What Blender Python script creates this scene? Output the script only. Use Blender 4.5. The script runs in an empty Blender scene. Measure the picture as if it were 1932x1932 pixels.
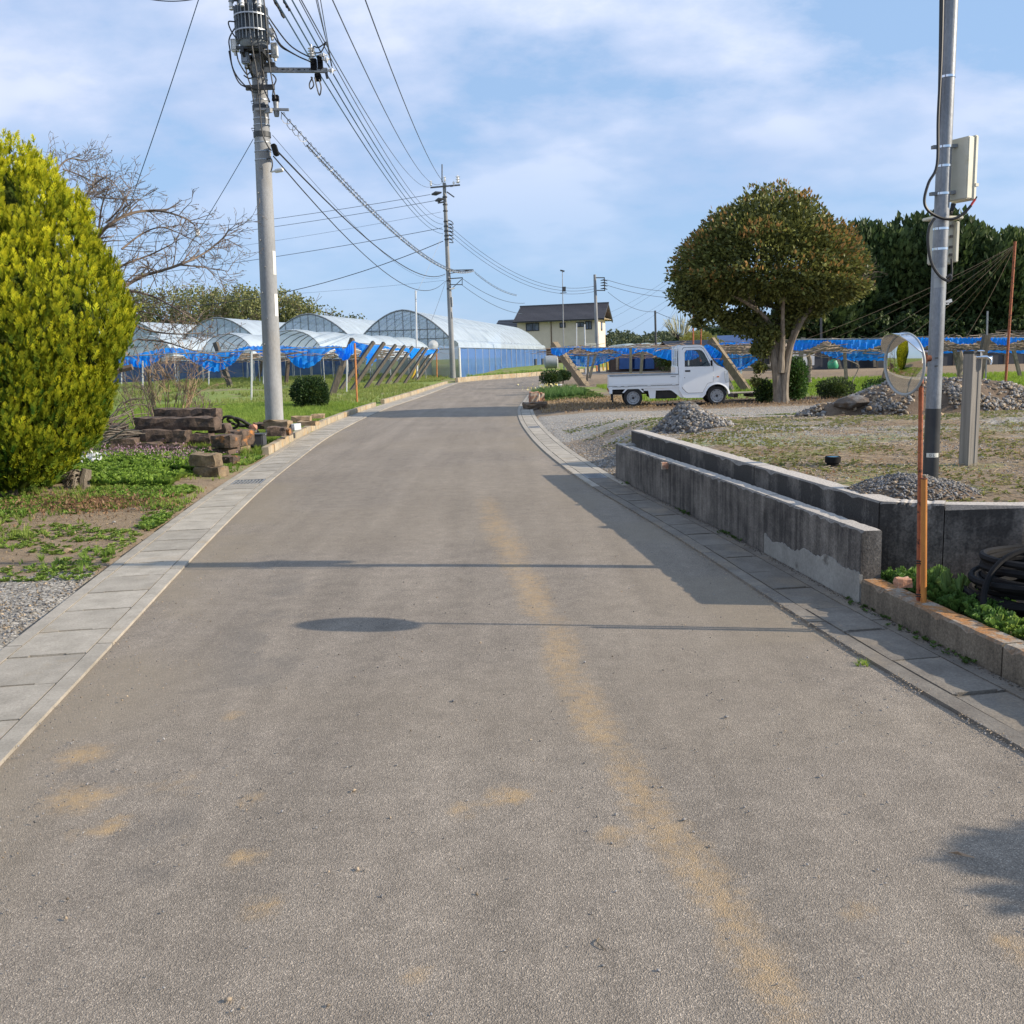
import bpy, bmesh, math, random
import numpy as np
from mathutils import Vector, Matrix
from mathutils.geometry import tessellate_polygon
random.seed(7); rng = np.random.default_rng(7)
S = bpy.context.scene; C = S.collection
R = math.radians
# ---------------- camera ----------------
EYE = 1.58; FOC = 1786.0; PITCH = math.atan((966-674)/FOC); ROLL = 0.0315
cf = Vector((0, math.cos(PITCH), -math.sin(PITCH))); cu = Vector((0, math.sin(PITCH), math.cos(PITCH))); cr = Vector((1, 0, 0))
r2 = math.cos(ROLL)*cr - math.sin(ROLL)*cu; u2 = math.sin(ROLL)*cr + math.cos(ROLL)*cu
cam = bpy.data.cameras.new('camera'); co = bpy.data.objects.new('camera', cam); C.objects.link(co)
co.matrix_world = Matrix(((r2.x, u2.x, -cf.x, 0), (r2.y, u2.y, -cf.y, 0), (r2.z, u2.z, -cf.z, EYE), (0, 0, 0, 1)))
cam.sensor_width = 36; cam.lens = FOC/1932*36; cam.clip_start = 0.05; cam.clip_end = 6000
S.camera = co
S.render.resolution_x = 1024; S.render.resolution_y = 1024
# ---------------- sun, sky, exposure ----------------
SUN_EL = R(25.5); sdx, sdy = 0.985, -0.150      # horizontal direction towards the sun
sun = bpy.data.lights.new('sun', 'SUN'); sun.energy = 4.9; sun.angle = R(0.53); sun.color = (1.0, 0.875, 0.70)
so = bpy.data.objects.new('sun', sun); C.objects.link(so)
tosun = Vector((sdx*math.cos(SUN_EL), sdy*math.cos(SUN_EL), math.sin(SUN_EL)))
so.rotation_euler = (-tosun).to_track_quat('-Z', 'Y').to_euler(); so.location = (30, -5, 20)
W_ = bpy.data.worlds.new('World'); S.world = W_; W_.use_nodes = True
nt = W_.node_tree; nt.nodes.clear()
def N(nt, typ, **kw):
    n = nt.nodes.new(typ)
    for k, v in kw.items():
        if k[0] == '_': n.inputs[k[1:].replace('_', ' ')].default_value = v
        else: setattr(n, k, v)
    return n
def ramp(nt, stops, fac=None):
    n = nt.nodes.new('ShaderNodeValToRGB'); e = n.color_ramp.elements
    while len(e) > 1: e.remove(e[-1])
    e[0].position = stops[0][0]; e[0].color = tuple(stops[0][1])+(1,) if not isinstance(stops[0][1], (int, float)) else (stops[0][1],)*3+(1,)
    for p, c in stops[1:]:
        x = e.new(p); x.color = tuple(c)+(1,) if not isinstance(c, (int, float)) else (c,)*3+(1,)
    if fac is not None: nt.links.new(fac, n.inputs['Fac'])
    return n
L = nt.links.new
sky = N(nt, 'ShaderNodeTexSky', sky_type='NISHITA', sun_disc=False, sun_elevation=SUN_EL, sun_rotation=math.atan2(sdx, sdy), air_density=1.0, dust_density=0.6, ozone_density=3.0)
tc = N(nt, 'ShaderNodeTexCoord'); sep = N(nt, 'ShaderNodeSeparateXYZ'); L(tc.outputs['Generated'], sep.inputs[0])
def mth(op, a, b=None, clamp=False):
    n = N(nt, 'ShaderNodeMath', operation=op); n.use_clamp = clamp
    for i, v in enumerate((a, b)):
        if v is None: continue
        if isinstance(v, (int, float)): n.inputs[i].default_value = v
        else: L(v, n.inputs[i])
    return n.outputs[0]
zc = mth('MAXIMUM', sep.outputs['Z'], 0.0); den = mth('ADD', zc, 0.34)
cx = mth('DIVIDE', sep.outputs['X'], den); cy = mth('DIVIDE', sep.outputs['Y'], den)
cmb = N(nt, 'ShaderNodeCombineXYZ'); L(cx, cmb.inputs[0]); L(cy, cmb.inputs[1]); cmb.inputs[2].default_value = 3.7
mp = N(nt, 'ShaderNodeMapping'); L(cmb.outputs[0], mp.inputs[0]); mp.inputs['Scale'].default_value = (1.0, 1.25, 1); mp.inputs['Location'].default_value = (1.3, 0.4, 0)
n1 = N(nt, 'ShaderNodeTexNoise', _Scale=2.1, _Detail=10.0, _Roughness=0.60, _Distortion=0.05); L(mp.outputs[0], n1.inputs['Vector'])
n2 = N(nt, 'ShaderNodeTexNoise', _Scale=0.95, _Detail=2.0, _Roughness=0.5); L(mp.outputs[0], n2.inputs['Vector'])
s1 = mth('MULTIPLY', n1.outputs['Fac'], 0.62); s2 = mth('MULTIPLY', n2.outputs['Fac'], 0.5); sm = mth('ADD', s1, s2)
east = mth('MULTIPLY', cx, -0.075); sm = mth('ADD', sm, east)
cov = ramp(nt, [(0.515, 0.0), (0.56, 0.42), (0.635, 0.85)], sm)
hz_ = ramp(nt, [(0.02, 0.08), (0.13, 0.35), (0.24, 1.0)], sep.outputs['Z'])
covf = mth('MULTIPLY', cov.outputs[0], hz_.outputs[0])
n3 = N(nt, 'ShaderNodeTexNoise', _Scale=2.1, _Detail=4.0, _Roughness=0.5); L(mp.outputs[0], n3.inputs['Vector'])
ccol = ramp(nt, [(0.38, (5.5, 6.4, 8.8)), (0.58, (8.0, 8.6, 10.4))], n3.outputs['Fac'])
mix = N(nt, 'ShaderNodeMix', data_type='RGBA'); L(covf, mix.inputs['Factor']); L(ccol.outputs[0], mix.inputs[7])
# thin milky veil that whitens the whole sky a little
veil = N(nt, 'ShaderNodeMix', data_type='RGBA'); veil.inputs['Factor'].default_value = 0.68; veil.inputs[7].default_value = (4.3, 6.5, 10.0, 1)
L(sky.outputs[0], veil.inputs[6]); L(veil.outputs[2], mix.inputs[6])
bg = N(nt, 'ShaderNodeBackground', _Strength=0.082); L(mix.outputs[2], bg.inputs['Color'])
wo = N(nt, 'ShaderNodeOutputWorld'); L(bg.outputs[0], wo.inputs['Surface'])
S.view_settings.view_transform = 'Standard'; S.view_settings.look = 'None'; S.view_settings.gamma = 1; S.view_settings.use_curve_mapping = False
S.view_settings.exposure = 0.4
S.render.engine = 'CYCLES'
S.cycles.transparent_max_bounces = 16

# ---------------- measuring helpers: a photograph pixel (1932 frame) to a place in the world ----------------
def ray(x, y): return r2*((x-966)/FOC) + u2*((966-y)/FOC) + cf
def G(x, y, z=0.0):
    d = ray(x, y); t = (z-EYE)/d.z; return Vector((0, 0, EYE)) + d*t
def at(x, y, Y):
    d = ray(x, y); return Vector((0, 0, EYE)) + d*(Y/d.y)
# ---------------- materials ----------------
MATS = {}
def newmat(name):
    m = bpy.data.materials.new(name); m.use_nodes = True; t = m.node_tree; t.nodes.clear()
    o = t.nodes.new('ShaderNodeOutputMaterial'); b = t.nodes.new('ShaderNodeBsdfPrincipled'); t.links.new(b.outputs[0], o.inputs[0])
    MATS[name] = m
    return m, t, b, o
def mat(name, c1, c2=None, scale=4.0, rough=0.8, metal=0.0, bump=0.0, bscale=None, detail=5.0, lo=0.35, hi=0.65, c3=None, s3=1.0, t3=(0.55, 0.7), stretch=None, spec=None, coat=0.0, fine=0.0, rnd=0.12):
    m, t, b, o = newmat(name); Lk = t.links.new
    tcn = t.nodes.new('ShaderNodeTexCoord'); oi = t.nodes.new('ShaderNodeObjectInfo')
    ad = N(t, 'ShaderNodeVectorMath', operation='MULTIPLY_ADD'); Lk(oi.outputs['Random'], ad.inputs[0]); ad.inputs[1].default_value = (37, 51, 23); Lk(tcn.outputs['Object'], ad.inputs[2])
    vec = ad.outputs[0]
    if stretch:
        mpn = t.nodes.new('ShaderNodeMapping'); mpn.inputs['Scale'].default_value = stretch; Lk(vec, mpn.inputs[0]); vec = mpn.outputs[0]
    nz = N(t, 'ShaderNodeTexNoise', _Scale=scale, _Detail=detail, _Roughness=0.6); Lk(vec, nz.inputs['Vector'])
    rp = ramp(t, [(lo, c1), (hi, c2 or tuple(v*0.8 for v in c1))], nz.outputs['Fac']); col = rp.outputs[0]
    if c3:
        nz3 = N(t, 'ShaderNodeTexNoise', _Scale=s3, _Detail=6.0, _Roughness=0.65); Lk(vec, nz3.inputs['Vector'])
        r3 = ramp(t, [(t3[0], 0.0), (t3[1], 1.0)], nz3.outputs['Fac'])
        mx = N(t, 'ShaderNodeMix', data_type='RGBA'); Lk(r3.outputs[0], mx.inputs[0]); Lk(col, mx.inputs[6]); mx.inputs[7].default_value = tuple(c3)+(1,); col = mx.outputs[2]
    if fine:
        nf = N(t, 'ShaderNodeTexNoise', _Scale=scale*14, _Detail=3.0, _Roughness=0.7); Lk(vec, nf.inputs['Vector'])
        rf = ramp(t, [(0.3, 1-fine), (0.7, 1+fine)], nf.outputs['Fac'])
        mf = N(t, 'ShaderNodeMix', data_type='RGBA', blend_type='MULTIPLY'); mf.inputs[0].default_value = 1; Lk(col, mf.inputs[6]); Lk(rf.outputs[0], mf.inputs[7]); col = mf.outputs[2]
    if rnd:
        hs = t.nodes.new('ShaderNodeHueSaturation'); mr = N(t, 'ShaderNodeMapRange'); Lk(oi.outputs['Random'], mr.inputs[0]); mr.inputs[3].default_value = 1-rnd; mr.inputs[4].default_value = 1+rnd
        Lk(mr.outputs[0], hs.inputs['Value']); Lk(col, hs.inputs['Color']); col = hs.outputs[0]
    Lk(col, b.inputs['Base Color'])
    b.inputs['Roughness'].default_value = rough; b.inputs['Metallic'].default_value = metal
    if spec is not None: b.inputs['Specular IOR Level'].default_value = spec
    if coat: b.inputs['Coat Weight'].default_value = coat; b.inputs['Coat Roughness'].default_value = 0.08
    if bump:
        nb = N(t, 'ShaderNodeTexNoise', _Scale=bscale or scale*5, _Detail=5.0, _Roughness=0.65); Lk(vec, nb.inputs['Vector'])
        bn = N(t, 'ShaderNodeBump', _Strength=min(1.0, bump), _Distance=0.01 if bump <= 1 else 0.01*bump); Lk(nb.outputs['Fac'], bn.inputs['Height']); Lk(bn.outputs[0], b.inputs['Normal'])
    return m
def leafmat(name, transl=0.35, rough=0.55, tint=(1, 1, 1), spec=0.3):
    m, t, b, o = newmat(name); Lk = t.links.new
    a = N(t, 'ShaderNodeAttribute', attribute_name='Col')
    mu = N(t, 'ShaderNodeMix', data_type='RGBA', blend_type='MULTIPLY'); mu.inputs[0].default_value = 1; Lk(a.outputs['Color'], mu.inputs[6]); mu.inputs[7].default_value = tuple(tint)+(1,)
    Lk(mu.outputs[2], b.inputs['Base Color']); b.inputs['Roughness'].default_value = rough; b.inputs['Specular IOR Level'].default_value = spec
    tr = t.nodes.new('ShaderNodeBsdfTranslucent'); Lk(mu.outputs[2], tr.inputs['Color'])
    ms = t.nodes.new('ShaderNodeMixShader'); ms.inputs[0].default_value = transl; Lk(b.outputs[0], ms.inputs[1]); Lk(tr.outputs[0], ms.inputs[2]); Lk(ms.outputs[0], o.inputs[0])
    return m
def film(name, col, alpha, transl=0.4, rough=0.3, gloss=0.12, weave=0):
    m, t, b, o = newmat(name); Lk = t.links.new
    b.inputs['Base Color'].default_value = tuple(col)+(1,); b.inputs['Roughness'].default_value = rough
    b.inputs['Specular IOR Level'].default_value = 0.5
    tr = t.nodes.new('ShaderNodeBsdfTranslucent'); tr.inputs[0].default_value = tuple(col)+(1,)
    ms = t.nodes.new('ShaderNodeMixShader'); ms.inputs[0].default_value = transl; Lk(b.outputs[0], ms.inputs[1]); Lk(tr.outputs[0], ms.inputs[2])
    tp = t.nodes.new('ShaderNodeBsdfTransparent'); tp.inputs[0].default_value = tuple(0.5+0.5*v for v in col)+(1,)
    m2 = t.nodes.new('ShaderNodeMixShader'); Lk(tp.outputs[0], m2.inputs[1]); Lk(ms.outputs[0], m2.inputs[2])
    tcn = t.nodes.new('ShaderNodeTexCoord'); nz = N(t, 'ShaderNodeTexNoise', _Scale=0.9, _Detail=5.0); Lk(tcn.outputs['Object'], nz.inputs['Vector'])
    rp = ramp(t, [(0.3, max(0, alpha-0.12)), (0.7, min(1, alpha+0.12))], nz.outputs['Fac']); Lk(rp.outputs[0], m2.inputs[0])
    Lk(m2.outputs[0], o.inputs[0])
    return m
M = MATS
mat('concrete', (0.36, 0.335, 0.29), (0.27, 0.25, 0.215), 3, 0.9, bump=0.35, bscale=60, c3=(0.33, 0.25, 0.15), s3=1.2, t3=(0.55, 0.75), fine=0.14)
mat('lid_dirt_shade', (0.20, 0.178, 0.148), (0.135, 0.118, 0.098), 5, 0.92, bump=0.4, bscale=90, c3=(0.25, 0.20, 0.14), s3=2.0, t3=(0.5, 0.75), fine=0.22)  # dirt and the wall's shadow together darken this lid colour
mat('lid_concrete', (0.40, 0.36, 0.30), (0.30, 0.27, 0.222), 5, 0.9, bump=0.3, bscale=90, c3=(0.35, 0.28, 0.19), s3=2.0, t3=(0.58, 0.78), fine=0.16)
mat('kerb_concrete', (0.40, 0.345, 0.25), (0.30, 0.25, 0.18), 4, 0.9, bump=0.4, bscale=60, c3=(0.42, 0.24, 0.08), s3=2.5, t3=(0.52, 0.72), fine=0.15)
mat('mortar', (0.34, 0.33, 0.30), (0.24, 0.232, 0.21), 3, 0.9, bump=0.3, bscale=60, fine=0.15, c3=(0.14, 0.13, 0.115), s3=7, t3=(0.58, 0.7))
mat('galv_pole', (0.24, 0.255, 0.275), (0.17, 0.18, 0.195), 7, 0.46, 0.45, bump=0.15, bscale=60, fine=0.15, stretch=(1, 1, .4), c3=(0.33, 0.34, 0.35), s3=3)
mat('galv', (0.42, 0.44, 0.46), (0.30, 0.315, 0.33), 9, 0.42, 0.75, bump=0.1, bscale=60, fine=0.1)
mat('galv_dull', (0.30, 0.31, 0.32), (0.20, 0.21, 0.22), 9, 0.55, 0.4, bump=0.1, bscale=60, fine=0.1)
mat('dark_tub', (0.055, 0.06, 0.07), (0.04, 0.043, 0.05), 4, 0.6)
mat('steel_dark', (0.075, 0.08, 0.085), (0.05, 0.052, 0.055), 9, 0.55, 0.3)
mat('black_plastic', (0.008, 0.008, 0.009), (0.013, 0.013, 0.014), 6, 0.7, spec=0.15, bump=0.2, bscale=40)
mat('black_rubber', (0.018, 0.018, 0.018), (0.03, 0.029, 0.027), 8, 0.75, bump=0.4)
mat('cable', (0.012, 0.013, 0.015), (0.024, 0.025, 0.027), 4, 0.5)
mat('wire', (0.05, 0.065, 0.09), (0.075, 0.09, 0.12), 2, 0.55, rnd=0)
mat('wire_blue', (0.045, 0.10, 0.17), (0.06, 0.13, 0.21), 2, 0.5, rnd=0)
mat('porcelain', (0.78, 0.79, 0.80), (0.66, 0.67, 0.68), 3, 0.2, coat=0.5)
mat('transformer_paint', (0.24, 0.27, 0.30), (0.19, 0.215, 0.24), 3, 0.45, 0.1, bump=0.1)
mat('pole_concrete', (0.29, 0.297, 0.305), (0.215, 0.222, 0.23), 2.5, 0.85, bump=0.25, bscale=50, stretch=(1, 1, 0.35), c3=(0.25, 0.235, 0.21), s3=1.6, fine=0.12)
mat('white_plastic', (0.78, 0.78, 0.76), (0.66, 0.66, 0.63), 3, 0.4)
mat('cream_plastic', (0.62, 0.60, 0.50), (0.52, 0.50, 0.40), 5, 0.45, c3=(0.42, 0.36, 0.22), s3=6, t3=(0.6, 0.8))
mat('black_coat', (0.035, 0.037, 0.04), (0.055, 0.058, 0.06), 8, 0.42, 0.2)
mat('rust_post', (0.42, 0.13, 0.055), (0.30, 0.085, 0.035), 22, 0.75, bump=0.4, bscale=90, c3=(0.045, 0.022, 0.016), s3=17, t3=(0.56, 0.62))
mat('rust', (0.22, 0.075, 0.035), (0.12, 0.045, 0.025), 18, 0.85, 0.1, bump=0.4)
mat('orange_post', (0.50, 0.20, 0.04), (0.36, 0.13, 0.03), 18, 0.5, c3=(0.10, 0.04, 0.02), s3=20, t3=(0.62, 0.68), stretch=(1, 1, 0.3))
mat('orange_pipe', (0.55, 0.22, 0.06), (0.40, 0.15, 0.05), 8, 0.6)
mat('yellow_pipe', (0.62, 0.42, 0.03), (0.5, 0.32, 0.03), 8, 0.6)
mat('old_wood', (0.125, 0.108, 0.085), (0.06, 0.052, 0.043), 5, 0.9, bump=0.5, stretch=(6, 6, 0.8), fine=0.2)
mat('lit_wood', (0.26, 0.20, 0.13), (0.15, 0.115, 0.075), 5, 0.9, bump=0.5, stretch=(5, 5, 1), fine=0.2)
mat('conc_post', (0.21, 0.195, 0.16), (0.12, 0.108, 0.088), 5, 0.9, bump=0.4, stretch=(1, 1, .5), fine=0.15)
mat('bark', (0.30, 0.255, 0.20), (0.16, 0.13, 0.10), 5, 0.9, bump=1.0, bscale=30, stretch=(3, 3, 0.7), fine=0.2)
mat('bark_dark', (0.11, 0.085, 0.065), (0.06, 0.047, 0.036), 5, 0.9, bump=0.8, bscale=30, stretch=(3, 3, 0.7))
mat('twig', (0.20, 0.155, 0.12), (0.12, 0.09, 0.07), 3, 0.85, rnd=0)
mat('twig_pale', (0.36, 0.25, 0.16), (0.24, 0.16, 0.10), 3, 0.85, rnd=0)
mat('vine', (0.30, 0.235, 0.18), (0.15, 0.11, 0.08), 2, 0.85, rnd=0)
mat('oya_stone', (0.155, 0.108, 0.080), (0.045, 0.033, 0.027), 6, 0.95, bump=2.0, bscale=16, detail=8, c3=(0.16, 0.115, 0.085), s3=5, t3=(0.55, 0.75), fine=0.3)
mat('oya_stone_light', (0.30, 0.225, 0.14), (0.12, 0.09, 0.06), 6, 0.95, bump=2.0, bscale=16, detail=8, c3=(0.36, 0.19, 0.07), s3=4, t3=(0.6, 0.75), fine=0.3)
mat('oya_orange', (0.13, 0.09, 0.065), (0.045, 0.035, 0.028), 6, 0.95, bump=2.0, bscale=16, detail=8, c3=(0.36, 0.15, 0.04), s3=5, t3=(0.54, 0.66), fine=0.3)
mat('rock', (0.25, 0.235, 0.215), (0.13, 0.125, 0.12), 8, 0.9, bump=0.6, fine=0.2, rnd=0.3)
mat('rock_tan', (0.36, 0.26, 0.16), (0.24, 0.17, 0.10), 8, 0.9, bump=0.6, fine=0.2, rnd=0.2)
mat('terracotta', (0.52, 0.25, 0.17), (0.42, 0.19, 0.12), 6, 0.8, bump=0.3)
mat('brick_block', (0.40, 0.20, 0.12), (0.28, 0.15, 0.10), 9, 0.9, bump=0.5, c3=(0.40, 0.34, 0.27), s3=5, t3=(0.5, 0.6))
mat('soil', (0.17, 0.12, 0.08), (0.10, 0.07, 0.047), 5, 0.95, bump=1.5, bscale=25, fine=0.3)
mat('truck_paint', (0.90, 0.92, 0.93), (0.86, 0.88, 0.90), 1.5, 0.3, coat=0.6, rnd=0)
mat('truck_grey', (0.5, 0.52, 0.53), (0.42, 0.44, 0.45), 4, 0.5, rnd=0)
mat('under', (0.02, 0.02, 0.02), (0.035, 0.032, 0.03), 6, 0.8)
mat('wheel_steel', (0.40, 0.41, 0.42), (0.30, 0.31, 0.32), 8, 0.5, 0.1)
mat('seat', (0.06, 0.06, 0.065), (0.04, 0.04, 0.045), 6, 0.8)
mat('amber', (0.75, 0.25, 0.05), (0.7, 0.22, 0.05), 3, 0.3)
mat('lamp_clear', (0.78, 0.80, 0.80), (0.62, 0.64, 0.64), 20, 0.12, coat=0.8)
mat('house_wall', (0.78, 0.64, 0.53), (0.70, 0.57, 0.47), 1.5, 0.85, fine=0.08)
mat('house_base', (0.17, 0.085, 0.06), (0.11, 0.06, 0.045), 2, 0.85, fine=0.2)
mat('roof_tile', (0.075, 0.068, 0.072), (0.05, 0.046, 0.05), 6, 0.5, bump=0.3, fine=0.2)
mat('dark_trim', (0.025, 0.022, 0.022), (0.035, 0.03, 0.03), 3, 0.5)
mat('curtain', (0.22, 0.24, 0.33), (0.10, 0.11, 0.16), 3, 0.7)
mat('shed_white', (0.62, 0.65, 0.68), (0.5, 0.53, 0.56), 1, 0.6)
mat('shed_dark', (0.055, 0.06, 0.07), (0.035, 0.04, 0.05), 0.8, 0.7)
mat('shed_brown', (0.14, 0.09, 0.065), (0.09, 0.06, 0.045), 1.2, 0.8)
mat('tank_grey', (0.36, 0.385, 0.395), (0.28, 0.30, 0.31), 2, 0.5, 0.1)
mat('green_plastic', (0.03, 0.30, 0.16), (0.03, 0.24, 0.13), 2, 0.5)
mat('pipe_white', (0.66, 0.68, 0.70), (0.54, 0.56, 0.58), 3, 0.4, 0.3)
mat('post_grey', (0.30, 0.275, 0.245), (0.20, 0.185, 0.165), 6, 0.6, stretch=(9, 9, 0.25), bump=0.3, bscale=40)
mat('pallet_wood', (0.42, 0.36, 0.29), (0.30, 0.26, 0.2), 4, 0.85, bump=0.3)
mat('blue_lid', (0.20, 0.45, 0.58), (0.16, 0.38, 0.5), 5, 0.5)
mat('blue_sheet', (0.03, 0.09, 0.30), (0.02, 0.06, 0.20), 1.5, 0.55)
mat('tape', (0.66, 0.65, 0.58), (0.58, 0.57, 0.5), 8, 0.5)
mat('ink', (0.12, 0.11, 0.10), (0.1, 0.1, 0.1), 3, 0.6)
mat('red_mark', (0.6, 0.04, 0.03), (0.5, 0.04, 0.03), 3, 0.5)
mat('pallet_dark', (0.07, 0.05, 0.045), (0.05, 0.04, 0.035), 4, 0.85)
leafmat('leaf'); leafmat('leaf_glossy', 0.25, 0.5, spec=0.3); leafmat('leaf_dark', 0.25, 0.6); leafmat('grass_blades', 0.45, 0.6); leafmat('thuja_leaf', 0.25, 0.7, spec=0.12)
leafmat('stone_chips', 0.0, 0.85, spec=0.3)
film('film_roof', (0.70, 0.79, 0.88), 0.78, 0.35, 0.3); film('film_gable', (0.62, 0.70, 0.78), 0.55, 0.3, 0.35); film('film_side', (0.52, 0.50, 0.46), 0.55, 0.3, 0.5)
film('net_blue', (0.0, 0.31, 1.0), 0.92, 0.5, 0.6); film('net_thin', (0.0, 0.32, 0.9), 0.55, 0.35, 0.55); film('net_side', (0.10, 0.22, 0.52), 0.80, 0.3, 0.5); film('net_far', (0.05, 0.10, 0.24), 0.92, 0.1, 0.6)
def glass(name, tintc=(0.02, 0.03, 0.03), a=0.35):
    m, t, b, o = newmat(name); Lk = t.links.new
    g = t.nodes.new('ShaderNodeBsdfGlossy'); g.inputs['Roughness'].default_value = 0.03; tp = t.nodes.new('ShaderNodeBsdfTransparent'); tp.inputs[0].default_value = (0.75, 0.8, 0.8, 1)
    fr = t.nodes.new('ShaderNodeFresnel'); fr.inputs[0].default_value = 1.5
    ms = t.nodes.new('ShaderNodeMixShader'); Lk(fr.outputs[0], ms.inputs[0]); Lk(tp.outputs[0], ms.inputs[1]); Lk(g.outputs[0], ms.inputs[2]); Lk(ms.outputs[0], o.inputs[0])
glass('truck_glass')
m, t, b, o = newmat('window_glass'); b.inputs['Base Color'].default_value = (0.03, 0.035, 0.05, 1); b.inputs['Roughness'].default_value = 0.08; b.inputs['Coat Weight'].default_value = 0.6
m, t, b, o = newmat('mirror'); b.inputs['Base Color'].default_value = (0.70, 0.68, 0.62, 1); b.inputs['Metallic'].default_value = 1; b.inputs['Roughness'].default_value = 0.03
m, t, b, o = newmat('chrome'); b.inputs['Base Color'].default_value = (0.75, 0.76, 0.78, 1); b.inputs['Metallic'].default_value = 1; b.inputs['Roughness'].default_value = 0.18
# stained old concrete: dark vertical soot streaks running down from the top
def stained(name, dark, light, sx=14, lo=0.42, hi=0.62):
    m, t, b, o = newmat(name); Lk = t.links.new
    tcn = t.nodes.new('ShaderNodeTexCoord'); mpn = t.nodes.new('ShaderNodeMapping'); mpn.inputs['Scale'].default_value = (sx, sx, 0.55); Lk(tcn.outputs['Object'], mpn.inputs[0])
    nz = N(t, 'ShaderNodeTexNoise', _Scale=1.0, _Detail=6.0, _Roughness=0.65); Lk(mpn.outputs[0], nz.inputs['Vector'])
    nb = N(t, 'ShaderNodeTexNoise', _Scale=2.2, _Detail=7.0, _Roughness=0.7); Lk(tcn.outputs['Object'], nb.inputs['Vector'])
    av = N(t, 'ShaderNodeMath', operation='MULTIPLY_ADD'); Lk(nz.outputs['Fac'], av.inputs[0]); av.inputs[1].default_value = 0.42; 
    ml = N(t, 'ShaderNodeMath', operation='MULTIPLY'); Lk(nb.outputs['Fac'], ml.inputs[0]); ml.inputs[1].default_value = 0.58; Lk(ml.outputs[0], av.inputs[2])
    rp = ramp(t, [(lo, dark), (hi, light)], av.outputs[0])
    nf = N(t, 'ShaderNodeTexNoise', _Scale=70.0, _Detail=3.0, _Roughness=0.7); Lk(tcn.outputs['Object'], nf.inputs['Vector']); rf = ramp(t, [(0.3, 0.65), (0.7, 1.35)], nf.outputs['Fac'])
    # upward faces painted paler for the sunlight on the wall tops
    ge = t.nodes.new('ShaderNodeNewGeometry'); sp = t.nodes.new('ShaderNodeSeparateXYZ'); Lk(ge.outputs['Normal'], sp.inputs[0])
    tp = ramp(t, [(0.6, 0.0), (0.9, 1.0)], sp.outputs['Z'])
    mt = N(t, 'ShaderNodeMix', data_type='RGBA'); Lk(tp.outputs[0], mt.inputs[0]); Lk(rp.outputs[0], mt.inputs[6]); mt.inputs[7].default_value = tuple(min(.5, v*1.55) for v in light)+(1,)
    mf = N(t, 'ShaderNodeMix', data_type='RGBA', blend_type='MULTIPLY'); mf.inputs[0].default_value = 1; Lk(mt.outputs[2], mf.inputs[6]); Lk(rf.outputs[0], mf.inputs[7]); Lk(mf.outputs[2], b.inputs['Base Color'])
    b.inputs['Roughness'].default_value = 0.92
    bn = N(t, 'ShaderNodeBump', _Strength=0.6, _Distance=0.006); Lk(nf.outputs['Fac'], bn.inputs['Height']); Lk(bn.outputs[0], b.inputs['Normal'])
    return m, t, b, mt
stained('wall_front', (0.045, 0.040, 0.036), (0.26, 0.235, 0.205), 13, 0.43, 0.70)
stained('wall_back', (0.045, 0.041, 0.037), (0.30, 0.27, 0.235), 5, 0.50, 0.72)
m, t, b, mt = stained('curb_lichen', (0.075, 0.06, 0.042), (0.23, 0.19, 0.14), 12, 0.38, 0.66)
nl = N(t, 'ShaderNodeTexNoise', _Scale=9.0, _Detail=6.0, _Roughness=0.7); tcl = t.nodes.new('ShaderNodeTexCoord'); t.links.new(tcl.outputs['Object'], nl.inputs['Vector'])
rl = ramp(t, [(0.34, (0.40, 0.165, 0.04)), (0.47, (0.29, 0.145, 0.055)), (0.58, (0.30, 0.26, 0.21))], nl.outputs['Fac']); t.links.new(rl.outputs[0], mt.inputs[7])
# ---------------- mesh helpers ----------------
WL = {}
def tag(o, label=None, cat=None, group=None, kind=None):
    if label: o['label'] = label
    if cat: o['category'] = cat
    if group: o['group'] = group
    if kind: o['kind'] = kind
    return o
def thing(name, label, cat, loc=(0, 0, 0), group=None, kind=None):
    o = bpy.data.objects.new(name, None); C.objects.link(o); o.location = loc; o.empty_display_size = 0.2
    WL[o.name] = Vector(loc); tag(o, label, cat, group, kind); return o
def struct(name, loc=(0, 0, 0)):
    o = bpy.data.objects.new(name, None); C.objects.link(o); o.location = loc; o['kind'] = 'structure'; WL[o.name] = Vector(loc); return o
def vn(x, y, sc, seed=0):
    x = np.asarray(x, float)*sc+seed*17.3; y = np.asarray(y, float)*sc+seed*9.1
    xi = np.floor(x).astype(np.int64); yi = np.floor(y).astype(np.int64); xf = x-xi; yf = y-yi
    def h(a, b):
        n = (a*374761393+b*668265263+seed*1442695) & 0xffffffff; n = ((n ^ (n >> 13))*1274126177) & 0xffffffff
        return ((n ^ (n >> 16)) & 0xffff)/65535.0
    u = xf*xf*(3-2*xf); v = yf*yf*(3-2*yf)
    return (h(xi, yi)*(1-u)+h(xi+1, yi)*u)*(1-v)+(h(xi, yi+1)*(1-u)+h(xi+1, yi+1)*u)*v
def fbm(x, y, sc, seed=0, o=3):
    s = 0; a = 0.5; tt = 0
    for i in range(o): s = s+a*vn(x, y, sc*2**i, seed+i); tt += a; a *= 0.5
    return s/tt
def sst(a, b, x):
    t = np.clip((np.asarray(x, float)-a)/(b-a), 0, 1); return t*t*(3-2*t)
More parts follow.
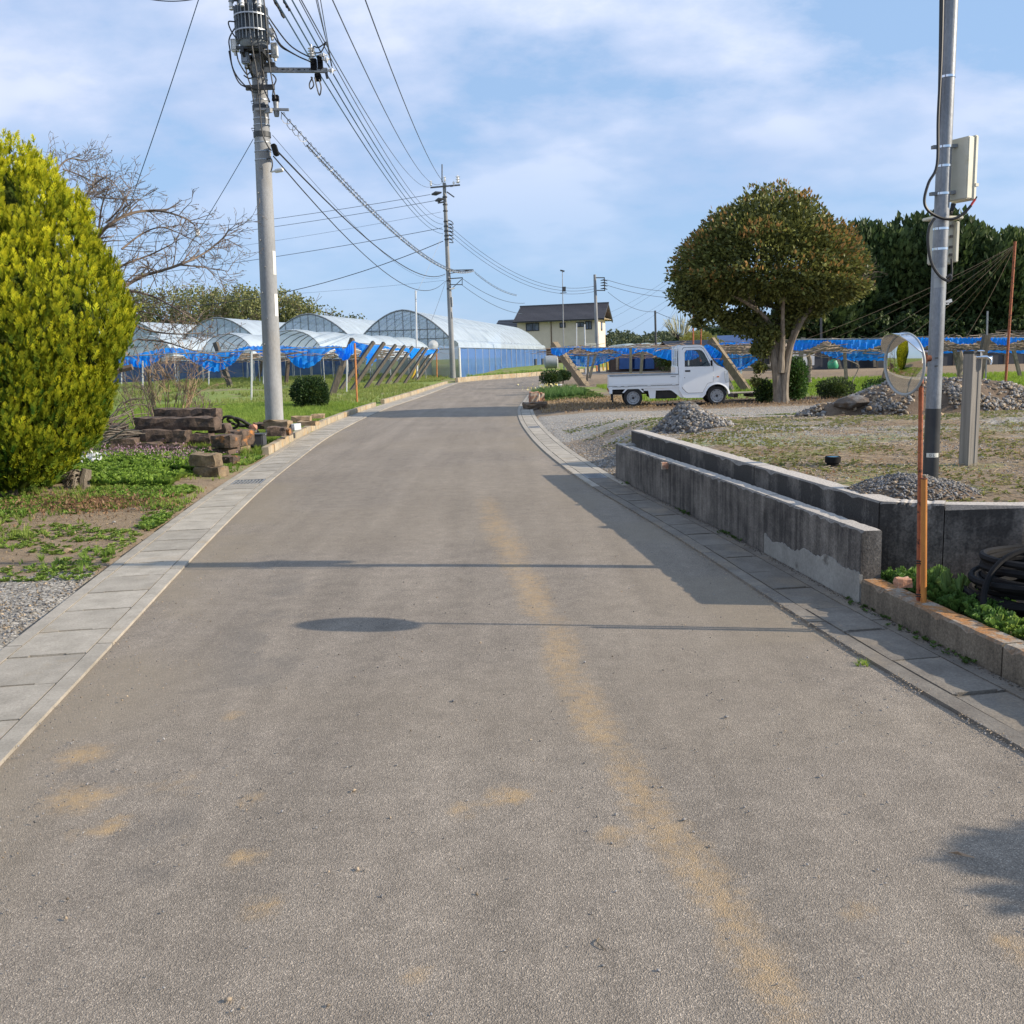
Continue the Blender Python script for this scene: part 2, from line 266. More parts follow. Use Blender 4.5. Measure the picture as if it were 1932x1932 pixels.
class MB:
    def __init__(s): s.v = []; s.f = []; s.m = []; s.mi = 0
    def add(s, vs, fs):
        o = len(s.v); s.v += [tuple(p) for p in vs]; s.f += [tuple(i+o for i in q) for q in fs]; s.m += [s.mi]*len(fs); return s
    def box(s, c, d, rot=None):
        c = Vector(c); vs = []
        for z in (-.5, .5):
            for y in (-.5, .5):
                for x in (-.5, .5):
                    p = Vector((x*d[0], y*d[1], z*d[2]))
                    if rot is not None: p = rot @ p
                    vs.append(c+p)
        return s.add(vs, [(0, 2, 3, 1), (4, 5, 7, 6), (0, 1, 5, 4), (2, 6, 7, 3), (0, 4, 6, 2), (1, 3, 7, 5)])
    def bbox(s, a, b): return s.box([(a[i]+b[i])/2 for i in range(3)], [abs(b[i]-a[i]) for i in range(3)])
    def beam(s, p, q, w, h, up=(0, 0, 1)):
        p = Vector(p); q = Vector(q); d = (q-p); l = d.length
        if l < 1e-6: return s
        d /= l; r = d.cross(Vector(up)); r = r.normalized() if r.length > 1e-4 else Vector((1, 0, 0)); u = r.cross(d)
        vs = [b + r*(w/2*i) + u*(h/2*j) for b in (p, q) for i, j in ((-1, -1), (1, -1), (1, 1), (-1, 1))]
        return s.add(vs, [(3, 2, 1, 0), (4, 5, 6, 7), (0, 1, 5, 4), (1, 2, 6, 5), (2, 3, 7, 6), (3, 0, 4, 7)])
    def tube(s, pts, r, n=6, cap=True):
        pts = [Vector(p) for p in pts]; k = len(pts)
        rs = list(r) if hasattr(r, '__len__') else [r]*k
        o = len(s.v); prev = None
        for i in range(k):
            d = (pts[min(i+1, k-1)]-pts[max(i-1, 0)])
            d = d.normalized() if d.length > 1e-9 else Vector((0, 0, 1))
            if prev is None: a = d.cross(Vector((0, 0, 1))); a = a.normalized() if a.length > 1e-3 else Vector((1, 0, 0))
            else: a = prev - d*prev.dot(d); a = a.normalized() if a.length > 1e-6 else Vector((1, 0, 0))
            b = d.cross(a); prev = a
            for j in range(n):
                t = 2*math.pi*j/n; p = pts[i]+(a*math.cos(t)+b*math.sin(t))*rs[i]; s.v.append((p.x, p.y, p.z))
        for i in range(k-1):
            for j in range(n):
                q = (o+i*n+j, o+i*n+(j+1) % n, o+(i+1)*n+(j+1) % n, o+(i+1)*n+j); s.f.append(q); s.m.append(s.mi)
        if cap and n > 2:
            s.f.append(tuple(o+j for j in range(n))[::-1]); s.m.append(s.mi); s.f.append(tuple(o+(k-1)*n+j for j in range(n))); s.m.append(s.mi)
        return s
    def lathe(s, prof, c=(0, 0, 0), n=16, axis='z', rot=None, cap=True):
        c = Vector(c); o = len(s.v); k = len(prof)
        for r_, z in prof:
            for j in range(n):
                t = 2*math.pi*j/n; p = Vector((r_*math.cos(t), r_*math.sin(t), z))
                if axis == 'x': p = Vector((p.z, p.x, p.y))
                if axis == 'y': p = Vector((p.x, p.z, -p.y))
                if rot is not None: p = rot @ p
                p = c+p; s.v.append((p.x, p.y, p.z))
        for i in range(k-1):
            for j in range(n): s.f.append((o+i*n+j, o+i*n+(j+1) % n, o+(i+1)*n+(j+1) % n, o+(i+1)*n+j)); s.m.append(s.mi)
        if not cap: return s
        if prof[0][0] > 1e-5: s.f.append(tuple(o+j for j in range(n))[::-1]); s.m.append(s.mi)
        if prof[-1][0] > 1e-5: s.f.append(tuple(o+(k-1)*n+j for j in range(n))); s.m.append(s.mi)
        return s
    def prism(s, poly, z0, z1, plane='xy', holes=()):
        loops = [[Vector((p[0], p[1], 0)) for p in poly]]+[[Vector((p[0], p[1], 0)) for p in h] for h in holes]
        tris = tessellate_polygon(loops); flat = [p for l in loops for p in l]; n = len(flat)
        def mp_(p, z): return (p.x, p.y, z) if plane == 'xy' else ((p.x, z, p.y) if plane == 'xz' else (z, p.x, p.y))
        vs = [mp_(p, z0) for p in flat]+[mp_(p, z1) for p in flat]; fs = [tuple(t) for t in tris]+[tuple(i+n for i in t[::-1]) for t in tris]
        o = 0
        for l in loops:
            k = len(l)
            for i in range(k): fs.append((o+i, o+(i+1) % k, o+(i+1) % k+n, o+i+n))
            o += k
        return s.add(vs, fs)
    def grid(s, fn, nu, nv):
        vs = [fn(i/nu, j/nv) for j in range(nv+1) for i in range(nu+1)]
        return s.add(vs, [(j*(nu+1)+i, j*(nu+1)+i+1, (j+1)*(nu+1)+i+1, (j+1)*(nu+1)+i) for j in range(nv) for i in range(nu)])
    def multi(s, name, mt, parent=None, smooth=False, **kw):
        par = list(range(len(s.v)))
        def fd(i):
            while par[i] != i: par[i] = par[par[i]]; i = par[i]
            return i
        for f in s.f:
            for i in f[1:]: par[fd(i)] = fd(f[0])
        grp = {}
        for f in s.f: grp.setdefault(fd(f[0]), []).append(f)
        out = []
        for fs in grp.values():
            ids = sorted({i for f in fs for i in f}); mp_ = {j: k for k, j in enumerate(ids)}; b = MB(); b.add([s.v[i] for i in ids], [tuple(mp_[i] for i in f) for f in fs]); out.append(b.build(name, mt, parent, smooth, **kw))
        return out
    def build(s, name, mt, parent=None, smooth=False, loc=None, bevel=0, recalc=True):
        me = bpy.data.meshes.new(name)
        base = WL[parent.name] if parent is not None else (Vector(loc) if loc is not None else Vector((0, 0, 0)))
        vs = [(p[0]-base.x, p[1]-base.y, p[2]-base.z) for p in s.v] if base.length > 0 else s.v
        me.from_pydata(vs, [], s.f)
        for mm in (mt if isinstance(mt, (list, tuple)) else [mt]): me.materials.append(M[mm])
        if max(s.m, default=0) > 0: me.polygons.foreach_set('material_index', s.m)
        if recalc or bevel:
            bm = bmesh.new(); bm.from_mesh(me)
            if bevel:
                bmesh.ops.remove_doubles(bm, verts=bm.verts, dist=1e-5)
                bmesh.ops.bevel(bm, geom=[e for e in bm.edges if len(e.link_faces) == 2 and e.calc_face_angle(0) > 0.6], offset=bevel, segments=2, affect='EDGES', clamp_overlap=True)
            bmesh.ops.recalc_face_normals(bm, faces=bm.faces); bm.to_mesh(me); bm.free()
        if smooth:
            me.polygons.foreach_set('use_smooth', [True]*len(me.polygons))
            try: me.set_sharp_from_angle(angle=R(38))
            except Exception: pass
        o = bpy.data.objects.new(name, me); C.objects.link(o)
        if parent is not None: o.parent = parent
        elif loc is not None: o.location = base
        WL[o.name] = base
        return o
def copy_tree(o, parent=None):
    c = o.copy(); C.objects.link(c)
    if parent is not None: c.parent = parent
    WL[c.name] = WL.get(o.name, Vector((0, 0, 0)))
    for ch in [x for x in o.children]: copy_tree(ch, c)
    return c
def rotz(a): return Matrix.Rotation(a, 3, 'Z')
# fast mesh from many copies of a small template
def big(name, mt, tv, tf, pos, rot, sc, col=None, parent=None, loc=None, vcol=None):
    tv = np.asarray(tv, float); tf = np.asarray(tf, np.int32); n = len(pos); k = len(tv)
    pos = np.asarray(pos, float); sc = np.asarray(sc, float)
    if sc.ndim == 1: sc = sc[:, None]
    v = np.einsum('nij,nkj->nki', rot, tv[None]*sc[:, None, :]) + pos[:, None, :]
    base = WL[parent.name] if parent is not None else Vector(loc or (0, 0, 0))
    v = (v-np.array(base)[None, None]).reshape(-1, 3).astype(np.float32)
    f = (tf[None]+(np.arange(n)*k)[:, None, None]).reshape(-1, tf.shape[1]); q = tf.shape[1]
    me = bpy.data.meshes.new(name); me.vertices.add(len(v)); me.vertices.foreach_set('co', v.ravel())
    me.loops.add(f.size); me.loops.foreach_set('vertex_index', f.ravel().astype(np.int32)); me.polygons.add(len(f))
    me.polygons.foreach_set('loop_start', (np.arange(len(f))*q).astype(np.int32)); me.polygons.foreach_set('loop_total', np.full(len(f), q, np.int32))
    if col is not None:
        at_ = me.color_attributes.new('Col', 'FLOAT_COLOR', 'POINT'); cc = np.repeat(np.asarray(col, float), k, 0)
        if vcol is not None: cc = cc*np.tile(np.asarray(vcol, float), (n, 1))
        cc = np.concatenate([np.clip(cc, 0, 1), np.ones((len(cc), 1))], 1).astype(np.float32); at_.data.foreach_set('color', cc.ravel())
    me.materials.append(M[mt]); me.update(calc_edges=True); me.validate()
    o = bpy.data.objects.new(name, me); C.objects.link(o)
    if parent is not None: o.parent = parent
    else: o.location = base
    WL[o.name] = base
    return o
def rots(n, tilt=math.pi, up=None):
    """random rotations; tilt limits the lean from upright"""
    a = rng.uniform(0, 2*math.pi, n); t = rng.uniform(0, tilt, n); b = rng.uniform(0, 2*math.pi, n)
    ca, sa, ct, st, cb, sb = np.cos(a), np.sin(a), np.cos(t), np.sin(t), np.cos(b), np.sin(b)
    Rz = np.zeros((n, 3, 3)); Rz[:, 0, 0] = ca; Rz[:, 0, 1] = -sa; Rz[:, 1, 0] = sa; Rz[:, 1, 1] = ca; Rz[:, 2, 2] = 1
    Rx = np.zeros((n, 3, 3)); Rx[:, 0, 0] = 1; Rx[:, 1, 1] = ct; Rx[:, 1, 2] = -st; Rx[:, 2, 1] = st; Rx[:, 2, 2] = ct
    Rb = np.zeros((n, 3, 3)); Rb[:, 0, 0] = cb; Rb[:, 0, 1] = -sb; Rb[:, 1, 0] = sb; Rb[:, 1, 1] = cb; Rb[:, 2, 2] = 1
    return Rz @ Rx @ Rb
def frames(z, roll=None):
    """rotation matrices whose local z follows the given directions"""
    z = z/np.linalg.norm(z, axis=1, keepdims=True); n = len(z); h = rng.normal(size=(n, 3)) if roll is None else roll
    x = np.cross(h, z); x /= np.linalg.norm(x, axis=1, keepdims=True)+1e-9; y = np.cross(z, x)
    return np.stack([x, y, z], 2)
LEAF_V = [(0, 0, 0), (-.28, .06, .45), (0, -.02, .5), (.28, .06, .45), (0, .04, 1)]; LEAF_F = [(0, 2, 1), (0, 3, 2), (1, 2, 4), (2, 3, 4)]
def chip(seed):
    r = np.random.default_rng(seed); v = np.array([(x, y, z) for z in (-1, 1) for y in (-1, 1) for x in (-1, 1)], float)*.5
    v += r.uniform(-.22, .22, v.shape); f = [(0, 2, 3), (0, 3, 1), (4, 5, 7), (4, 7, 6), (0, 1, 5), (0, 5, 4), (2, 6, 7), (2, 7, 3), (0, 4, 6), (0, 6, 2), (1, 3, 7), (1, 7, 5)]
    return v, f
OCT_V = np.array([(0, 0, .52), (0, 0, -.45), (.55, .1, .05), (-.5, -.12, -.05), (.08, .5, -.08), (-.1, -.52, .1)]); OCT_F = [(0, 2, 4), (0, 4, 3), (0, 3, 5), (0, 5, 2), (1, 4, 2), (1, 3, 4), (1, 5, 3), (1, 2, 5)]
def stone_cols(n, warm=0.12, dark=0.10, light=0.34):
    g = dark+(light-dark)*rng.beta(1.6, 2.2, n)*1.25; c = np.stack([g*1.03, g*.99, g*.95], 1)
    w = rng.random(n) < warm; c[w] *= (1.35, 1.1, 0.8); return c
def stones(name, P, smin, smax, parent=None, flat=0.6, warm=0.12, dark=0.10, light=0.34, label=None, cat=None, kind='stuff', loc=None):
    P = np.asarray(P); n = len(P); tv, tf = chip(3) if smax > .04 else (OCT_V, OCT_F)
    s = rng.uniform(smin, smax, (n, 1))*rng.uniform(.6, 1.3, (n, 3)); s[:, 2] *= flat
    o = big(name, 'stone_chips', tv, tf, P, rots(n, 0.8), s, stone_cols(n, warm, dark, light), parent, loc)
    tag(o, label, cat, kind=kind); return o
def block(size, seed=0, jit=0.012, cuts=(6, 3, 3)):
    """weathered stone block around the origin, bottom at z=0"""
    b = MB(); rr = np.random.default_rng(seed); a, bb, c = cuts
    def P(i, j, k):
        x, y, z = (i/a-.5)*size[0], (j/bb-.5)*size[1], (k/c)*size[2]
        e = (i in (0, a))+(j in (0, bb))+(k in (0, c)); q = 0.94 if e >= 2 else 1.0
        rr2 = np.random.default_rng(seed*7919+i*121+j*11+k); d = rr2.uniform(-jit, jit, 3)
        return (x*(q if e >= 2 else 1)+d[0], y*(q if e >= 2 else 1)+d[1], z*(1 if e < 2 else (0.97 if k else 1))+(d[2] if k else 0))
    idx = {}; vs = []; fs = []
    def g(i, j, k):
        if (i, j, k) not in idx: idx[(i, j, k)] = len(vs); vs.append(P(i, j, k))
        return idx[(i, j, k)]
    for i in range(a):
        for j in range(bb): fs += [(g(i, j, 0), g(i, j+1, 0), g(i+1, j+1, 0), g(i+1, j, 0)), (g(i, j, c), g(i+1, j, c), g(i+1, j+1, c), g(i, j+1, c))]
    for i in range(a):
        for k in range(c): fs += [(g(i, 0, k), g(i+1, 0, k), g(i+1, 0, k+1), g(i, 0, k+1)), (g(i, bb, k), g(i, bb, k+1), g(i+1, bb, k+1), g(i+1, bb, k))]
    for j in range(bb):
        for k in range(c): fs += [(g(0, j, k), g(0, j, k+1), g(0, j+1, k+1), g(0, j+1, k)), (g(a, j, k), g(a, j+1, k), g(a, j+1, k+1), g(a, j, k+1))]
    return b.add(vs, fs)
def rock_mb(r, seed, squash=0.6):
    bm = bmesh.new(); bmesh.ops.create_icosphere(bm, subdivisions=2, radius=r); rr = random.Random(seed)
    dirs = [Vector((rr.gauss(0, 1), rr.gauss(0, 1), rr.gauss(0, 1))).normalized() for _ in range(9)]
    for v in bm.verts:
        for d in dirs:
            k = v.co.dot(d)-r*0.78
            if k > 0: v.co -= d*k
        v.co.z *= squash
    b = MB(); b.add([v.co.copy() for v in bm.verts], [tuple(x.index for x in f.verts) for f in bm.faces]); bm.free(); return b
def branchy(mb, p, d, length, r, depth, rr, spread=0.6, up=0.1, n=5, seg=3, kids=(2, 4), shrink=0.7, tips=None, droop=0.0, mins=0.0025):
    pts = [p.copy()]; rs = [r]; dd = d.copy()
    for i in range(seg):
        dd = (dd+Vector((rr.uniform(-1, 1), rr.uniform(-1, 1), rr.uniform(-1, 1)))*0.18+Vector((0, 0, up-droop))*0.3).normalized()
        p = p+dd*(length/seg); pts.append(p.copy()); rs.append(max(mins, r*(1-(i+1)/seg*0.45)))
    mb.tube(pts, rs, n if depth > 1 else 3, cap=False)
    if depth <= 0:
        if tips is not None: tips.append((p.copy(), dd.copy()))
        return
    for k in range(rr.randint(*kids)):
        i = rr.randint(1, seg); ax = Vector((rr.gauss(0, 1), rr.gauss(0, 1), rr.gauss(0, 1)*0.7)).normalized()
        nd = (dd+ax*spread).normalized()
        branchy(mb, pts[i], nd, length*rr.uniform(shrink*.75, shrink*1.1), rs[i]*0.62, depth-1, rr, spread, up, n, seg, kids, shrink, tips, droop, mins)
    if tips is not None: tips.append((p.copy(), dd.copy()))
# ---------------- road plan (metres) ----------------
def I(tab):
    ys = [p[0] for p in tab]; xs = [p[1] for p in tab]
    def f(y): return np.interp(y, ys, xs)
    return f
def smoothtab(tab):
    f = I(tab); ys = np.arange(tab[0][0], tab[-1][0], 0.5); v = np.array([np.mean([f(y+d) for d in np.linspace(-min(2, .12*max(y, 1)), min(2, .12*max(y, 1)), 9)]) for y in ys])
    return lambda y: np.interp(y, ys, v)
xLin = smoothtab([(-20, -1.4), (1, -1.75), (3.7, -2.13), (5, -2.30), (7.5, -2.65), (9.6, -2.92), (13.1, -3.33), (17.3, -3.66), (20, -3.90), (27, -4.13), (33, -4.10), (37, -3.93), (43.5, -3.72), (65, -3.3), (68.5, -2.2), (72, -.5), (76, 1.5), (83, 4.3), (92, 9), (110, 22), (140, 50)])
xLout = lambda y: xLin(y)-0.62*(1-0.6*sst(60, 66, y))
xRout = smoothtab([(-20, 3.7), (1, 2.85), (2.5, 2.60), (4.12, 2.31), (5.64, 2.11), (7.8, 1.90), (12.1, 1.33), (16.5, .97), (21, .78), (25, .70), (29.5, .72), (34.8, 1.02), (41, 1.32), (50, 1.95), (60, 2.8), (71, 4.0), (76, 7), (80, 12), (86, 26), (100, 60), (140, 120)])
xRin = lambda y: xRout(y)-0.46
# wall line (back wall), its near corner and its return to the right
WB = [(1.60, 12.45), (2.38, 6.05), (3.14, 5.72), (7.5, 5.45)]
def xWall(y): return np.interp(y, [5.72, 6.05, 12.45, 16], [3.14, 2.38, 1.60, 1.25])
def yWall(x): return np.interp(x, [2.38, 3.14, 7.5, 14], [6.05, 5.72, 5.45, 5.1])
def TH(x, y, raw=False):
    x = np.asarray(x, float); y = np.asarray(y, float)
    xl = xLout(y); xr = xRout(y)
    dl = xl-x; dr = x-xr
    n = (fbm(x, y, .8, 3)-.5)
    left = 0.015+0.10*sst(0.15, 1.2, dl)*sst(11, 16, y)+0.05*sst(.3, 2.5, dl)*sst(7, 9, y)+0.40*sst(2.5, 9, dl)*sst(26, 58, y)+n*.05*sst(.1, 1.0, dl)
    hl = 0.54*(1-sst(12.5, 25, y))+0.07*sst(14, 26, y)*(1-sst(45, 60, y))
    edge = sst(0.0, 1.6, dr)*sst(12.0, 12.6, y)
    lotA = hl*np.where(y > 12.3, edge, 1.0)
    strip = (x < np.interp(y, [5.72, 6.05, 12.45], [9, 2.44, 1.66])) & (y < 12.35) | (y < yWall(x)+0.06)
    strip = strip | ((x < 2.44) & (y < 6.05))
    right = np.where(strip, np.where(y < 5.75, 0.11*sst(.12, .2, dr)+0.01, 0.02), lotA+n*.05*sst(.05, .5, dr))
    z = np.where(dl > 0, left, np.where(dr > 0, right, -0.03))
    road = (dl <= 0.02) & (dr <= 0.02)
    z = np.where(road, -0.06, z)
    far = np.hypot(x, y)
    z = z+0.0*far
    return z
def th(x, y): return float(TH(np.array([x]), np.array([y]))[0])
def axis(parts, lo, hi):
    a = []; 
    for s0, s1, st in parts: a += list(np.arange(s0, s1, st))
    a.append(parts[-1][1]); st = parts[-1][2]; v = a[-1]
    while v < hi: st *= 1.25; v += st; a.append(v)
    st = parts[0][2]; v = a[0]
    while v > lo: st *= 1.25; v -= st; a.insert(0, v)
    return np.array(a)
gx = axis([(-16, -7.5, .35), (-7.5, 1.0, .16), (1.0, 3.6, .075), (3.6, 10, .18), (10, 24, .4)], -4000, 4000)
gy = axis([(1.6, 13.5, .11), (13.5, 34, .22), (34, 80, .6)], -4000, 4000)
X, Y = np.meshgrid(gx, gy); Z = TH(X, Y)
gm = bpy.data.meshes.new('ground'); nx, ny = len(gx), len(gy)
vv = np.stack([X, Y, Z], -1).reshape(-1, 3).astype(np.float32); gm.vertices.add(len(vv)); gm.vertices.foreach_set('co', vv.ravel())
ii = np.arange(nx*ny).reshape(ny, nx); qf = np.stack([ii[:-1, :-1], ii[:-1, 1:], ii[1:, 1:], ii[1:, :-1]], -1).reshape(-1, 4)
gm.loops.add(qf.size); gm.loops.foreach_set('vertex_index', qf.ravel().astype(np.int32)); gm.polygons.add(len(qf)); gm.polygons.foreach_set('loop_start', (np.arange(len(qf))*4).astype(np.int32)); gm.polygons.foreach_set('loop_total', np.full(len(qf), 4, np.int32))
# what grows or lies where: R grass, G gravel, B dark fine soil / worn track
def masks(x, y):
    xl = xLout(y); xr = xRout(y); L_ = x < xl; n1 = fbm(x, y, 1.1, 11, 4); n2 = fbm(x, y, .35, 21, 3)
    grL = sst(15.5, 17.5, y+2*(n1-.5))*(0.5+.5*sst(15, 18, y)) + sst(11, 13, y)*(1-sst(15, 17, y))*sst(.40, .6, n1)*0.45
    gvL = (1-sst(6.6, 7.9, y+1.2*(n1-.5)))
    orch = sst(24, 30, y)
    grL = np.where(L_, np.clip(grL*(1-orch*0.55*sst(.4, .65, n1)), 0, 1)*(1-gvL), 0)
    yy = y
    band = sst(16.5, 19, yy+1.5*(n1-.5))*(1-sst(24, 26, yy))
    gvR = np.clip(0.30+0.9*band+0.75*sst(9.5, 12, yy+2*(n1-.5))*(1-sst(14, 17, yy))*sst(.4, .55, n1), 0, 1)*(1-sst(24.5, 26.5, yy))*sst(5.4, 6, yy)
    grR = np.clip(sst(.42, .62, n1)*(1-sst(10, 17, yy))*.5+.35*sst(15, 17, yy)*(1-sst(18, 20, yy))*sst(.35, .6, n2), 0, 1)*sst(4.0, 4.2, yy)
    fld = sst(29, 30.5, yy+1.0*(n1-.5))*(1-sst(45, 47, yy+2*(n1-.5)))*sst(3.6, 4.4, x); grR = np.maximum(grR, fld*.95)
    gar = (x > xr) & (x < 4.5) & (y > 31) & (y < 46); grR = np.where(gar, .35*sst(.35, .6, n1)+.45*sst(36, 40, y), grR)
    trk = np.exp(-((y-(24.2+.35*(x-2)*0))/1.2)**2)*(x < 4.5)*(x > xr)
    br = np.where(x > xr, np.maximum(sst(25, 27, y)*(1-sst(29.5, 31, y))*.75, np.clip(trk, 0, 1)*.8), 0.25*sst(7.5, 9, y)*(1-sst(15, 18, y)))
    hosesp = (y < 5.4) & (x > xr); br = np.where(hosesp, .9, br); gvR = np.where(hosesp, 0, gvR)
    far = sst(75, 95, np.hypot(x, y)); 
    Rm = np.where(L_, grL, np.where(x > xr, grR, 0)); Gm = np.where(L_, gvL, np.where(x > xr, gvR, 0))
    Rm = np.maximum(Rm, far*0.8*sst(.35, .6, n2)); return Rm, Gm, br
Rm, Gm, Bm = masks(X, Y)
ca = gm.color_attributes.new('Mask', 'FLOAT_COLOR', 'POINT'); ca.data.foreach_set('color', np.stack([Rm, Gm, Bm, np.ones_like(Rm)], -1).astype(np.float32).ravel())
gm.update(calc_edges=True); gm.polygons.foreach_set('use_smooth', [True]*len(gm.polygons))
m, t, b, o = newmat('ground_mix'); Lk = t.links.new
a = N(t, 'ShaderNodeAttribute', attribute_name='Mask'); sp = t.nodes.new('ShaderNodeSeparateColor'); Lk(a.outputs['Color'], sp.inputs[0]); tcn = t.nodes.new('ShaderNodeTexCoord'); ov = tcn.outputs['Object']
def tn(s, d=5, r=.6): n = N(t, 'ShaderNodeTexNoise', _Scale=s, _Detail=d, _Roughness=r); Lk(ov, n.inputs['Vector']); return n.outputs['Fac']
def mixc(f, c1, c2):
    n = N(t, 'ShaderNodeMix', data_type='RGBA')
    (Lk(f, n.inputs[0]) if not isinstance(f, float) else setattr(n.inputs[0], 'default_value', f))
    for i, c in ((6, c1), (7, c2)):
        if isinstance(c, tuple): n.inputs[i].default_value = c+(1,)
        else: Lk(c, n.inputs[i])
    return n.outputs[2]
base = ramp(t, [(.3, (.23, .165, .108)), (.5, (.30, .228, .155)), (.7, (.17, .12, .078))], tn(3, 8, .7)).outputs[0]
dark = ramp(t, [(.3, (.11, .085, .065)), (.7, (.20, .15, .105))], tn(9, 8, .7)).outputs[0]
vor = N(t, 'ShaderNodeTexVoronoi', _Scale=42.0); Lk(ov, vor.inputs['Vector']); vg = ramp(t, [(0.0, (.34, .32, .28)), (.35, (.42, .395, .35)), (.75, (.20, .18, .155))], vor.outputs['Distance']).outputs[0]
hv = N(t, 'ShaderNodeHueSaturation'); vs_ = t.nodes.new('ShaderNodeSeparateColor'); Lk(vor.outputs['Color'], vs_.inputs[0]); mr = N(t, 'ShaderNodeMapRange'); Lk(vs_.outputs[0], mr.inputs[0]); mr.inputs[3].default_value = .6; mr.inputs[4].default_value = 1.45; Lk(mr.outputs[0], hv.inputs['Value']); Lk(vg, hv.inputs['Color'])
grass = ramp(t, [(.3, (.12, .17, .04)), (.5, (.19, .25, .06)), (.7, (.27, .27, .10))], tn(5, 8, .7)).outputs[0]
def soft(ch, lo, hi, s):
    ad = N(t, 'ShaderNodeMath', operation='ADD'); Lk(ch, ad.inputs[0]); sb = N(t, 'ShaderNodeMath', operation='MULTIPLY_ADD'); Lk(tn(s, 6, .7), sb.inputs[0]); sb.inputs[1].default_value = .8; sb.inputs[2].default_value = -.4; Lk(sb.outputs[0], ad.inputs[1])
    return ramp(t, [(lo, 0.0), (hi, 1.0)], ad.outputs[0]).outputs[0]
c = mixc(soft(sp.outputs[2], .4, .65, 4), base, dark); c = mixc(soft(sp.outputs[1], .35, .6, 7), c, hv.outputs[0]); c = mixc(soft(sp.outputs[0], .35, .62, 6), c, grass)
Lk(c, b.inputs['Base Color']); b.inputs['Roughness'].default_value = .95; b.inputs['Specular IOR Level'].default_value = .2
bn = N(t, 'ShaderNodeBump', _Strength=.9, _Distance=.03); Lk(tn(22, 8, .75), bn.inputs['Height']); Lk(bn.outputs[0], b.inputs['Normal'])
gm.materials.append(m); go = bpy.data.objects.new('ground', gm); C.objects.link(go); go['kind'] = 'structure'
# ---------------- asphalt road ----------------
ry = np.concatenate([np.arange(-14, 1.6, .5), np.arange(1.6, 14, .07), np.arange(14, 34, .2), np.arange(34, 139, .7)]); nu = 60
U = np.linspace(0, 1, nu+1)
RX = xLin(ry)[:, None]*(1-U)[None]+xRin(ry)[:, None]*U[None]; RY = np.repeat(ry[:, None], nu+1, 1)
crown = .012*(1-(2*U-1)**2)[None]; RZ = 0.0+crown+0.002*(fbm(RX, RY, .7, 5)-.5)-.003
rm_ = bpy.data.meshes.new('road'); vv = np.stack([RX, RY, RZ], -1).reshape(-1, 3).astype(np.float32); rm_.vertices.add(len(vv)); rm_.vertices.foreach_set('co', vv.ravel())
ii = np.arange(len(ry)*(nu+1)).reshape(len(ry), nu+1); qf = np.stack([ii[:-1, :-1], ii[:-1, 1:], ii[1:, 1:], ii[1:, :-1]], -1).reshape(-1, 4)
rm_.loops.add(qf.size); rm_.loops.foreach_set('vertex_index', qf.ravel().astype(np.int32)); rm_.polygons.add(len(qf)); rm_.polygons.foreach_set('loop_start', (np.arange(len(qf))*4).astype(np.int32)); rm_.polygons.foreach_set('loop_total', np.full(len(qf), 4, np.int32))
# sand: a drifted line along the road plus spots; dust: pale edges
st_y = [1, 2.08, 2.48, 3.39, 4.5, 6.22, 9.25, 13]; st_x = [.62, .58, .54, .44, .27, .10, -.19, -.45]
wob = (fbm(RX*0, RY, .9, 31)-.5)*.16
d = np.abs(RX-np.interp(RY, st_y, st_x)-wob); nz = fbm(RX, RY, 4.5, 41, 4); sand = np.exp(-(d/(.06+.012*RY))**2)*(.44+.30*sst(.3, .65, nz))*(1-sst(8, 13, RY))
for sx_, sy_, sr in [(-1.62, 3.36, .12), (-1.32, 3.43, .11), (-.78, 2.57, .055), (-.18, 3.16, .07), (-.05, 3.2, .075), (-1.82, 3.71, .09), (-1.45, 3.1, .05), (-1.15, 3.02, .05), (-1.55, 3.05, .06), (.95, 2.45, .05), (1.3, 2.3, .07), (-.3, 2.25, .03), (-1.0, 3.25, .05), (-.9, 2.85, .04), (-1.75, 2.9, .06), (-1.3, 4.1, .06), (1.1, 3.1, .08), (.3, 2.9, .05)]:
    rr_ = np.hypot(RX-sx_, (RY-sy_)*.9); sand = np.maximum(sand, np.exp(-(rr_/(sr*(.75+.7*nz)))**2)*(.25+.9*sst(.35, .66, nz)))
du = np.minimum(RX-xLin(ry)[:, None], xRin(ry)[:, None]-RX)
dust = np.clip(np.exp(-(du/.45)**2)*.9*sst(.3, .6, fbm(RX, RY, 1.3, 51))+.40*sst(.45, .72, fbm(RX, RY, .45, 61)), 0, 1)
dark_ = np.exp(-((RX-xLin(ry)[:, None]-.9)/.35)**2)*sst(.42, .62, fbm(RX*2.5, RY, .8, 71))*.5*(1-sst(6, 9, RY))*sst(.45, .6, fbm(RX, RY, 3.0, 73, 3))
ca = rm_.color_attributes.new('Mask', 'FLOAT_COLOR', 'POINT'); ca.data.foreach_set('color', np.stack([sand, dust, dark_, np.ones_like(sand)], -1).astype(np.float32).ravel())
rm_.update(calc_edges=True); rm_.polygons.foreach_set('use_smooth', [True]*len(rm_.polygons))
m, t, b, o = newmat('asphalt'); Lk = t.links.new
a = N(t, 'ShaderNodeAttribute', attribute_name='Mask'); sp = t.nodes.new('ShaderNodeSeparateColor'); Lk(a.outputs['Color'], sp.inputs[0]); tcn = t.nodes.new('ShaderNodeTexCoord'); ov = tcn.outputs['Object']
big_ = ramp(t, [(.3, (.278, .236, .190)), (.7, (.342, .292, .236))], tn(.55, 5, .6)).outputs[0]
vor = N(t, 'ShaderNodeTexVoronoi', _Scale=250.0); Lk(ov, vor.inputs['Vector']); vs_ = t.nodes.new('ShaderNodeSeparateColor'); Lk(vor.outputs['Color'], vs_.inputs[0])
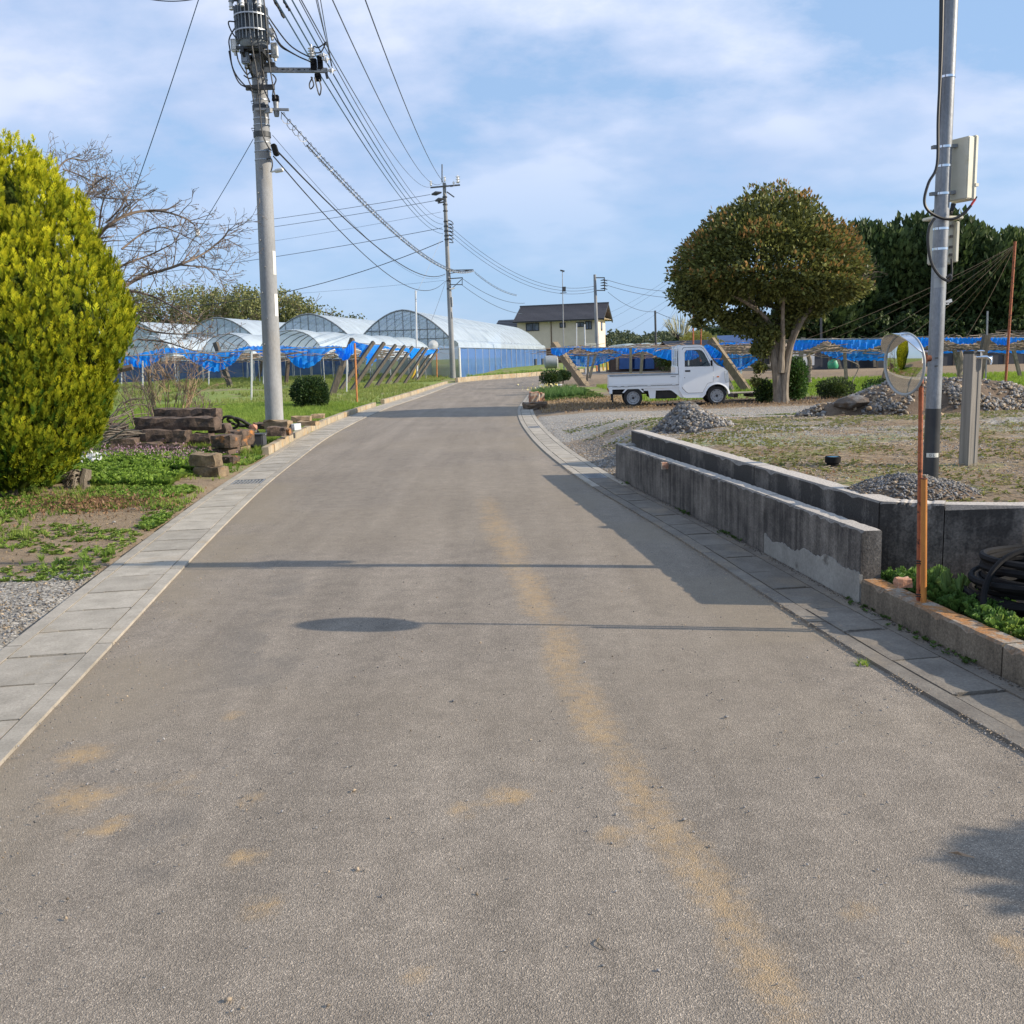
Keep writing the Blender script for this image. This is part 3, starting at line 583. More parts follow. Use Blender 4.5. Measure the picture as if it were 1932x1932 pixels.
agg = ramp(t, [(0, .66), (.5, .95), (.88, 1.12), (.965, 1.6)], vs_.outputs[0]).outputs[0]
gap = ramp(t, [(.25, 1.06), (.62, .74)], vor.outputs['Distance']).outputs[0]
def mul(c1, c2):
    n = N(t, 'ShaderNodeMix', data_type='RGBA', blend_type='MULTIPLY'); n.inputs[0].default_value = 1; Lk(c1, n.inputs[6]); Lk(c2, n.inputs[7]); return n.outputs[2]
c = mul(mul(big_, agg), gap); midn = ramp(t, [(.3, .84), (.7, 1.14)], tn(7, 6, .7)).outputs[0]; c = mul(c, midn)
strk = N(t, 'ShaderNodeMapping'); strk.inputs['Scale'].default_value = (3.2, .22, 1); Lk(ov, strk.inputs[0]); sn = N(t, 'ShaderNodeTexNoise', _Scale=1.0, _Detail=5.0); Lk(strk.outputs[0], sn.inputs['Vector']); c = mul(c, ramp(t, [(.35, .90), (.65, 1.10)], sn.outputs['Fac']).outputs[0])
c = mixc(ramp(t, [(.15, 0.0), (.9, .55)], sp.outputs[1]).outputs[0], c, ramp(t, [(.3, (.30, .245, .175)), (.7, (.245, .205, .15))], tn(30, 4)).outputs[0])
c = mixc(ramp(t, [(.2, 0.0), (.8, .55)], sp.outputs[2]).outputs[0], c, (.10, .098, .095))
sa = N(t, 'ShaderNodeMath', operation='MULTIPLY'); Lk(sp.outputs[0], sa.inputs[0]); Lk(ramp(t, [(.35, .25), (.62, 1.35)], tn(22, 8, .75)).outputs[0], sa.inputs[1]); c = mixc(ramp(t, [(.16, 0.0), (.55, .34), (1.0, .62)], sa.outputs[0]).outputs[0], c, (.48, .32, .15))
Lk(c, b.inputs['Base Color']); b.inputs['Roughness'].default_value = .85; b.inputs['Specular IOR Level'].default_value = .25
bn = N(t, 'ShaderNodeBump', _Strength=1.0, _Distance=.0028); ht = N(t, 'ShaderNodeMath', operation='MULTIPLY_ADD'); Lk(tn(70, 4, .7), ht.inputs[0]); ht.inputs[1].default_value = .7; Lk(vor.outputs['Distance'], ht.inputs[2]); Lk(ht.outputs[0], bn.inputs['Height']); bn.invert = False; Lk(bn.outputs[0], b.inputs['Normal'])
rm_.materials.append(m); ro = bpy.data.objects.new('road', rm_); C.objects.link(ro); ro['kind'] = 'structure'
# ---------------- gutters: a rim each side and half-metre lids with hand slots ----------------
def lid_mesh(w, slot, seed):
    mb = MB(); h = .05; l = .488; s = .012
    a = w/2-.004
    # slot cut in the near edge of every lid
    sl = .10
    poly = [(-a, 0), (-sl, 0), (-sl, s), (sl, s), (sl, 0), (a, 0), (a, l), (-a, l)] if slot else [(-a, 0), (a, 0), (a, l), (-a, l)]
    mb.prism(poly, -h, 0.0); return mb
def lidproto(w, slot, k):
    return lid_mesh(w, slot, k).build('gutter_lid', 'lid_concrete', None, bevel=.003)
def gutter(name, fx, w, sgn, y0, y1, y_stuff, grates, ydirtshade=-99):
    g = struct(name); ww = w-.20
    protos = [lidproto(ww, True, 0), lidproto(ww, False, 1)]+([lidproto(ww, True, 0), lidproto(ww, False, 1)] if ydirtshade > 0 else [])
    for p in protos[2:]: p.data.materials[0] = M['lid_dirt_shade']
    for p in protos: p.parent = g
    used = set(); y = y0; k = 0; n_l = 0
    zt = .012
    far = MB()
    while y < y1:
        x = float(fx(y))+sgn*w/2; x2 = float(fx(y+.5))+sgn*w/2; ang = -math.atan2(x2-x, .5)
        if any(abs(y-gy_) < .26 for gy_ in grates):
            gr = MB()
            for i in range(9): gr.box(((i/8-.5)*(ww-.05), .245, -.012), (.012, .46, .02))
            for yy in (.012, .478): gr.box((0, yy, -.012), (ww-.01, .014, .024))
            for xx in (-1, 1): gr.box((xx*(ww/2-.012), .245, -.012), (.012, .45, .024))
            for yy in (.16, .33): gr.box((0, yy, -.016), (ww-.04, .006, .012))
            go_ = gr.build('grate', 'galv_dull', g); go_.location = (x, y, zt); go_.rotation_euler = (0, 0, ang)
        elif y < y_stuff:
            p = protos[((k+1) % 2 if sgn > 0 else 0)+(2 if y < ydirtshade else 0)]
            if p.name not in used: used.add(p.name); o_ = p
            else: o_ = p.copy(); C.objects.link(o_); o_.parent = g
            o_.location = (x, y, zt+random.uniform(-.002, .003)); o_.rotation_euler = (random.uniform(-.004, .004), random.uniform(-.004, .004), ang+random.uniform(-.004, .004)); n_l += 1
        else:
            far.box((x, y+.245, zt-.02), (ww-.01, .485, .04), rotz(ang))
        y += .5; k += 1
    if far.v: o_ = far.build('gutter_lid', 'lid_concrete', g); o_['kind'] = 'stuff'
    for p in protos:
        if p.name not in used: bpy.data.objects.remove(p)
    # rims: 2 m castings
    ys = np.arange(y0-.3, y1, 2.0)
    for side in (0, 1):
        for i, ya in enumerate(ys):
            mb = MB(); q = [ya+.006+j*(1.988/4) for j in range(5)]; off = (0.0, .092) if side == 0 else (w-.092, w)
            vs = []; 
            for yy in q:
                xb = float(fx(yy))
                for oo, zz in ((off[0], -.12), (off[0], .014), (off[1], .014), (off[1], -.12)): vs.append((xb+sgn*oo, yy, zz))
            fs = []
            for j in range(4):
                for e in range(4): fs.append((j*4+e, j*4+(e+1) % 4, (j+1)*4+(e+1) % 4, (j+1)*4+e))
            fs += [(0, 1, 2, 3), (16, 17, 18, 19)]
            mb.add(vs, fs); mb.build('gutter_rim', 'lid_dirt_shade' if ya < ydirtshade-1 else 'lid_concrete', g)
    # black sheet close below the lids: the channel's shade given as colour
    mb = MB(); q = np.arange(y0-.3, y1+1, 1.0); vs = []
    for yy in q:
        xb = float(fx(yy)); vs += [(xb+sgn*.09, yy, -.055), (xb+sgn*(w-.09), yy, -.055)]
    mb.add(vs, [(2*j, 2*j+1, 2*j+3, 2*j+2) for j in range(len(q)-1)]); mb.build('channel_shade', 'black_rubber', g)
    return g
gutter('gutter', xLin, .62, -1, -2.38, 64, 46, [12.6])
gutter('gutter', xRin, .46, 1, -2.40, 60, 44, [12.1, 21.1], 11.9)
# ---------------- kerbs of separate blocks ----------------
def kerb(label, fx, y0, y1, h, w, mt='kerb_concrete', step=.6, zb=-.02, limit=999):
    k = thing('kerb', label, 'kerb', (float(fx(y0)), y0, 0)); y = y0; n = 0; rr = random.Random(int(y0*10))
    while y < y1-.05:
        ye = min(y+step-.01, y1); mb = MB(); x0, x1 = float(fx(y)), float(fx(ye)); dz = rr.uniform(-.006, .006); dx = rr.uniform(-.006, .006)
        vs = [(x0+dx, y, zb), (x0-w+dx, y, zb), (x0-w+dx, y, h+dz), (x0+dx, y, h+dz), (x1+dx, ye, zb), (x1-w+dx, ye, zb), (x1-w+dx, ye, h+dz), (x1+dx, ye, h+dz)]
        mb.add(vs, [(0, 1, 2, 3), (4, 7, 6, 5), (0, 3, 7, 4), (1, 5, 6, 2), (3, 2, 6, 7), (0, 4, 5, 1)]); mb.build('kerb_block', mt, k, bevel=.008); y += step; n += 1
    return k
xkL = lambda y: xLout(y)-.02
kerb('tan concrete kerb along the left verge in front of the near utility pole', xkL, 16.7, 33.8, .15, .13)
kerb('long weathered kerb beside the slanted trellis props, beyond the gap in the left verge', xkL, 35.6, 62.0, .17, .15)
kf = lambda s: np.interp(s, [0, 6, 16, 30, 60], [-3.0, -1.25, 2.7, 9, 24])
kerb('pale kerb curving round the bend in front of the blue greenhouse side', lambda y: xLin(y)-.15, 64.5, 96, .32, .2, step=1.0)
# ---------------- right: low front wall, ledge, back wall ----------------
fw = thing('retaining_wall', 'low soot-stained concrete wall beside the right gutter, in five cast panels', 'wall', (2.11, 5.66, 0))
ys_ = [5.66, 7.25, 8.85, 10.4, 11.4, 12.15]
for i in range(5):
    y0, y1 = ys_[i]+.004, ys_[i+1]-.004; mb = MB(); NN = 30; q = [y0+(y1-y0)*j/NN for j in range(NN+1)]; vs = []; rw = random.Random(i)
    for yy in q:
        xb = float(xRout(yy))+.012; ch = rw.random()**6*.022+rw.uniform(0, .003); zt = .475-.004*(yy-5)-ch*.35
        vs += [(xb, yy, -.1), (xb+.002, yy, zt-.008-ch), (xb+.010+ch, yy, zt), (xb+.118, yy, zt), (xb+.125, yy, zt-.008), (xb+.125, yy, -.1)]
    fs = [(j*6+e, j*6+(e+1) % 6, (j+1)*6+(e+1) % 6, (j+1)*6+e) for j in range(NN) for e in range(6)]+[(5, 4, 3, 2, 1, 0), tuple(NN*6+e for e in range(6))]
    mb.add(vs, fs); mb.build('wall_panel', 'wall_front', fw)
# pale mortar repair at the foot of the nearest panel
mb = MB(); rq = random.Random(8); top = [(5.662+1.578*j/60, .185+.03*math.sin(j*.11)+.016*math.sin(j*.42+1)+.008*rq.uniform(-1, 1)-.04*max(0, (j-38)/22)) for j in range(61)]
pv = []; 
for yy, zt in top:
    xb = float(xRout(yy))+.006; pv += [(xb, yy, -.05), (xb, yy, zt), (xb+.02, yy, zt), (xb+.02, yy, -.05)]
mb.add(pv, [(j*4+e, j*4+(e+1) % 4, (j+1)*4+(e+1) % 4, (j+1)*4+e) for j in range(len(top)-1) for e in range(4)]+[(0, 1, 2, 3)]); mb.build('mortar_patch', 'mortar', fw)
bw = thing('retaining_wall', 'raised back wall with pale top edging the gravel lot and turning right at the corner', 'wall', (2.38, 6.05, 0))
def wallpiece(pts, th_, zt, zb, mt, par, name='wall_panel'):
    """pts along the front foot; thickness goes to the lot side"""
    if len(pts) == 2: pts = [(pts[0][0]+(pts[1][0]-pts[0][0])*j/24, pts[0][1]+(pts[1][1]-pts[0][1])*j/24) for j in range(25)]
    mb = MB(); vs = []; n = len(pts); rw = random.Random(int(pts[0][0]*100)); zt0 = zt
    for i, (x, y) in enumerate(pts):
        ch = rw.random()**6*.025+rw.uniform(0, .003); zt = zt0-ch*.3
        a = Vector(pts[max(i-1, 0)]); b_ = Vector(pts[min(i+1, n-1)]); d = (b_-a).normalized(); nn = Vector((-d.y, d.x))
        ox, oy = nn.x*th_, nn.y*th_
        vs += [(x, y, zb), (x, y, zt-.01-ch), (x+nn.x*(.01+ch), y+nn.y*(.01+ch), zt), (x+ox*.95, y+oy*.95, zt), (x+ox, y+oy, zt-.01), (x+ox, y+oy, zb)]
    fs = [(j*6+e, j*6+(e+1) % 6, (j+1)*6+(e+1) % 6, (j+1)*6+e) for j in range(n-1) for e in range(6)]+[(5, 4, 3, 2, 1, 0), tuple((n-1)*6+e for e in range(6))]
    mb.add(vs, fs); return mb.build(name, mt, par)
A = Vector(WB[0]); B = Vector(WB[1]); Cc = Vector(WB[2]); Dd = Vector(WB[3])
for i in range(3): wallpiece([tuple(A+(B-A)*(i/3+.001)), tuple(A+(B-A)*((i+1)/3-.001))], .16, .585, -.1, 'wall_back', bw)
wallpiece([(2.385, 6.045), (2.72, 5.87)], .16, .584, -.1, 'wall_back', bw)
wallpiece([(2.726, 5.868), (3.14, 5.72), (5.0, 5.6)], .16, .583, -.1, 'wall_back', bw); wallpiece([(5.01, 5.6), (7.5, 5.45)], .16, .583, -.1, 'wall_back', bw)
mb = MB(); vs = []
for yy in np.linspace(6.06, 12.1, 20): vs += [(float(xRout(yy))+.13, yy, .36-.01*math.sin(yy*3)), (float(xWall(yy))+.03, yy, .372)]
mb.add(vs, [(2*j, 2*j+1, 2*j+3, 2*j+2) for j in range(19)]); mb.build('ledge', 'wall_back', bw)
# end cap between the walls where the far panel starts
mb = MB(); mb.bbox((1.475, 12.12, 0.0), (1.62, 12.16, .37)); mb.build('end_cap', 'wall_front', bw)
mb = MB(); mb.bbox((2.215, 6.03, 0.0), (2.385, 6.07, .355)); mb.build('end_cap', 'wall_back', bw)
# near curb with orange lichen
cb = thing('curb', 'low curb with orange lichen on its top at the right edge of the gutter', 'curb', (2.2, 4.9, 0))
cx_ = lambda y: float(xRout(y))+.01
for y0, y1 in ((-1.5, 1.2), (1.21, 2.85), (2.86, 4.30), (4.31, 5.645)):
    wallpiece([(cx_(y), y) for y in np.linspace(y1, y0, 26)], .125, .172, -.08, 'curb_lichen', cb, 'curb_block')
# ================= utility poles =================
def pole_shaft(mb, base, h, r0, r1, n=20): mb.lathe([(r0, 0), (r0+(r1-r0)*.33, h*.33), (r0+(r1-r0)*.66, h*.66), (r1, h)], base, n)
def band(mb, c, r, h=.05, n=20): mb.lathe([(r, -h/2), (r+.008, -h/2), (r+.008, h/2), (r, h/2)], c, n)
P1 = at(519, 818, 20.0); P1H = 13.6
def p1r(z): return .19-(.19-.115)*z/P1H
p1 = thing('utility_pole', 'tall concrete utility pole with a finned grey transformer beside the left verge', 'utility pole', P1)
P1b = at(519, 818, 20.0); P1t = at(490, 150, 20.0); P1d = (P1t-P1b)/(P1t.z-P1b.z)
def p1x(z): q_ = P1b+P1d*(z-P1b.z); return Vector((q_.x, q_.y, z))
mb = MB(); mb.tube([p1x(-.1+(P1H+.1)*i/8) for i in range(9)], [.19-(.19-.115)*i/8 for i in range(9)], 22); mb.build('shaft', 'pole_concrete', p1, True)
def z1(y): return at(490, y, 20).z   # height on the near pole for a photograph row
mb = MB()
for yy in (150, 168, 190, 212, 225, 237, 270, 287, 303): band(mb, p1x(z1(yy)), p1r(z1(yy))+.001, .02)
mb.multi('strap', 'galv', p1, True)
mb = MB()
for yy in (205, 255): band(mb, p1x(z1(yy)), p1r(z1(yy))+.008, .10)
mb.multi('clamp_band', 'steel_dark', p1, True)
for i, yy in enumerate((320, 366, 412, 455, 505, 553, 602, 650)):
    z = z1(yy)
    a_ = R(-120 if i % 2 else -95); mb = MB(); r_ = p1r(z); q_ = p1x(z); d_ = Vector((math.cos(a_), math.sin(a_), 0)); mb.tube([q_+d_*r_*.95, q_+d_*(r_+.035)], .013, 6); mb.build('step_bolt', 'galv_dull', p1)
mb = MB()
for y0, y1 in ((475, 520), (556, 598)):
    a_, b_ = z1(y1), z1(y0); r_ = p1r(a_)+.004
    vs = []; 
    for t_ in np.linspace(R(-40), R(-8), 5):
        for z in (a_, b_): q_ = p1x(z); vs.append((q_.x+math.cos(t_)*r_, q_.y+math.sin(t_)*r_, z))
    mb.add(vs, [(2*j, 2*j+2, 2*j+3, 2*j+1) for j in range(4)])
mb.multi('number_plate', 'white_plastic', p1)
# transformer: finned drum in front of the shaft
tz = z1(92); TC = at(478, 92, 19.5)
mb = MB(); mb.lathe([(.20, 0), (.235, .05), (.25, .12), (.25, 1.02), (.262, 1.03), (.262, 1.08), (.20, 1.14), (0, 1.17)], TC, 24); tr_ = mb.build('transformer', 'transformer_paint', p1, True)
for i in range(26):
    t_ = 2*math.pi*i/26; mb = MB(); c_ = TC+Vector((math.cos(t_)*.285, math.sin(t_)*.285, .42)); mb.box(c_, (.075, .012, .62), rotz(t_)); mb.build('cooling_fin', 'transformer_paint', tr_)
mb = MB()
for zz in (.28, .56): mb.lathe([(.318, zz-.012), (.328, zz-.012), (.328, zz+.012), (.318, zz+.012)], TC, 26)
mb.multi('fin_band', 'galv', tr_)
for a_ in (-150, -50, -100):
    a_ = R(a_); d_ = Vector((math.cos(a_), math.sin(a_), 0)); mb = MB(); mb.tube([TC+d_*.22+Vector((0, 0, .88)), TC+d_*.34+Vector((0, 0, .86)), TC+d_*.37+Vector((0, 0, .78))], [.06, .065, .05], 10); mb.build('bushing_hood', 'transformer_paint', tr_, True)
    mb = MB(); mb.lathe([(.03, -.14), (.045, -.13), (.03, -.10), (.045, -.08), (.035, -.03), (.04, .0)], TC+d_*.37+Vector((0, 0, .78)), 10); mb.build('bushing', 'porcelain', tr_, True)
# bracket carrying the drum
mb = MB(); b0 = TC+Vector((0, .15, -.06))
for sx_ in (-1, 1):
    mb.beam(b0+Vector((sx_*.18, -.32, 0)), b0+Vector((sx_*.18, .5, 0)), .06, .09); mb.beam(b0+Vector((sx_*.17, -.28, -.05)), p1x(tz-.55)+Vector((sx_*.10, -.1, 0)), .045, .045)
for yy in (-.26, .0, .28): mb.beam(b0+Vector((-.30, yy, .05)), b0+Vector((.30, yy, .05)), .07, .05)
mb.beam(b0+Vector((-.3, .3, -.12)), b0+Vector((.3, .3, -.12)), .08, .10)
mb.beam(b0+Vector((-.26, .1, -.58)), b0+Vector((.30, .1, -.58)), .07, .09)
mb.build('bracket', 'steel_dark', p1)
# switch boxes hung at the sides
for (px, py, w_, h_, Y_, mt_) in ((443, 86, .13, .22, 19.6, 'white_plastic'), (463, 110, .14, .20, 19.5, 'transformer_paint'), (518, 95, .12, .26, 19.8, 'white_plastic'), (513, 62, .10, .14, 19.7, 'porcelain'), (520, 186, .12, .12, 19.8, 'black_plastic')):
    c_ = at(px, py, Y_); mb = MB(); mb.box(c_, (w_, .12, h_)); mb.box(c_+Vector((0, -.065, 0)), (w_*.75, .01, h_*.8)); mb.tube([c_+Vector((0, 0, -h_/2)), c_+Vector((0, 0, -h_/2-.07))], .03, 8); mb.build('switch_box', mt_, p1, bevel=.012)
c_ = at(521, 202, 19.8); mb = MB(); mb.lathe([(.045, -.18), (.06, -.1), (.05, .0), (.06, .12), (.03, .2)], c_, 10); mb.build('surge_arrester', 'galv_dull', p1, True)
# side arm with insulators
arm = at(512, 131, 19.9); arm2 = at(618, 133, 19.9); mb = MB(); mb.beam(arm+Vector((-.35, 0, 0)), arm2, .07, .085); mb.beam(arm+Vector((.15, .02, -.0)), arm+Vector((-.05, .05, .12)), .05, .05); a_o = mb.build('arm', 'galv_dull', p1)
mb = MB()
for k_ in range(9): q_ = arm.lerp(arm2, .12+.095*k_); mb.box(q_+Vector((0, -.037, 0)), (.06 if k_ % 3 == 1 else .02, .006, .018))
mb.build('slot', 'under', a_o)['kind'] = 'stuff'
def insul(c_, n=4, r=.055, h=.05, axis_rot=None, mt_='porcelain', par=p1):
    mb = MB(); pr = [(.012, -.05)]
    for i in range(n): pr += [(r*.45, i*h), (r, i*h+h*.35), (r*.5, i*h+h*.6)]
    pr += [(.015, n*h), (.012, n*h+.05)]
    mb.lathe(pr, c_, 10, rot=axis_rot); return mb.build('insulator', mt_, par, True)
insul(at(589, 118, 19.9), 6, .075, .048)
ry_ = Matrix.Rotation(R(90), 3, 'Y')
for (px, py) in ((606, 104), (612, 112), (622, 133)): insul(at(px, py, 19.85), 2, .075, .04, ry_)
for (px, py, w_, h_) in ((592, 122, .12, .22), (604, 118, .10, .26), (600, 146, .12, .14)):
    mb = MB(); c_ = at(px, py, 19.9); mb.box(c_, (w_, .10, h_)); mb.box(c_+Vector((0, -.06, .03)), (w_*.5, .05, h_*.4)); mb.build('cutout_switch', 'black_plastic', p1, bevel=.01)
mb = MB(); mb.beam(at(602, 150, 19.9), at(603, 120, 19.9), .03, .03); mb.beam(at(614, 132, 19.9), at(618, 148, 19.9), .05, .05); mb.multi('arm_fitting', 'steel_dark', p1)
mb = MB(); mb.beam(at(480, 206, 19.75), at(545, 207, 19.75), .05, .045); mb.beam(at(500, 210, 19.8), at(512, 208, 19.7), .07, .08); mb.multi('lower_bracket', 'galv_dull', p1)
for (px, py) in ((473, 191), (474, 242)):
    mb = MB(); a_ = at(px, py, 19.9); mb.tube([a_+Vector((.14, 0, 0)), a_, a_+Vector((.02, 0, -.05)), a_+Vector((.16, 0, -.03)), a_+Vector((.20, 0, -.14))], .009, 5); mb.build('step_loop', 'steel_dark', p1)
c_ = at(519, 283, 19.85); mb = MB(); mb.box(c_, (.10, .16, .22), Matrix.Rotation(R(-14), 3, 'Y')); mb.build('closure_box', 'black_plastic', p1, bevel=.015)
l0 = at(513, 324, 19.8); l1 = at(534, 320, 19.6); mb = MB(); mb.tube([l0, l0.lerp(l1, .3), l0.lerp(l1, .35), l1.lerp(l0, .1), l1], [.018, .02, .04, .045, .02], 8); mb.build('street_lamp', 'white_plastic', p1, True)
# leads looping round the transformer and down the shaft
def sagline(a, b, s, n=14):
    a = Vector(a); b = Vector(b); return [a.lerp(b, i/n)-Vector((0, 0, s*4*(i/n)*(1-i/n))) for i in range(n+1)]
def pxpath(pts, Y): return [at(x, y, Y) for x, y in pts]
def smooth_path(pts, n=5):
    P = [Vector(p) for p in pts]; out = []
    for i in range(len(P)-1):
        p0 = P[max(i-1, 0)]; p1_ = P[i]; p2 = P[i+1]; p3 = P[min(i+2, len(P)-1)]
        for j in range(n):
            t_ = j/n; out.append(.5*((2*p1_)+(-p0+p2)*t_+(2*p0-5*p1_+4*p2-p3)*t_*t_+(-p0+3*p1_-3*p2+p3)*t_**3))
    out.append(P[-1]); return out
leads = [([(452, 27), (445, 40), (431, 41), (436, 58), (447, 74)], 19.3), ([(453, 28), (452, 42), (441, 56), (432, 75), (434, 95), (438, 125), (450, 148), (472, 170), (485, 175)], 19.5),
         ([(446, 95), (450, 115), (462, 136), (468, 140), (474, 130), (472, 112)], 19.4), ([(460, 142), (470, 148), (482, 145), (487, 150)], 19.5), ([(432, 96), (440, 132), (455, 160), (485, 168)], 19.5),
         ([(463, -10), (467, 30), (478, 100), (485, 140), (490, 200), (495, 250), (505, 275), (512, 284)], 19.2), ([(477, -10), (480, 40), (490, 100), (496, 160), (508, 190), (508, 192)], 19.25),
         ([(497, -10), (502, 40), (506, 100), (513, 150), (520, 186)], 19.35), ([(500, 20), (512, 40), (540, 78), (560, 95), (585, 108)], 19.6), ([(506, 40), (518, 60), (530, 85), (560, 105), (585, 116)], 19.6),
         ([(516, 68), (530, 88), (545, 97), (556, 103)], 19.7), ([(590, 98), (592, 88), (600, 90), (610, 84), (616, 80), (620, 95), (626, 125)], 19.8), ([(594, 100), (606, 98), (614, 82)], 19.8),
         ([(514, 140), (521, 150), (516, 165), (514, 190)], 19.8), ([(587, 145), (592, 160), (586, 168), (584, 158), (590, 146)], 19.8), ([(594, 146), (598, 165), (603, 180), (606, 165), (602, 150)], 19.8), ([(462, 104), (466, 140), (474, 165), (478, 188)], 19.5), ([(488, 150), (494, 130), (498, 150), (488, 170), (484, 190)], 19.5), ([(503, 300), (512, 300), (514, 312), (511, 325)], 19.8)]
for pts, Y_ in leads: mb = MB(); mb.tube(smooth_path(pxpath(pts, Y_), 4), .014, 5); mb.build('lead', 'cable', p1, True)
# thick shaded bits above: dead-end clamps on the low voltage lines
# ---- second pole at the bend ----
P2 = Vector((-4.06, 71.0, 0.0)); p2 = thing('utility_pole', 'plain concrete utility pole at the bend with a crossarm, two side brackets and white plates', 'utility pole', P2)
P2T = at(838, 345, 71).z; lean = at(838, 345, 71).x-P2.x
mb = MB(); n_ = 8
mb.tube([P2+Vector((lean*i/n_, 0, P2T*i/n_)) for i in range(n_+1)], [.21-.09*i/n_ for i in range(n_+1)], 16); mb.build('shaft', 'pole_concrete', p2, True)
def q2(px, py, dy=-.2): return at(px, py, 71+dy)
mb = MB(); mb.beam(q2(812, 354), q2(868, 349), .10, .10); mb.build('crossarm', 'steel_dark', p2)
mb = MB(); mb.tube([q2(834, 344), q2(834, 310)], .045, 6); mb.build('finial', 'steel_dark', p2)
for px, py, s_ in ((813, 350, 1.3), (864, 345, 2.0), (856, 350, 1.1), (839, 342, 1.3)): insul(q2(px, py), 3, .09*s_, .11*s_*.8, None, 'porcelain', p2)
for a_, b_, w_ in (((845, 510), (893, 509), .07), ((848, 516), (885, 510), .05), ((845, 526), (873, 524), .07), ((848, 537), (873, 537), .06), ((852, 545), (871, 527), .05), ((872, 524), (872, 538), .05), ((843, 362), (857, 372), .08), ((826, 383), (838, 381), .10)):
    mb = MB(); mb.beam(q2(*a_), q2(*b_), w_, w_); mb.build('side_bracket', 'steel_dark', p2)
mb = MB()
for yy in (372, 386, 398, 418, 427, 436, 445, 452, 510, 530, 545): c_ = q2(843+(yy-345)*.043-4.5, yy, 0); band(mb, (P2.x+lean*(c_.z/P2T), 71, c_.z), .17, .09, 12)
mb.multi('strap', 'steel_dark', p2)
for (px, py, l_) in ((822, 366, 16), (828, 378, 14)): mb = MB(); mb.tube([q2(px-l_*.5, py+1), q2(px, py-1), q2(px+l_*.7, py-3)], [.05, .16, .05], 8); mb.build('insulator', 'steel_dark', p2, True)
for i_ in range(6):
    yy = 415+i_*7; mb = MB(); mb.tube(smooth_path([q2(845, yy), q2(852, yy+3), q2(855, yy+8), q2(847, yy+7)], 3), .03, 4); mb.build('lead', 'cable', p2)
mb = MB()
for y0, y1 in ((560, 578), (588, 600)): a_ = q2(853, y0, -.1); b_ = q2(854, y1, -.1); mb.beam(a_, b_, .14, .06)
mb.multi('number_plate', 'white_plastic', p2)
mb = MB(); mb.tube([q2(848, 532+13), q2(852, 545), q2(858, 543)], [.04, .07, .05], 6); mb.build('street_lamp', 'white_plastic', p2)
# ---- third pole by the house and slender poles ----
def simple_pole(name, label, px_b, py_b, px_t, py_t, Y_, r0, r1, mt_, cat='pole', zb=None):
    a_ = at(px_b, py_b, Y_); b_ = at(px_t, py_t, Y_)
    if zb is not None: a_ = a_+(a_-b_)/(a_.z-b_.z)*(zb-a_.z)
    k = thing(name, label, cat, a_); mb = MB(); mb.tube([a_, a_.lerp(b_, .5), b_], [r0, (r0+r1)/2, r1], 10); mb.build('shaft', mt_, k, True); return k
p3 = simple_pole('utility_pole', 'concrete utility pole with a square bracket of insulators in front of the beige house', 1128, 690, 1122, 518, 85, .19, .12, 'pole_concrete', 'utility pole', 0)
for a_, b_ in (((1124, 518+6), (1141, 524)), ((1126, 548), (1141, 548)), ((1140, 523), (1141, 549))): mb = MB(); mb.beam(at(*a_, 84.8), at(*b_, 84.8), .08, .08); mb.build('side_bracket', 'steel_dark', p3)
for yy in (528, 533, 538, 544): mb = MB(); mb.tube([at(1133, yy+1, 84.8), at(1140, yy, 84.8), at(1146, yy-1+3, 84.8)], [.03, .07, .03], 6); mb.build('insulator', 'cable', p3)
simple_pole('slender_pole', 'slender pale pole rising in front of the finned greenhouse gable', 787, 700, 784, 548, 66, .075, .06, 'pipe_white', zb=.1)
simple_pole('antenna_mast', 'thin antenna mast standing in front of the beige house roof', 1064, 690, 1061, 512, 80, .05, .03, 'galv_dull', 'mast', 0)
k = bpy.data.objects['antenna_mast']; mb = MB(); mb.beam(at(1057, 510, 80), at(1065, 512, 80), .10, .12); mb.build('antenna_head', 'steel_dark', k); mb = MB(); mb.beam(at(1057, 553, 80), at(1069, 552, 80), .05, .05); mb.beam(at(1064, 541, 80), at(1064, 550, 80), .2, .3); mb.multi('aerial', 'steel_dark', k)
simple_pole('slender_pole', 'dark slender pole carrying a wire left of the pale pruned tree', 1238, 668, 1236, 586, 95, .12, .1, 'steel_dark', zb=0)
simple_pole('slender_pole', 'short white pipe pole in front of the beige house wall', 1105, 690, 1103, 612, 78, .05, .05, 'pipe_white', zb=0)
# ================= overhead lines =================
def wire(name, label, a, b, s, r, mt_='wire', group=None, n=22, cat='cable'):
    mb = MB(); mb.tube(sagline(a, b, s, n), r, 4, cap=False); o = mb.build(name, mt_, None, loc=tuple(a), recalc=False); tag(o, label, cat, group); return o
GR = 'power lines strung between the near utility pole and the pole at the bend'
GL = 'insulated line of the bundle from near the transformer to the pole at the bend'
wd = [((508, -20), 18, (836, 441), 1.0, .016, 'wire_blue', GL), ((526, -18), 18, (836, 433), 1.0, .016, 'wire_blue', GL), ((541, -18), 18, (836, 423), 1.0, .016, 'wire_blue', GL),
      ((554, -20), 18, (836, 412), 1.0, .011, 'wire', GL)]
for i, (a_, Y_, b_, s_, r_, mt_, g_) in enumerate(wd): wire('power_line', g_ if i < 0 else ('leftmost', 'second from the left', 'third from the left', 'thin fourth')[i]+' of the close lines from transformer height to the bend pole', at(*a_, Y_), at(*b_, 70.9), s_, r_, mt_, GR if i >= 0 else None)
HV = [((552, -30), (811, 353), 'thin dark line running to the left end of the far crossarm', .9), ((616, -25), (835, 344), 'thin dark line running to the middle top of the far pole', 1.2), ((680, -25), (861, 346), 'outermost thin dark line running to the right end of the far crossarm', 1.3)]
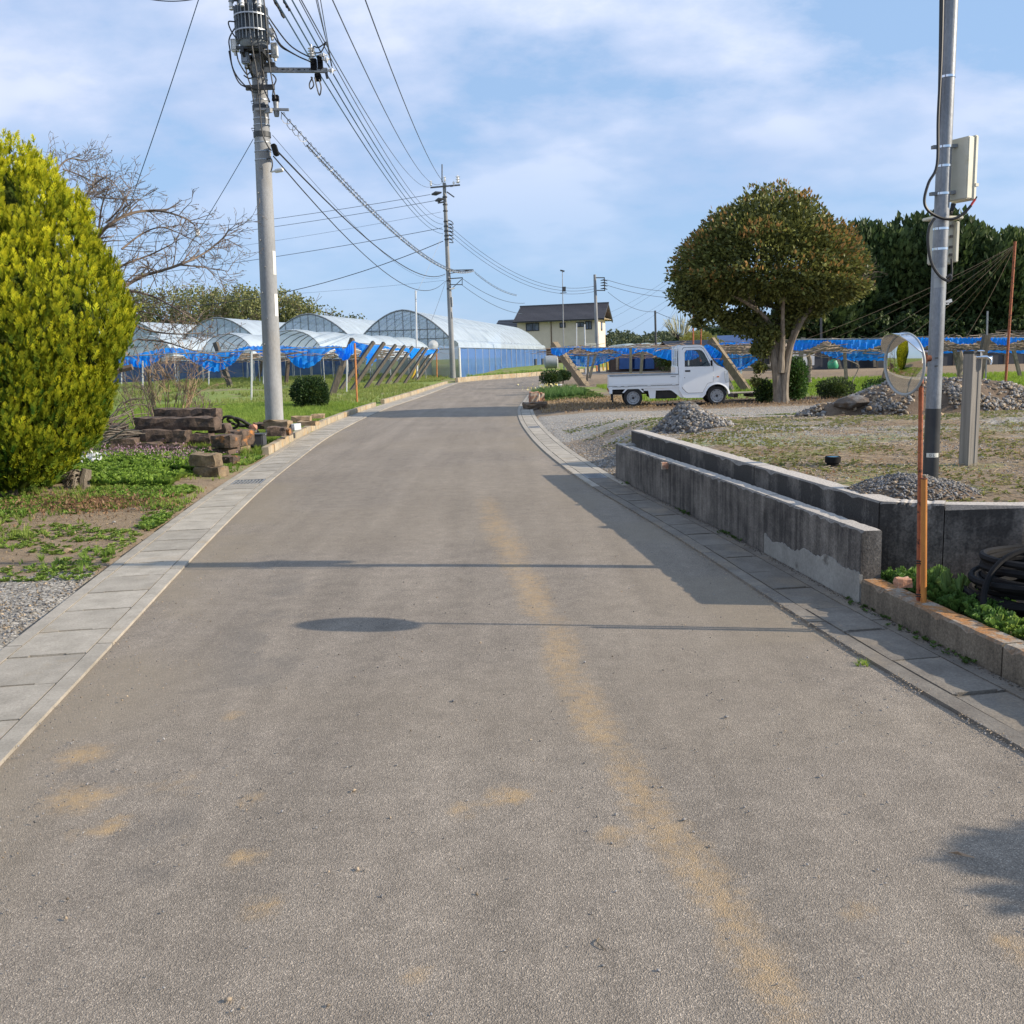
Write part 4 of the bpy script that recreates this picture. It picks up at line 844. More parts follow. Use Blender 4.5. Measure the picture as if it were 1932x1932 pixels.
for a_, b_, l_, s_ in HV: wire('power_line', l_, at(*a_, 17), at(*b_, 70.8), s_, .012, 'wire')
for i, (x0, x1, y1) in enumerate(((594, 617, 82), (597, 621, 100), (603, 627, 128))): wire('drop_wire', ('left', 'middle', 'right')[i]+' thin wire dropping from above to the insulators on the near pole arm', at(x0, -10, 15), at(x1, y1, 19.8), 0.02, .007, 'wire', 'wires dropping to the insulators on the near pole arm')
# dark sleeves on the two blue lines close to the near pole
for (pts, l_) in ((((512, -10), (517, 0), (536, 34)), 'black sleeve on the leftmost blue line beside the transformer'), (((533, -4), (540, 10), (547, 20)), 'knobbly black sleeve on the second blue line')):
    mb = MB(); pp = [at(x, y, 18.6) for x, y in pts]; mb.tube(smooth_path(pp, 5), [.02+.012*((i*7) % 3 == 0) for i in range(5*(len(pp)-1)+1)], 6); o = mb.build('line_sleeve', 'black_rubber', None, loc=tuple(pp[0])); tag(o, l_, 'cable sleeve')
# messenger cable with spiral hanger rings
def spiral_line(label, A_, B_, s, r, r2, turns, n=26):
    k = thing('communication_cable', label, 'cable', A_); base_ = sagline(A_, B_, s, n); mb = MB(); mb.tube(base_, r, 4, cap=False); mb.build('support_wire', 'wire', k)
    mb = MB(); mb.tube([p+Vector((0, 0, -.10)) for p in base_[1:]], r*1.4, 4, cap=False); mb.build('cable_core', 'wire', k)
    m_ = turns*6; pts = []
    for i in range(m_+1):
        t_ = i/m_; q_ = A_.lerp(B_, t_)-Vector((0, 0, s*4*t_*(1-t_)+.05)); a_ = 2*math.pi*i/6; pts.append(q_+Vector((math.cos(a_)*r2, 0, math.sin(a_)*r2*1.1)))
    mb = MB(); mb.tube(pts, .008, 3, cap=False); mb.build('hanger_spiral', 'galv_dull', k); return k
spiral_line('spiral-wrapped cable from the near pole bracket to the side bracket at the bend', at(531, 212, 19.7), at(893, 509, 70.8), 1.1, .014, .07, 120)
spiral_line('spiral-hung cable running on from the side bracket at the bend towards the house', at(893, 510, 70.8), at(975, 556, 84), .3, .012, .06, 30)
wire('communication_cable', 'thick black cable from the closure box on the near pole to the far pole', at(522, 284, 19.8), at(840, 517, 70.8), 1.0, .022, 'cable')
wire('communication_cable', 'wavy black cable from below the closure box to the far pole', at(516, 295, 19.8), at(840, 530, 70.8), 1.5, .016, 'cable')
wire('communication_cable', 'hair-thin wire above the thick black cable, near pole to far pole', at(514, 255, 19.9), at(840, 519, 70.8), 1.2, .006, 'cable')
for a_, b_, r_, l_ in (((-40, 463), (812, 367), .018, 'topmost line crossing the sky from the far pole to the left'), ((-40, 482), (824, 378), .018, 'second line from the top crossing from the far pole to the left'), ((-40, 515), (832, 400), .010, 'thin third line crossing from the far pole to the left'), ((-40, 545), (834, 430), .02, 'fourth line crossing from the far pole to the left, above the woods'), ((-40, 570), (838, 529), .008, 'faint lowest line from the far pole passing just over the greenhouses')):
    wire('side_line', l_, at(*b_, 70.8), at(*a_, 88), .6, r_, 'wire')
wire('side_line', 'sagging dark cable from the far pole dipping behind the near pole towards the woods', at(836, 455, 70.8), at(100, 566, 84), 2.2, .026, 'cable')
wire('guy_wire', 'stay wire slanting from the far pole down to the slender pole', at(836, 440, 70.9), at(786, 553, 66), .1, .012, 'galv_dull')
wire('guy_wire', 'stay wire slanting from the far pole down behind the greenhouse roof', at(841, 530, 71.2), at(806, 625, 72), .1, .014, 'galv_dull')
g1 = wire('guy_wire', 'stay wire from the near pole down through the bare branches to the orchard', at(478, 262, 20), at(330, 505, 22), .05, .009, 'wire_blue')
mb = MB(); c_ = at(372, 438, 21.4); mb.lathe([(.02, -.09), (.05, -.06), (.055, .06), (.02, .09)], c_, 8); tag(mb.build('guy_insulator', 'porcelain', None, True, loc=tuple(c_)), 'pale egg-shaped insulator on the stay wire at the tips of the bare branches', 'insulator')
wire('guy_wire', 'stay wire falling from above the picture to the bare tree at the left', at(384, -30, 17), at(236, 410, 20), .05, .009, 'wire_blue')
wire('side_line', 'short drooping line crossing the top left corner above the near stay wire', at(255, -8, 18), at(392, -8, 18), .09, .009, 'cable')
for i, (a_, b_, s_) in enumerate((((846, 424), (1121, 540), 1.6), ((846, 432), (1121, 545), 1.6), ((847, 441), (1121, 550), 1.6))): wire('power_line', ('upper', 'middle', 'lower')[i]+' line sagging from the pole at the bend to the pole by the house', at(*a_, 70.9), at(*b_, 85), s_, .016, 'wire', 'lines from the far pole to the pole by the house')
for a_, b_, s_, l_ in (((873, 526), (990, 572), .5, 'line from the upper side bracket to the house roof'), ((872, 538), (985, 592), .4, 'line from the lower side bracket to the house eave')): wire('power_line', l_, at(*a_, 70.8), at(*b_, 92), s_, .02, 'wire')
for a_, b_, s_, Yb, l_ in (((1145, 528), (1290, 550), .3, 95, 'upper line running right from the house pole behind the round tree'), ((1145, 538), (1290, 562), .3, 95, 'lower line running right from the house pole behind the round tree'), ((1147, 551), (1236, 588), .5, 95, 'dark line sagging from the house pole to the dark slender pole'), ): wire('power_line', l_, at(*a_, 84.8), at(*b_, Yb), s_, .02, 'wire')
wire('power_line', 'dark line sagging from the dark slender pole to the right behind the round tree', at(1236, 588, 95), at(1440, 610, 90), .9, .022, 'wire')
# ================= vegetation =================
def ell_points(n, c, r, lo=.75, hi=1.0, zmin=-1):
    d = rng.normal(size=(n, 3)); d /= np.linalg.norm(d, axis=1, keepdims=True); k = rng.uniform(lo**3, hi**3, (n, 1))**(1/3.); p = d*k; keep = p[:, 2] > zmin; return p[keep]*np.array(r)+np.array(c), d[keep]
# ---- golden conifer at the left ----
tb = Vector((-6.25, 11.6, 0.06)); tj = thing('golden_conifer', 'large rounded golden-green conifer at the left edge of the photo', 'tree', tb)
def prof_r(z): return np.interp(z, [.12, .29, .54, .99, 1.31, 1.56, 1.93, 2.18, 2.4, 2.62, 3.0, 3.4, 3.79, 4.12, 4.27, 4.36], [.5, .80, 1.12, 1.28, 1.36, 1.50, 1.66, 1.63, 1.55, 1.44, 1.22, 1.02, .80, .52, .28, 0])
# upright flame-shaped lobes cover the crown; each lobe is a spindle of small sprays
nl = 3600; zl = rng.uniform(.05, 3.93, nl*2); kp = rng.random(nl*2) < (prof_r(zl)/1.66*.9+.08); zl = zl[kp][:nl]; nl = len(zl); al = rng.uniform(-math.pi, math.pi, nl)
lob = (fbm(al*2.2+20, zl*1.0, 1.6, 81, 3)-.5)*.34; rl_ = prof_r(zl)*(1+lob*.5)-.09+rng.normal(0, .04, nl)
rl_ += .22*np.exp(-((zl-3.25)/.33)**2)*np.exp(-((al-R(-10))/.45)**2)
per = 11; n = nl*per; li = np.repeat(np.arange(nl), per); tt_ = rng.beta(1.15, 1.25, n); hl = rng.uniform(.20, .36, nl)[li]; wl_ = rng.uniform(.045, .085, nl)[li]*(1-.75*tt_**1.3)
phi = rng.uniform(-math.pi, math.pi, n); aa = al[li]; zz = zl[li]+tt_*hl*.9
lean_ = np.array([.30])*tt_*hl
ro_ = rl_[li]+lean_+wl_*np.cos(phi); ta_ = wl_*np.sin(phi)
pos = np.stack([tb.x+ro_*np.cos(aa)-ta_*np.sin(aa), tb.y+ro_*np.sin(aa)+ta_*np.cos(aa), zz+.06], 1)
zz = np.clip(zz, .15, 4.32)
slope = np.gradient(prof_r(np.linspace(.15, 4.32, 200)), 4.17/199); sl = np.interp(zz, np.linspace(.15, 4.32, 200), slope)
pos[:, 0] += (sl*0)
ox_ = np.cos(aa)*(.38+.55*np.cos(phi))-np.sin(aa)*.55*np.sin(phi); oy_ = np.sin(aa)*(.38+.55*np.cos(phi))+np.cos(aa)*.55*np.sin(phi)
dirn = np.stack([ox_*.8, oy_*.8, 1.05+tt_*.6], 1)+rng.normal(0, .16, (n, 3)); low_ = zz < .7; dirn[low_, 2] *= rng.uniform(.3, 1, low_.sum())
# flat plume: a stem with side leaflets, all tapering to the tip
pv = []; pf = []
def leafblade(x0, z0, ang, l, w):
    o_ = len(pv); dx, dz = math.sin(ang), math.cos(ang); px_, pz_ = dz, -dx
    pv.extend([(x0, 0, z0), (x0+dx*l*.5+px_*w*.62, .03, z0+dz*l*.5+pz_*w*.62), (x0+dx*l*.5-px_*w*.62, -.03, z0+dz*l*.5-pz_*w*.62), (x0+dx*l, .0, z0+dz*l)])
    pf.extend([(o_, o_+1, o_+3), (o_, o_+3, o_+2)])
leafblade(0, 0, 0, 1.0, .12)
for z0, a_, l_ in ((.12, .7, .48), (.22, -.68, .50), (.38, .58, .42), (.48, -.55, .38), (.62, .5, .30), (.70, -.45, .25)): leafblade(0, z0, a_, l_, .095)
pv = np.array(pv); tipness = np.clip(pv[:, 2]*.75+np.abs(pv[:, 0])*.8, 0, 1)[:, None]
vc = (1-tipness)*np.array([.22, .38, .35])+tipness*np.array([1.25, 1.10, 1.0])  # golden tips; blade bases darkened in colour for the shaded gaps
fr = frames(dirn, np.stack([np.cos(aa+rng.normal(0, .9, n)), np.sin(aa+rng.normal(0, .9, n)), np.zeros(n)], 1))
g_ = fbm(aa*3+9, zz, 1.8, 91, 3)*.6+.4*tt_; sunny = np.clip(.5+.5*np.cos(aa-R(-12)), 0, 1)**1.5*.7+np.clip((zz-1)/3.5, 0, 1)*.45   # golden growth plus sunlight painted into the colour, sunward side and top
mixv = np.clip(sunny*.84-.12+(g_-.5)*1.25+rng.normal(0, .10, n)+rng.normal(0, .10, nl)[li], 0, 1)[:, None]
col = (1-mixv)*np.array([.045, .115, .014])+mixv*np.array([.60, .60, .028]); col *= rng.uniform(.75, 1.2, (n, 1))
s_ = rng.uniform(.065, .13, (n, 1))*np.array([[1, 1, 1.15]])
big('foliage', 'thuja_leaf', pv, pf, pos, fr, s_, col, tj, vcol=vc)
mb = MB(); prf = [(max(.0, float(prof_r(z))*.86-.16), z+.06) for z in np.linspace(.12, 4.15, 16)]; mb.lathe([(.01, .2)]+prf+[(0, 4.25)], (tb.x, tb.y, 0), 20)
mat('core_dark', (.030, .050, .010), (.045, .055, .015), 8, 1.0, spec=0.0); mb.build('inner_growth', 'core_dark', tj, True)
mb = MB(); mb.tube([tb+Vector((0, 0, -.1)), tb+Vector((.02, 0, .6)), tb+Vector((0, 0, 2))], [.16, .12, .06], 8); mb.build('trunk', 'bark_dark', tj, True)
# ---- bare tree behind it ----
rr = random.Random(11); bt = Vector((-8.6, 17.5, .1)); br = thing('bare_tree', 'leafless spreading tree behind the golden conifer, fine tangled twigs against the sky', 'tree', bt)
mb = MB(); mb.tube([bt+Vector((0, 0, -.1)), bt+Vector((.05, 0, .7)), bt+Vector((.1, .0, 1.3))], [.17, .14, .12], 8); mb.build('trunk', 'bark_dark', br, True)
tips = []; mb = MB(); st = bt+Vector((.1, 0, 1.2))
limbs = [([(222, 548), (268, 521), (300, 512), (345, 497), (385, 478), (420, 450), (432, 432)], 16.6, .034), ([(180, 455), (205, 425), (250, 402), (300, 398), (345, 410), (368, 425)], 16.9, .036), ([(205, 515), (240, 497), (285, 480), (325, 460)], 17.4, .028), ([(180, 500), (186, 440), (192, 390), (205, 355)], 17.2, .028), ([(90, 360), (105, 325), (130, 300), (165, 305)], 17.6, .026),
  ([(230, 545), (290, 560), (345, 590), (380, 612)], 17.0, .026), ([(230, 600), (275, 622), (330, 630), (380, 628)], 16.8, .026), ([(60, 330), (100, 345), (150, 372), (185, 376)], 17.5, .02), ([(182, 372), (215, 375), (270, 378)], 17.1, .018), ([(150, 410), (165, 365), (200, 335), (230, 365)], 17.0, .02), ([(120, 320), (150, 330), (180, 345)], 17.3, .016), ([(225, 560), (260, 585), (310, 600), (350, 640)], 17.2, .02), ([(260, 640), (310, 645), (360, 660), (415, 672)], 16.7, .02), ([(230, 470), (270, 440), (310, 430), (370, 455)], 17.3, .02), ([(340, 500), (390, 505), (430, 512)], 16.8, .016), ([(200, 420), (225, 395), (245, 360)], 17.0, .018)]
for pl, Y_, r_ in limbs:
    pp = smooth_path([at(x, y, Y_+.3*math.sin(x*.05)) for x, y in pl], 5); pp = [pp[0].lerp(st, .0)]+pp; mb.tube(pp, [max(.007, r_*(1-.75*j/len(pp))) for j in range(len(pp))], 5, cap=False)
    for j in range(1, len(pp)):
        for k_ in range(1):
            dv = (pp[min(j+1, len(pp)-1)]-pp[j-1]).normalized(); ax = Vector((rr.gauss(.1, 1), rr.gauss(0, .8), rr.gauss(.25, .9))).normalized()
            branchy(mb, pp[j], (dv*.7+ax*.9).normalized(), rr.uniform(.22, .50), max(.006, r_*.4*(1-.5*j/len(pp))), 3, rr, .8, .05, 4, 3, (1, 3), .66, tips, 0.02, .0035)
for d_, l_ in (((.6, 0, 1), 1.6), ((.9, .2, .5), 1.6), ((1, .1, .2), 1.6), ((0, .3, 1), 1.8)): mb.tube(smooth_path([st, st+Vector(d_)*l_*.5, st+Vector(d_)*l_], 4), .06, 6)
mb.build('branches', 'twig', br, recalc=False)
tp_ = np.array([p for p, d_ in tips]); sel = rng.choice(len(tp_), min(700, len(tp_)), replace=False); k_ = len(sel)
bc = np.where(rng.random((k_, 1)) < .3, np.array([[.30, .34, .06]]), np.array([[.10, .05, .035]]))*rng.uniform(.8, 1.2, (k_, 1))
big('bud', 'leaf', LEAF_V, LEAF_F, tp_[sel], rots(k_), rng.uniform(.02, .04, (k_, 1))*np.ones((1, 3)), bc, br)['kind'] = 'stuff'
# twiggy bushes in the grass in front of the orchard
def twigbush(px, py, Y_, hgt, label, seed, n0=14, mt_='twig_pale', spread=.45):
    b_ = at(px, py, Y_); b_.z = th(b_.x, b_.y)-.03; rr = random.Random(seed); k = thing('twiggy_shrub', label, 'shrub', b_); mb = MB()
    for i in range(n0):
        a_ = rr.uniform(0, 6.28); d_ = Vector((math.cos(a_)*spread*rr.random(), math.sin(a_)*spread*rr.random(), 1)).normalized(); branchy(mb, b_+Vector((math.cos(a_)*.2, math.sin(a_)*.12, 0)), d_, hgt*rr.uniform(.5, .8), .016, 4, rr, .55, .06, 4, 4, (2, 3), .6, None, 0, .004)
    mb.build('branches', mt_, k, recalc=False); return k
twigbush(318, 790, 20.5, 1.75, 'pale brown multi-stemmed bare shrub standing behind the stone block stack', 5)
twigbush(272, 800, 21.5, 1.3, 'low grey-brown bare shrub between the golden conifer and the pale stems', 6, 9, 'twig')
twigbush(372, 775, 24.0, 1.0, 'thin brown twiggy growth right of the pale bare shrub', 8, 8, 'twig')
# ---- shrubs ----
def shrub(name, label, c, r, n, size, cols, mt_='leaf_glossy', cat='shrub', lo=.55, core=True, zmin=-.85, gl=.25, stem=True):
    c = Vector(c); k = thing(name, label, cat, (c.x, c.y, c.z-r[2])); P, D_ = ell_points(n, c, r, lo, 1.0, zmin)
    w_ = 1+gl*(fbm(P[:, 0]*2.3+5, P[:, 1]*2.3+P[:, 2]*3.1, 1.2/max(r[0], .2), 7, 3)-.5)*2; P = np.array(c)+(P-np.array(c))*w_[:, None]
    n2 = len(P); dd = D_+rng.normal(0, .6, (n2, 3)); dd[:, 2] += .3
    ca_, cb_ = np.array(cols[0]), np.array(cols[1]); m_ = np.clip(rng.beta(1.3, 2.2, (n2, 1)), 0, 1); cc = ca_*(1-m_)+cb_*m_
    big('foliage', mt_, LEAF_V, LEAF_F, P, frames(dd), rng.uniform(size*.7, size*1.3, (n2, 1))*np.ones((1, 3)), cc, k)
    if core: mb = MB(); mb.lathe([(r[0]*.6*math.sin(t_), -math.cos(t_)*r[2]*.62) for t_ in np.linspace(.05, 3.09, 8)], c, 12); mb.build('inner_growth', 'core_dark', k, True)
    if stem: mb = MB(); mb.tube([c+Vector((0, 0, -r[2]-.1)), c], [.03, .015], 6); mb.build('stem', 'bark_dark', k)
    return k
DK = ((.018, .040, .012), (.06, .11, .03))
c_ = at(584, 727, 31); shrub('round_shrub', 'dark glossy round shrub beside the near utility pole in front of the slanted props', (c_.x, c_.y, .62), (.66, .6, .52), 5200, .075, DK)
c_ = at(1500, 725, 27.6); shrub('upright_shrub', 'bright-tipped upright shrub growing against the right side of the round tree trunk', (c_.x+.05, c_.y+.25, .66), (.36, .36, .66), 3600, .075, ((.03, .07, .015), (.12, .24, .05)))
c_ = at(1447, 735, 27.4); shrub('round_shrub', 'small dark glossy shrub at the left foot of the round tree trunk', (c_.x-.02, c_.y+.2, .36), (.27, .25, .36), 1500, .07, DK)
c_ = at(1576, 740, 28.5); shrub('round_shrub', 'low dark green spreading shrub between the round tree and the gravel mound', (c_.x, c_.y, .34), (.62, .5, .32), 3600, .05, ((.03, .05, .02), (.10, .14, .05)), 'leaf')
c_ = at(1665, 745, 31); shrub('round_shrub', 'dark low shrub behind the gravel mound, left of the round mirror', (c_.x, c_.y, .25), (.7, .4, .28), 1800, .06, DK, 'leaf')
for (px, py, Y_, r_, l_) in ((1039, 713, 40, .42, 'larger ball-clipped dark shrub in the roadside garden patch'), (1062, 709, 42, .30, 'smaller ball-clipped shrub on a stem in the roadside garden patch')):
    c_ = at(px, py, Y_); shrub('clipped_shrub', l_, (c_.x, c_.y, max(c_.z, r_*.8)), (r_*1.15, r_, r_*.8), 1900, .06, DK, 'leaf_dark', gl=.05)
# shrub standing out of view to the right; only its shadow falls on the road
shrub('unseen_leafy_shrub', 'leafy shrub just outside the right edge whose shadow falls on the near road', (5.30, 2.08, 1.50), (.44, .26, .30), 2000, .09, ((.03, .07, .015), (.10, .2, .04)), core=False, gl=.5)
# ---- round-headed tree by the truck ----
rb = Vector((7.74, 27.2, .02)); rt_ = thing('round_tree', 'dome-headed evergreen tree with bronze new tips right of the white truck', 'tree', rb); rr = random.Random(4)
mb = MB()
stems = [[(0, 0, -.1), (-.04, 0, .5), (-.14, 0, 1.2), (-.35, .1, 2.1), (-.9, .2, 3.1), (-1.5, .3, 3.7)], [(.12, -.06, -.1), (.13, -.05, .6), (.22, -.05, 1.3), (.42, -.1, 2.2), (.85, -.1, 3.2), (1.5, 0, 3.9)], [(.05, .08, -.1), (.06, .1, .7), (.05, .12, 1.5), (.1, .2, 2.6), (.0, .3, 3.8), (.1, .2, 4.8)], [(-.05, .02, .8), (-.12, .0, 1.6), (-.45, -.2, 2.4), (-1.3, -.3, 3.0), (-2.0, -.4, 3.2)], [(.15, -.04, .9), (.30, -.1, 1.7), (.65, -.3, 2.5), (1.3, -.5, 3.1), (2.0, -.5, 3.3)], [(.0, -.1, .9), (.0, -.25, 1.8), (-.1, -.6, 2.7), (-.1, -1.0, 3.7)]]
for i, s_ in enumerate(stems): mb = MB(); r0 = (.17, .15, .12, .10, .10, .09)[i]; pp = smooth_path([rb+Vector(p) for p in s_], 4); mb.tube(pp, [max(.025, r0*(1-.8*j/len(pp))*(1.25 if j < 2 else 1)) for j in range(len(pp))], 9); mb.build('trunk' if i < 3 else 'limb', 'bark', rt_, True)
mb = MB()
for s_ in stems:
    for j in range(3, len(s_)):
        for k_ in range(3): branchy(mb, rb+Vector(s_[j]), Vector((rr.gauss(0, 1), rr.gauss(0, 1), rr.uniform(-.2, 1))).normalized(), .55, .025, 3, rr, .6, .05, 4, 3, (2, 3), .65)
mb.build('branches', 'bark_dark', rt_, recalc=False)
# crown: dome points, ragged hanging skirt at the left
def crown_r(az, el):  # radius of the dome in a direction
    return 1
n = 62000; u_ = rng.random(n); az = rng.uniform(0, 2*math.pi, n); cz = rb.z+3.55
d_ = rng.normal(size=(n, 3)); d_ /= np.linalg.norm(d_, axis=1, keepdims=True); up_ = d_[:, 2] >= 0
kk = rng.uniform(.25, 1, n)**(.42)
P = np.stack([d_[:, 0]*2.66*kk, d_[:, 1]*2.45*kk, np.where(up_, d_[:, 2]*2.45*(1-.16*np.sin(2*np.arcsin(np.clip(d_[:, 2], 0, 1)))**2), d_[:, 2]*.85)*kk], 1); P[:, :2] *= (1-.10*np.where(up_, np.sin(2*np.arcsin(np.clip(d_[:, 2], 0, 1)))**2, 0))[:, None]; P[:, 2] += -.10*P[:, 0]*(P[:, 2] < 0)
cl_ = fbm(d_[:, 0]*3+d_[:, 2]*1.7+9, d_[:, 1]*3+d_[:, 2]*2.9+4, 1.3, 33, 3)-.5; P *= (1+.30*cl_)[:, None]
low = P[:, 2] < 0; rho = np.hypot(P[:, 0], P[:, 1]); hollow = low & (rho < 1.25+.35*cl_*4) & (P[:, 2] < -.15); P = P[~hollow]; d_ = d_[~hollow]; cl_ = cl_[~hollow]
# lower limb tufts that hang below the dome
ex = []
for (ox, oy, oz, r_, k_) in ((-2.15, -.2, -.55, .50, 1500), (-1.7, -.4, -.85, .42, 1000), (-1.15, 0, -1.15, .34, 500), (2.0, -.3, -.45, .50, 1300), (1.3, -.2, -.8, .5, 1200), (-1.9, .2, -1.15, .25, 300), (-.75, .1, -1.15, .4, 700), (.55, .1, -1.35, .36, 500), (-.05, -.1, -1.55, .42, 1000), (-.18, 0, -2.0, .30, 600), (-.2, -.0, -2.5, .20, 260), (-.45, .2, -1.2, .6, 1500), (-2.35, .1, -.35, .5, 900), (.75, .1, -1.0, .55, 1200), (-.30, .1, -2.9, .15, 150)):
    q = rng.normal(size=(k_, 3)); q /= np.linalg.norm(q, axis=1, keepdims=True); ex.append(q*(rng.random((k_, 1))**.45)*r_*np.array([1, 1, .85])+np.array([ox, oy, oz]))
ex = np.concatenate(ex); P2_ = np.concatenate([P, ex]); dd = np.concatenate([d_, rng.normal(0, .6, ex.shape)])+rng.normal(0, .5, P2_.shape); n2 = len(P2_)
outer = np.concatenate([np.clip((np.linalg.norm(P/np.array([2.62, 2.45, 2.62]), axis=1)-.80)*5, 0, 1), np.zeros(len(ex))]); hz2 = np.clip((P2_[:, 2]+.2)/2.0, 0, 1)
clp = np.concatenate([cl_, np.zeros(len(ex))]); tipm = (rng.random(n2) < np.clip(outer*(.10+.32*hz2)*(.75+3.6*clp), 0, .8))
cc = np.array([.060, .072, .022])+rng.beta(1.1, 2.0, (n2, 1))*np.array([.24, .24, .06]); cc[tipm] = (np.array([.30, .16, .055])+rng.random((tipm.sum(), 1))*np.array([.16, .11, .03])); dd[tipm, 2] += 1.2
big('foliage', 'leaf_glossy', LEAF_V, LEAF_F, P2_+np.array([rb.x-.36, rb.y, cz]), frames(dd), rng.uniform(.085, .155, (n2, 1))*np.ones((1, 3)), cc, rt_)
# ---- dark tall trees on the right and woods further off ----
CL_V = [(-.5, 0, -.1), (.5, .1, -.2), (.35, -.1, .5), (-.3, .1, .6), (.0, .35, .2), (.1, -.4, .3)]; CL_F = [(0, 1, 2), (0, 2, 3), (4, 1, 3), (0, 5, 2), (5, 4, 3)]
def bgtree(name, label, x, y, h, w, n, size, cols, group, trunk=True, seed=0, tall=.5, mt_='leaf_dark', z0=0, ragged=.35, leafy=False):
    k = thing(name, label, 'tree', (x, y, z0), group); c = np.array([x, y, z0+h*.54]); d = rng.normal(size=(n, 3)); d /= np.linalg.norm(d, axis=1, keepdims=True)
    kk = rng.uniform(.35, 1, n)**.4; cl = fbm(d[:, 0]*2.6+seed, d[:, 1]*2.6+d[:, 2]*3.3+seed*2, 1.3, seed+3, 3)-.5
    P = d*kk[:, None]*(1+ragged*2*cl)[:, None]*np.array([w/2, w/2, h*.48])+c; m_ = rng.beta(1.4, 2.4, (n, 1)); cc = np.array(cols[0])*(1-m_)+np.array(cols[1])*m_
    if leafy: dq = d+rng.normal(0, .45, (n, 3)); dq[:, 2] += .9; big('crown', mt_, LEAF_V, LEAF_F, P, frames(dq), rng.uniform(size*1.2, size*2.8, (n, 1))*np.ones((1, 3)), cc, k)
    else: big('crown', mt_, CL_V, CL_F, P, rots(n), rng.uniform(size*.6, size*1.4, (n, 1))*np.ones((1, 3)), cc, k)
    if trunk: mb = MB(); mb.tube([(x, y, z0-.1), (x, y, z0+h*.6)], [w*.04, w*.015], 6); mb.build('trunk', 'bark_dark', k)
    return k
DT = ((.022, .042, .014), (.10, .15, .045)); DTL = ((.03, .05, .015), (.10, .14, .04))
rowt = [(1540, 560, 76, 5.5, 'D'), (1592, 478, 78, 5.5, 'D'), (1640, 445, 80, 5.6, 'D'), (1690, 450, 79, 5.2, 'L'), (1738, 425, 80, 5.6, 'D'), (1786, 425, 77, 5.0, 'D'), (1828, 452, 78, 5.0, 'L'), (1872, 468, 76, 4.6, 'D'), (1910, 448, 77, 5.2, 'L'), (1960, 455, 78, 5.5, 'D'), (2015, 450, 78, 6, 'D'), (2075, 450, 78, 6, 'D')]
nm = ['leftmost and lowest', 'second from the left', 'tall third from the left', 'paler fourth', 'tallest', 'dark one right behind the pipe pole', 'light-tipped one right of the pipe pole', 'shorter dark one', 'pale-topped one by the rusty stake', 'rightmost in view', 'first beyond the right edge', 'second beyond the right edge']
for i, (px, py, Y_, w_, k_) in enumerate(rowt):
    t_ = at(px, py, Y_); bgtree('evergreen_tree', nm[i]+' of the dark tree row behind the right orchard', t_.x, Y_, t_.z+.5, w_*1.2, 6500, .27, DT if k_ == 'D' else ((.04, .07, .02), (.19, .25, .08)), 'dark evergreen row behind the right orchard', seed=i+1, ragged=.24, leafy=True)
# lower fill of the row: hedge-like undergrowth
for i, px in enumerate(range(1530, 2100, 62)): t_ = at(px, 640, 74); bgtree('undergrowth_shrub', 'dark bushy undergrowth under the '+nm[min(i, 11)].replace(' one', ' tree')+' of the row', t_.x, 74.5, 3.8, 3.4, 1100, .34, DT, 'undergrowth at the foot of the dark tree row', False, i+40)
# far woods left, just leafing: open crowns with visible grey wood
wl = [(452, 556, 156), (528, 562, 156), (392, 556, 158), (265, 556, 150), (300, 552, 150), (335, 548, 152), (372, 556, 150), (405, 553, 148), (440, 551, 150), (475, 550, 148), (508, 556, 150), (540, 566, 146), (565, 574, 150), (222, 560, 150), (170, 556, 150)]
for i, (px, py, Y_) in enumerate(wl):
    t_ = at(px, py, Y_); w_ = 3.6+(i % 3)*.4; k = bgtree('budding_tree', ('leafing tree number %s' % i) if False else 'olive budding tree of the far wood '+('at its right end, right of the near pole' if i == 12 else ('second right', 'just beside the near pole', 'third right', 'far left', 'second left', 'third left', 'fourth left', 'middle', 'right of the middle', 'fourth right', 'fifth right', 'hidden mostly by the near pole', '', 'right end', 'behind the conifer edge', 'leftmost behind the conifer')[i]), t_.x, Y_+(i % 3)*3, t_.z+1, w_*2.1, 2800, .28, ((.20, .22, .08), (.44, .44, .20)), 'budding trees of the far wood on the left', True, i+60, mt_='leaf', ragged=.28)
    mb = MB(); rr = random.Random(i); b_ = Vector((t_.x, Y_+(i % 3)*3, 2.5)); 
    for q_ in range(5): branchy(mb, b_, Vector((rr.gauss(0, .5), rr.gauss(0, .3), 1)).normalized(), t_.z*.42, .14, 3, rr, .5, .1, 4, 3, (2, 3), .65, None, 0, .035)
    mb.build('branches', 'vine', k, recalc=False)
for i, (px, py) in enumerate(((618, 588), (640, 596), (668, 598))): t_ = at(px, py, 160); bgtree('budding_tree', ('left', 'middle', 'right')[i]+' of three small tree tops peeping between the greenhouse roofs', t_.x, 160, t_.z+.3, 6.0, 1200, .3, ((.12, .14, .05), (.30, .31, .12)), 'tree tops between the greenhouses', True, i+80, mt_='leaf')
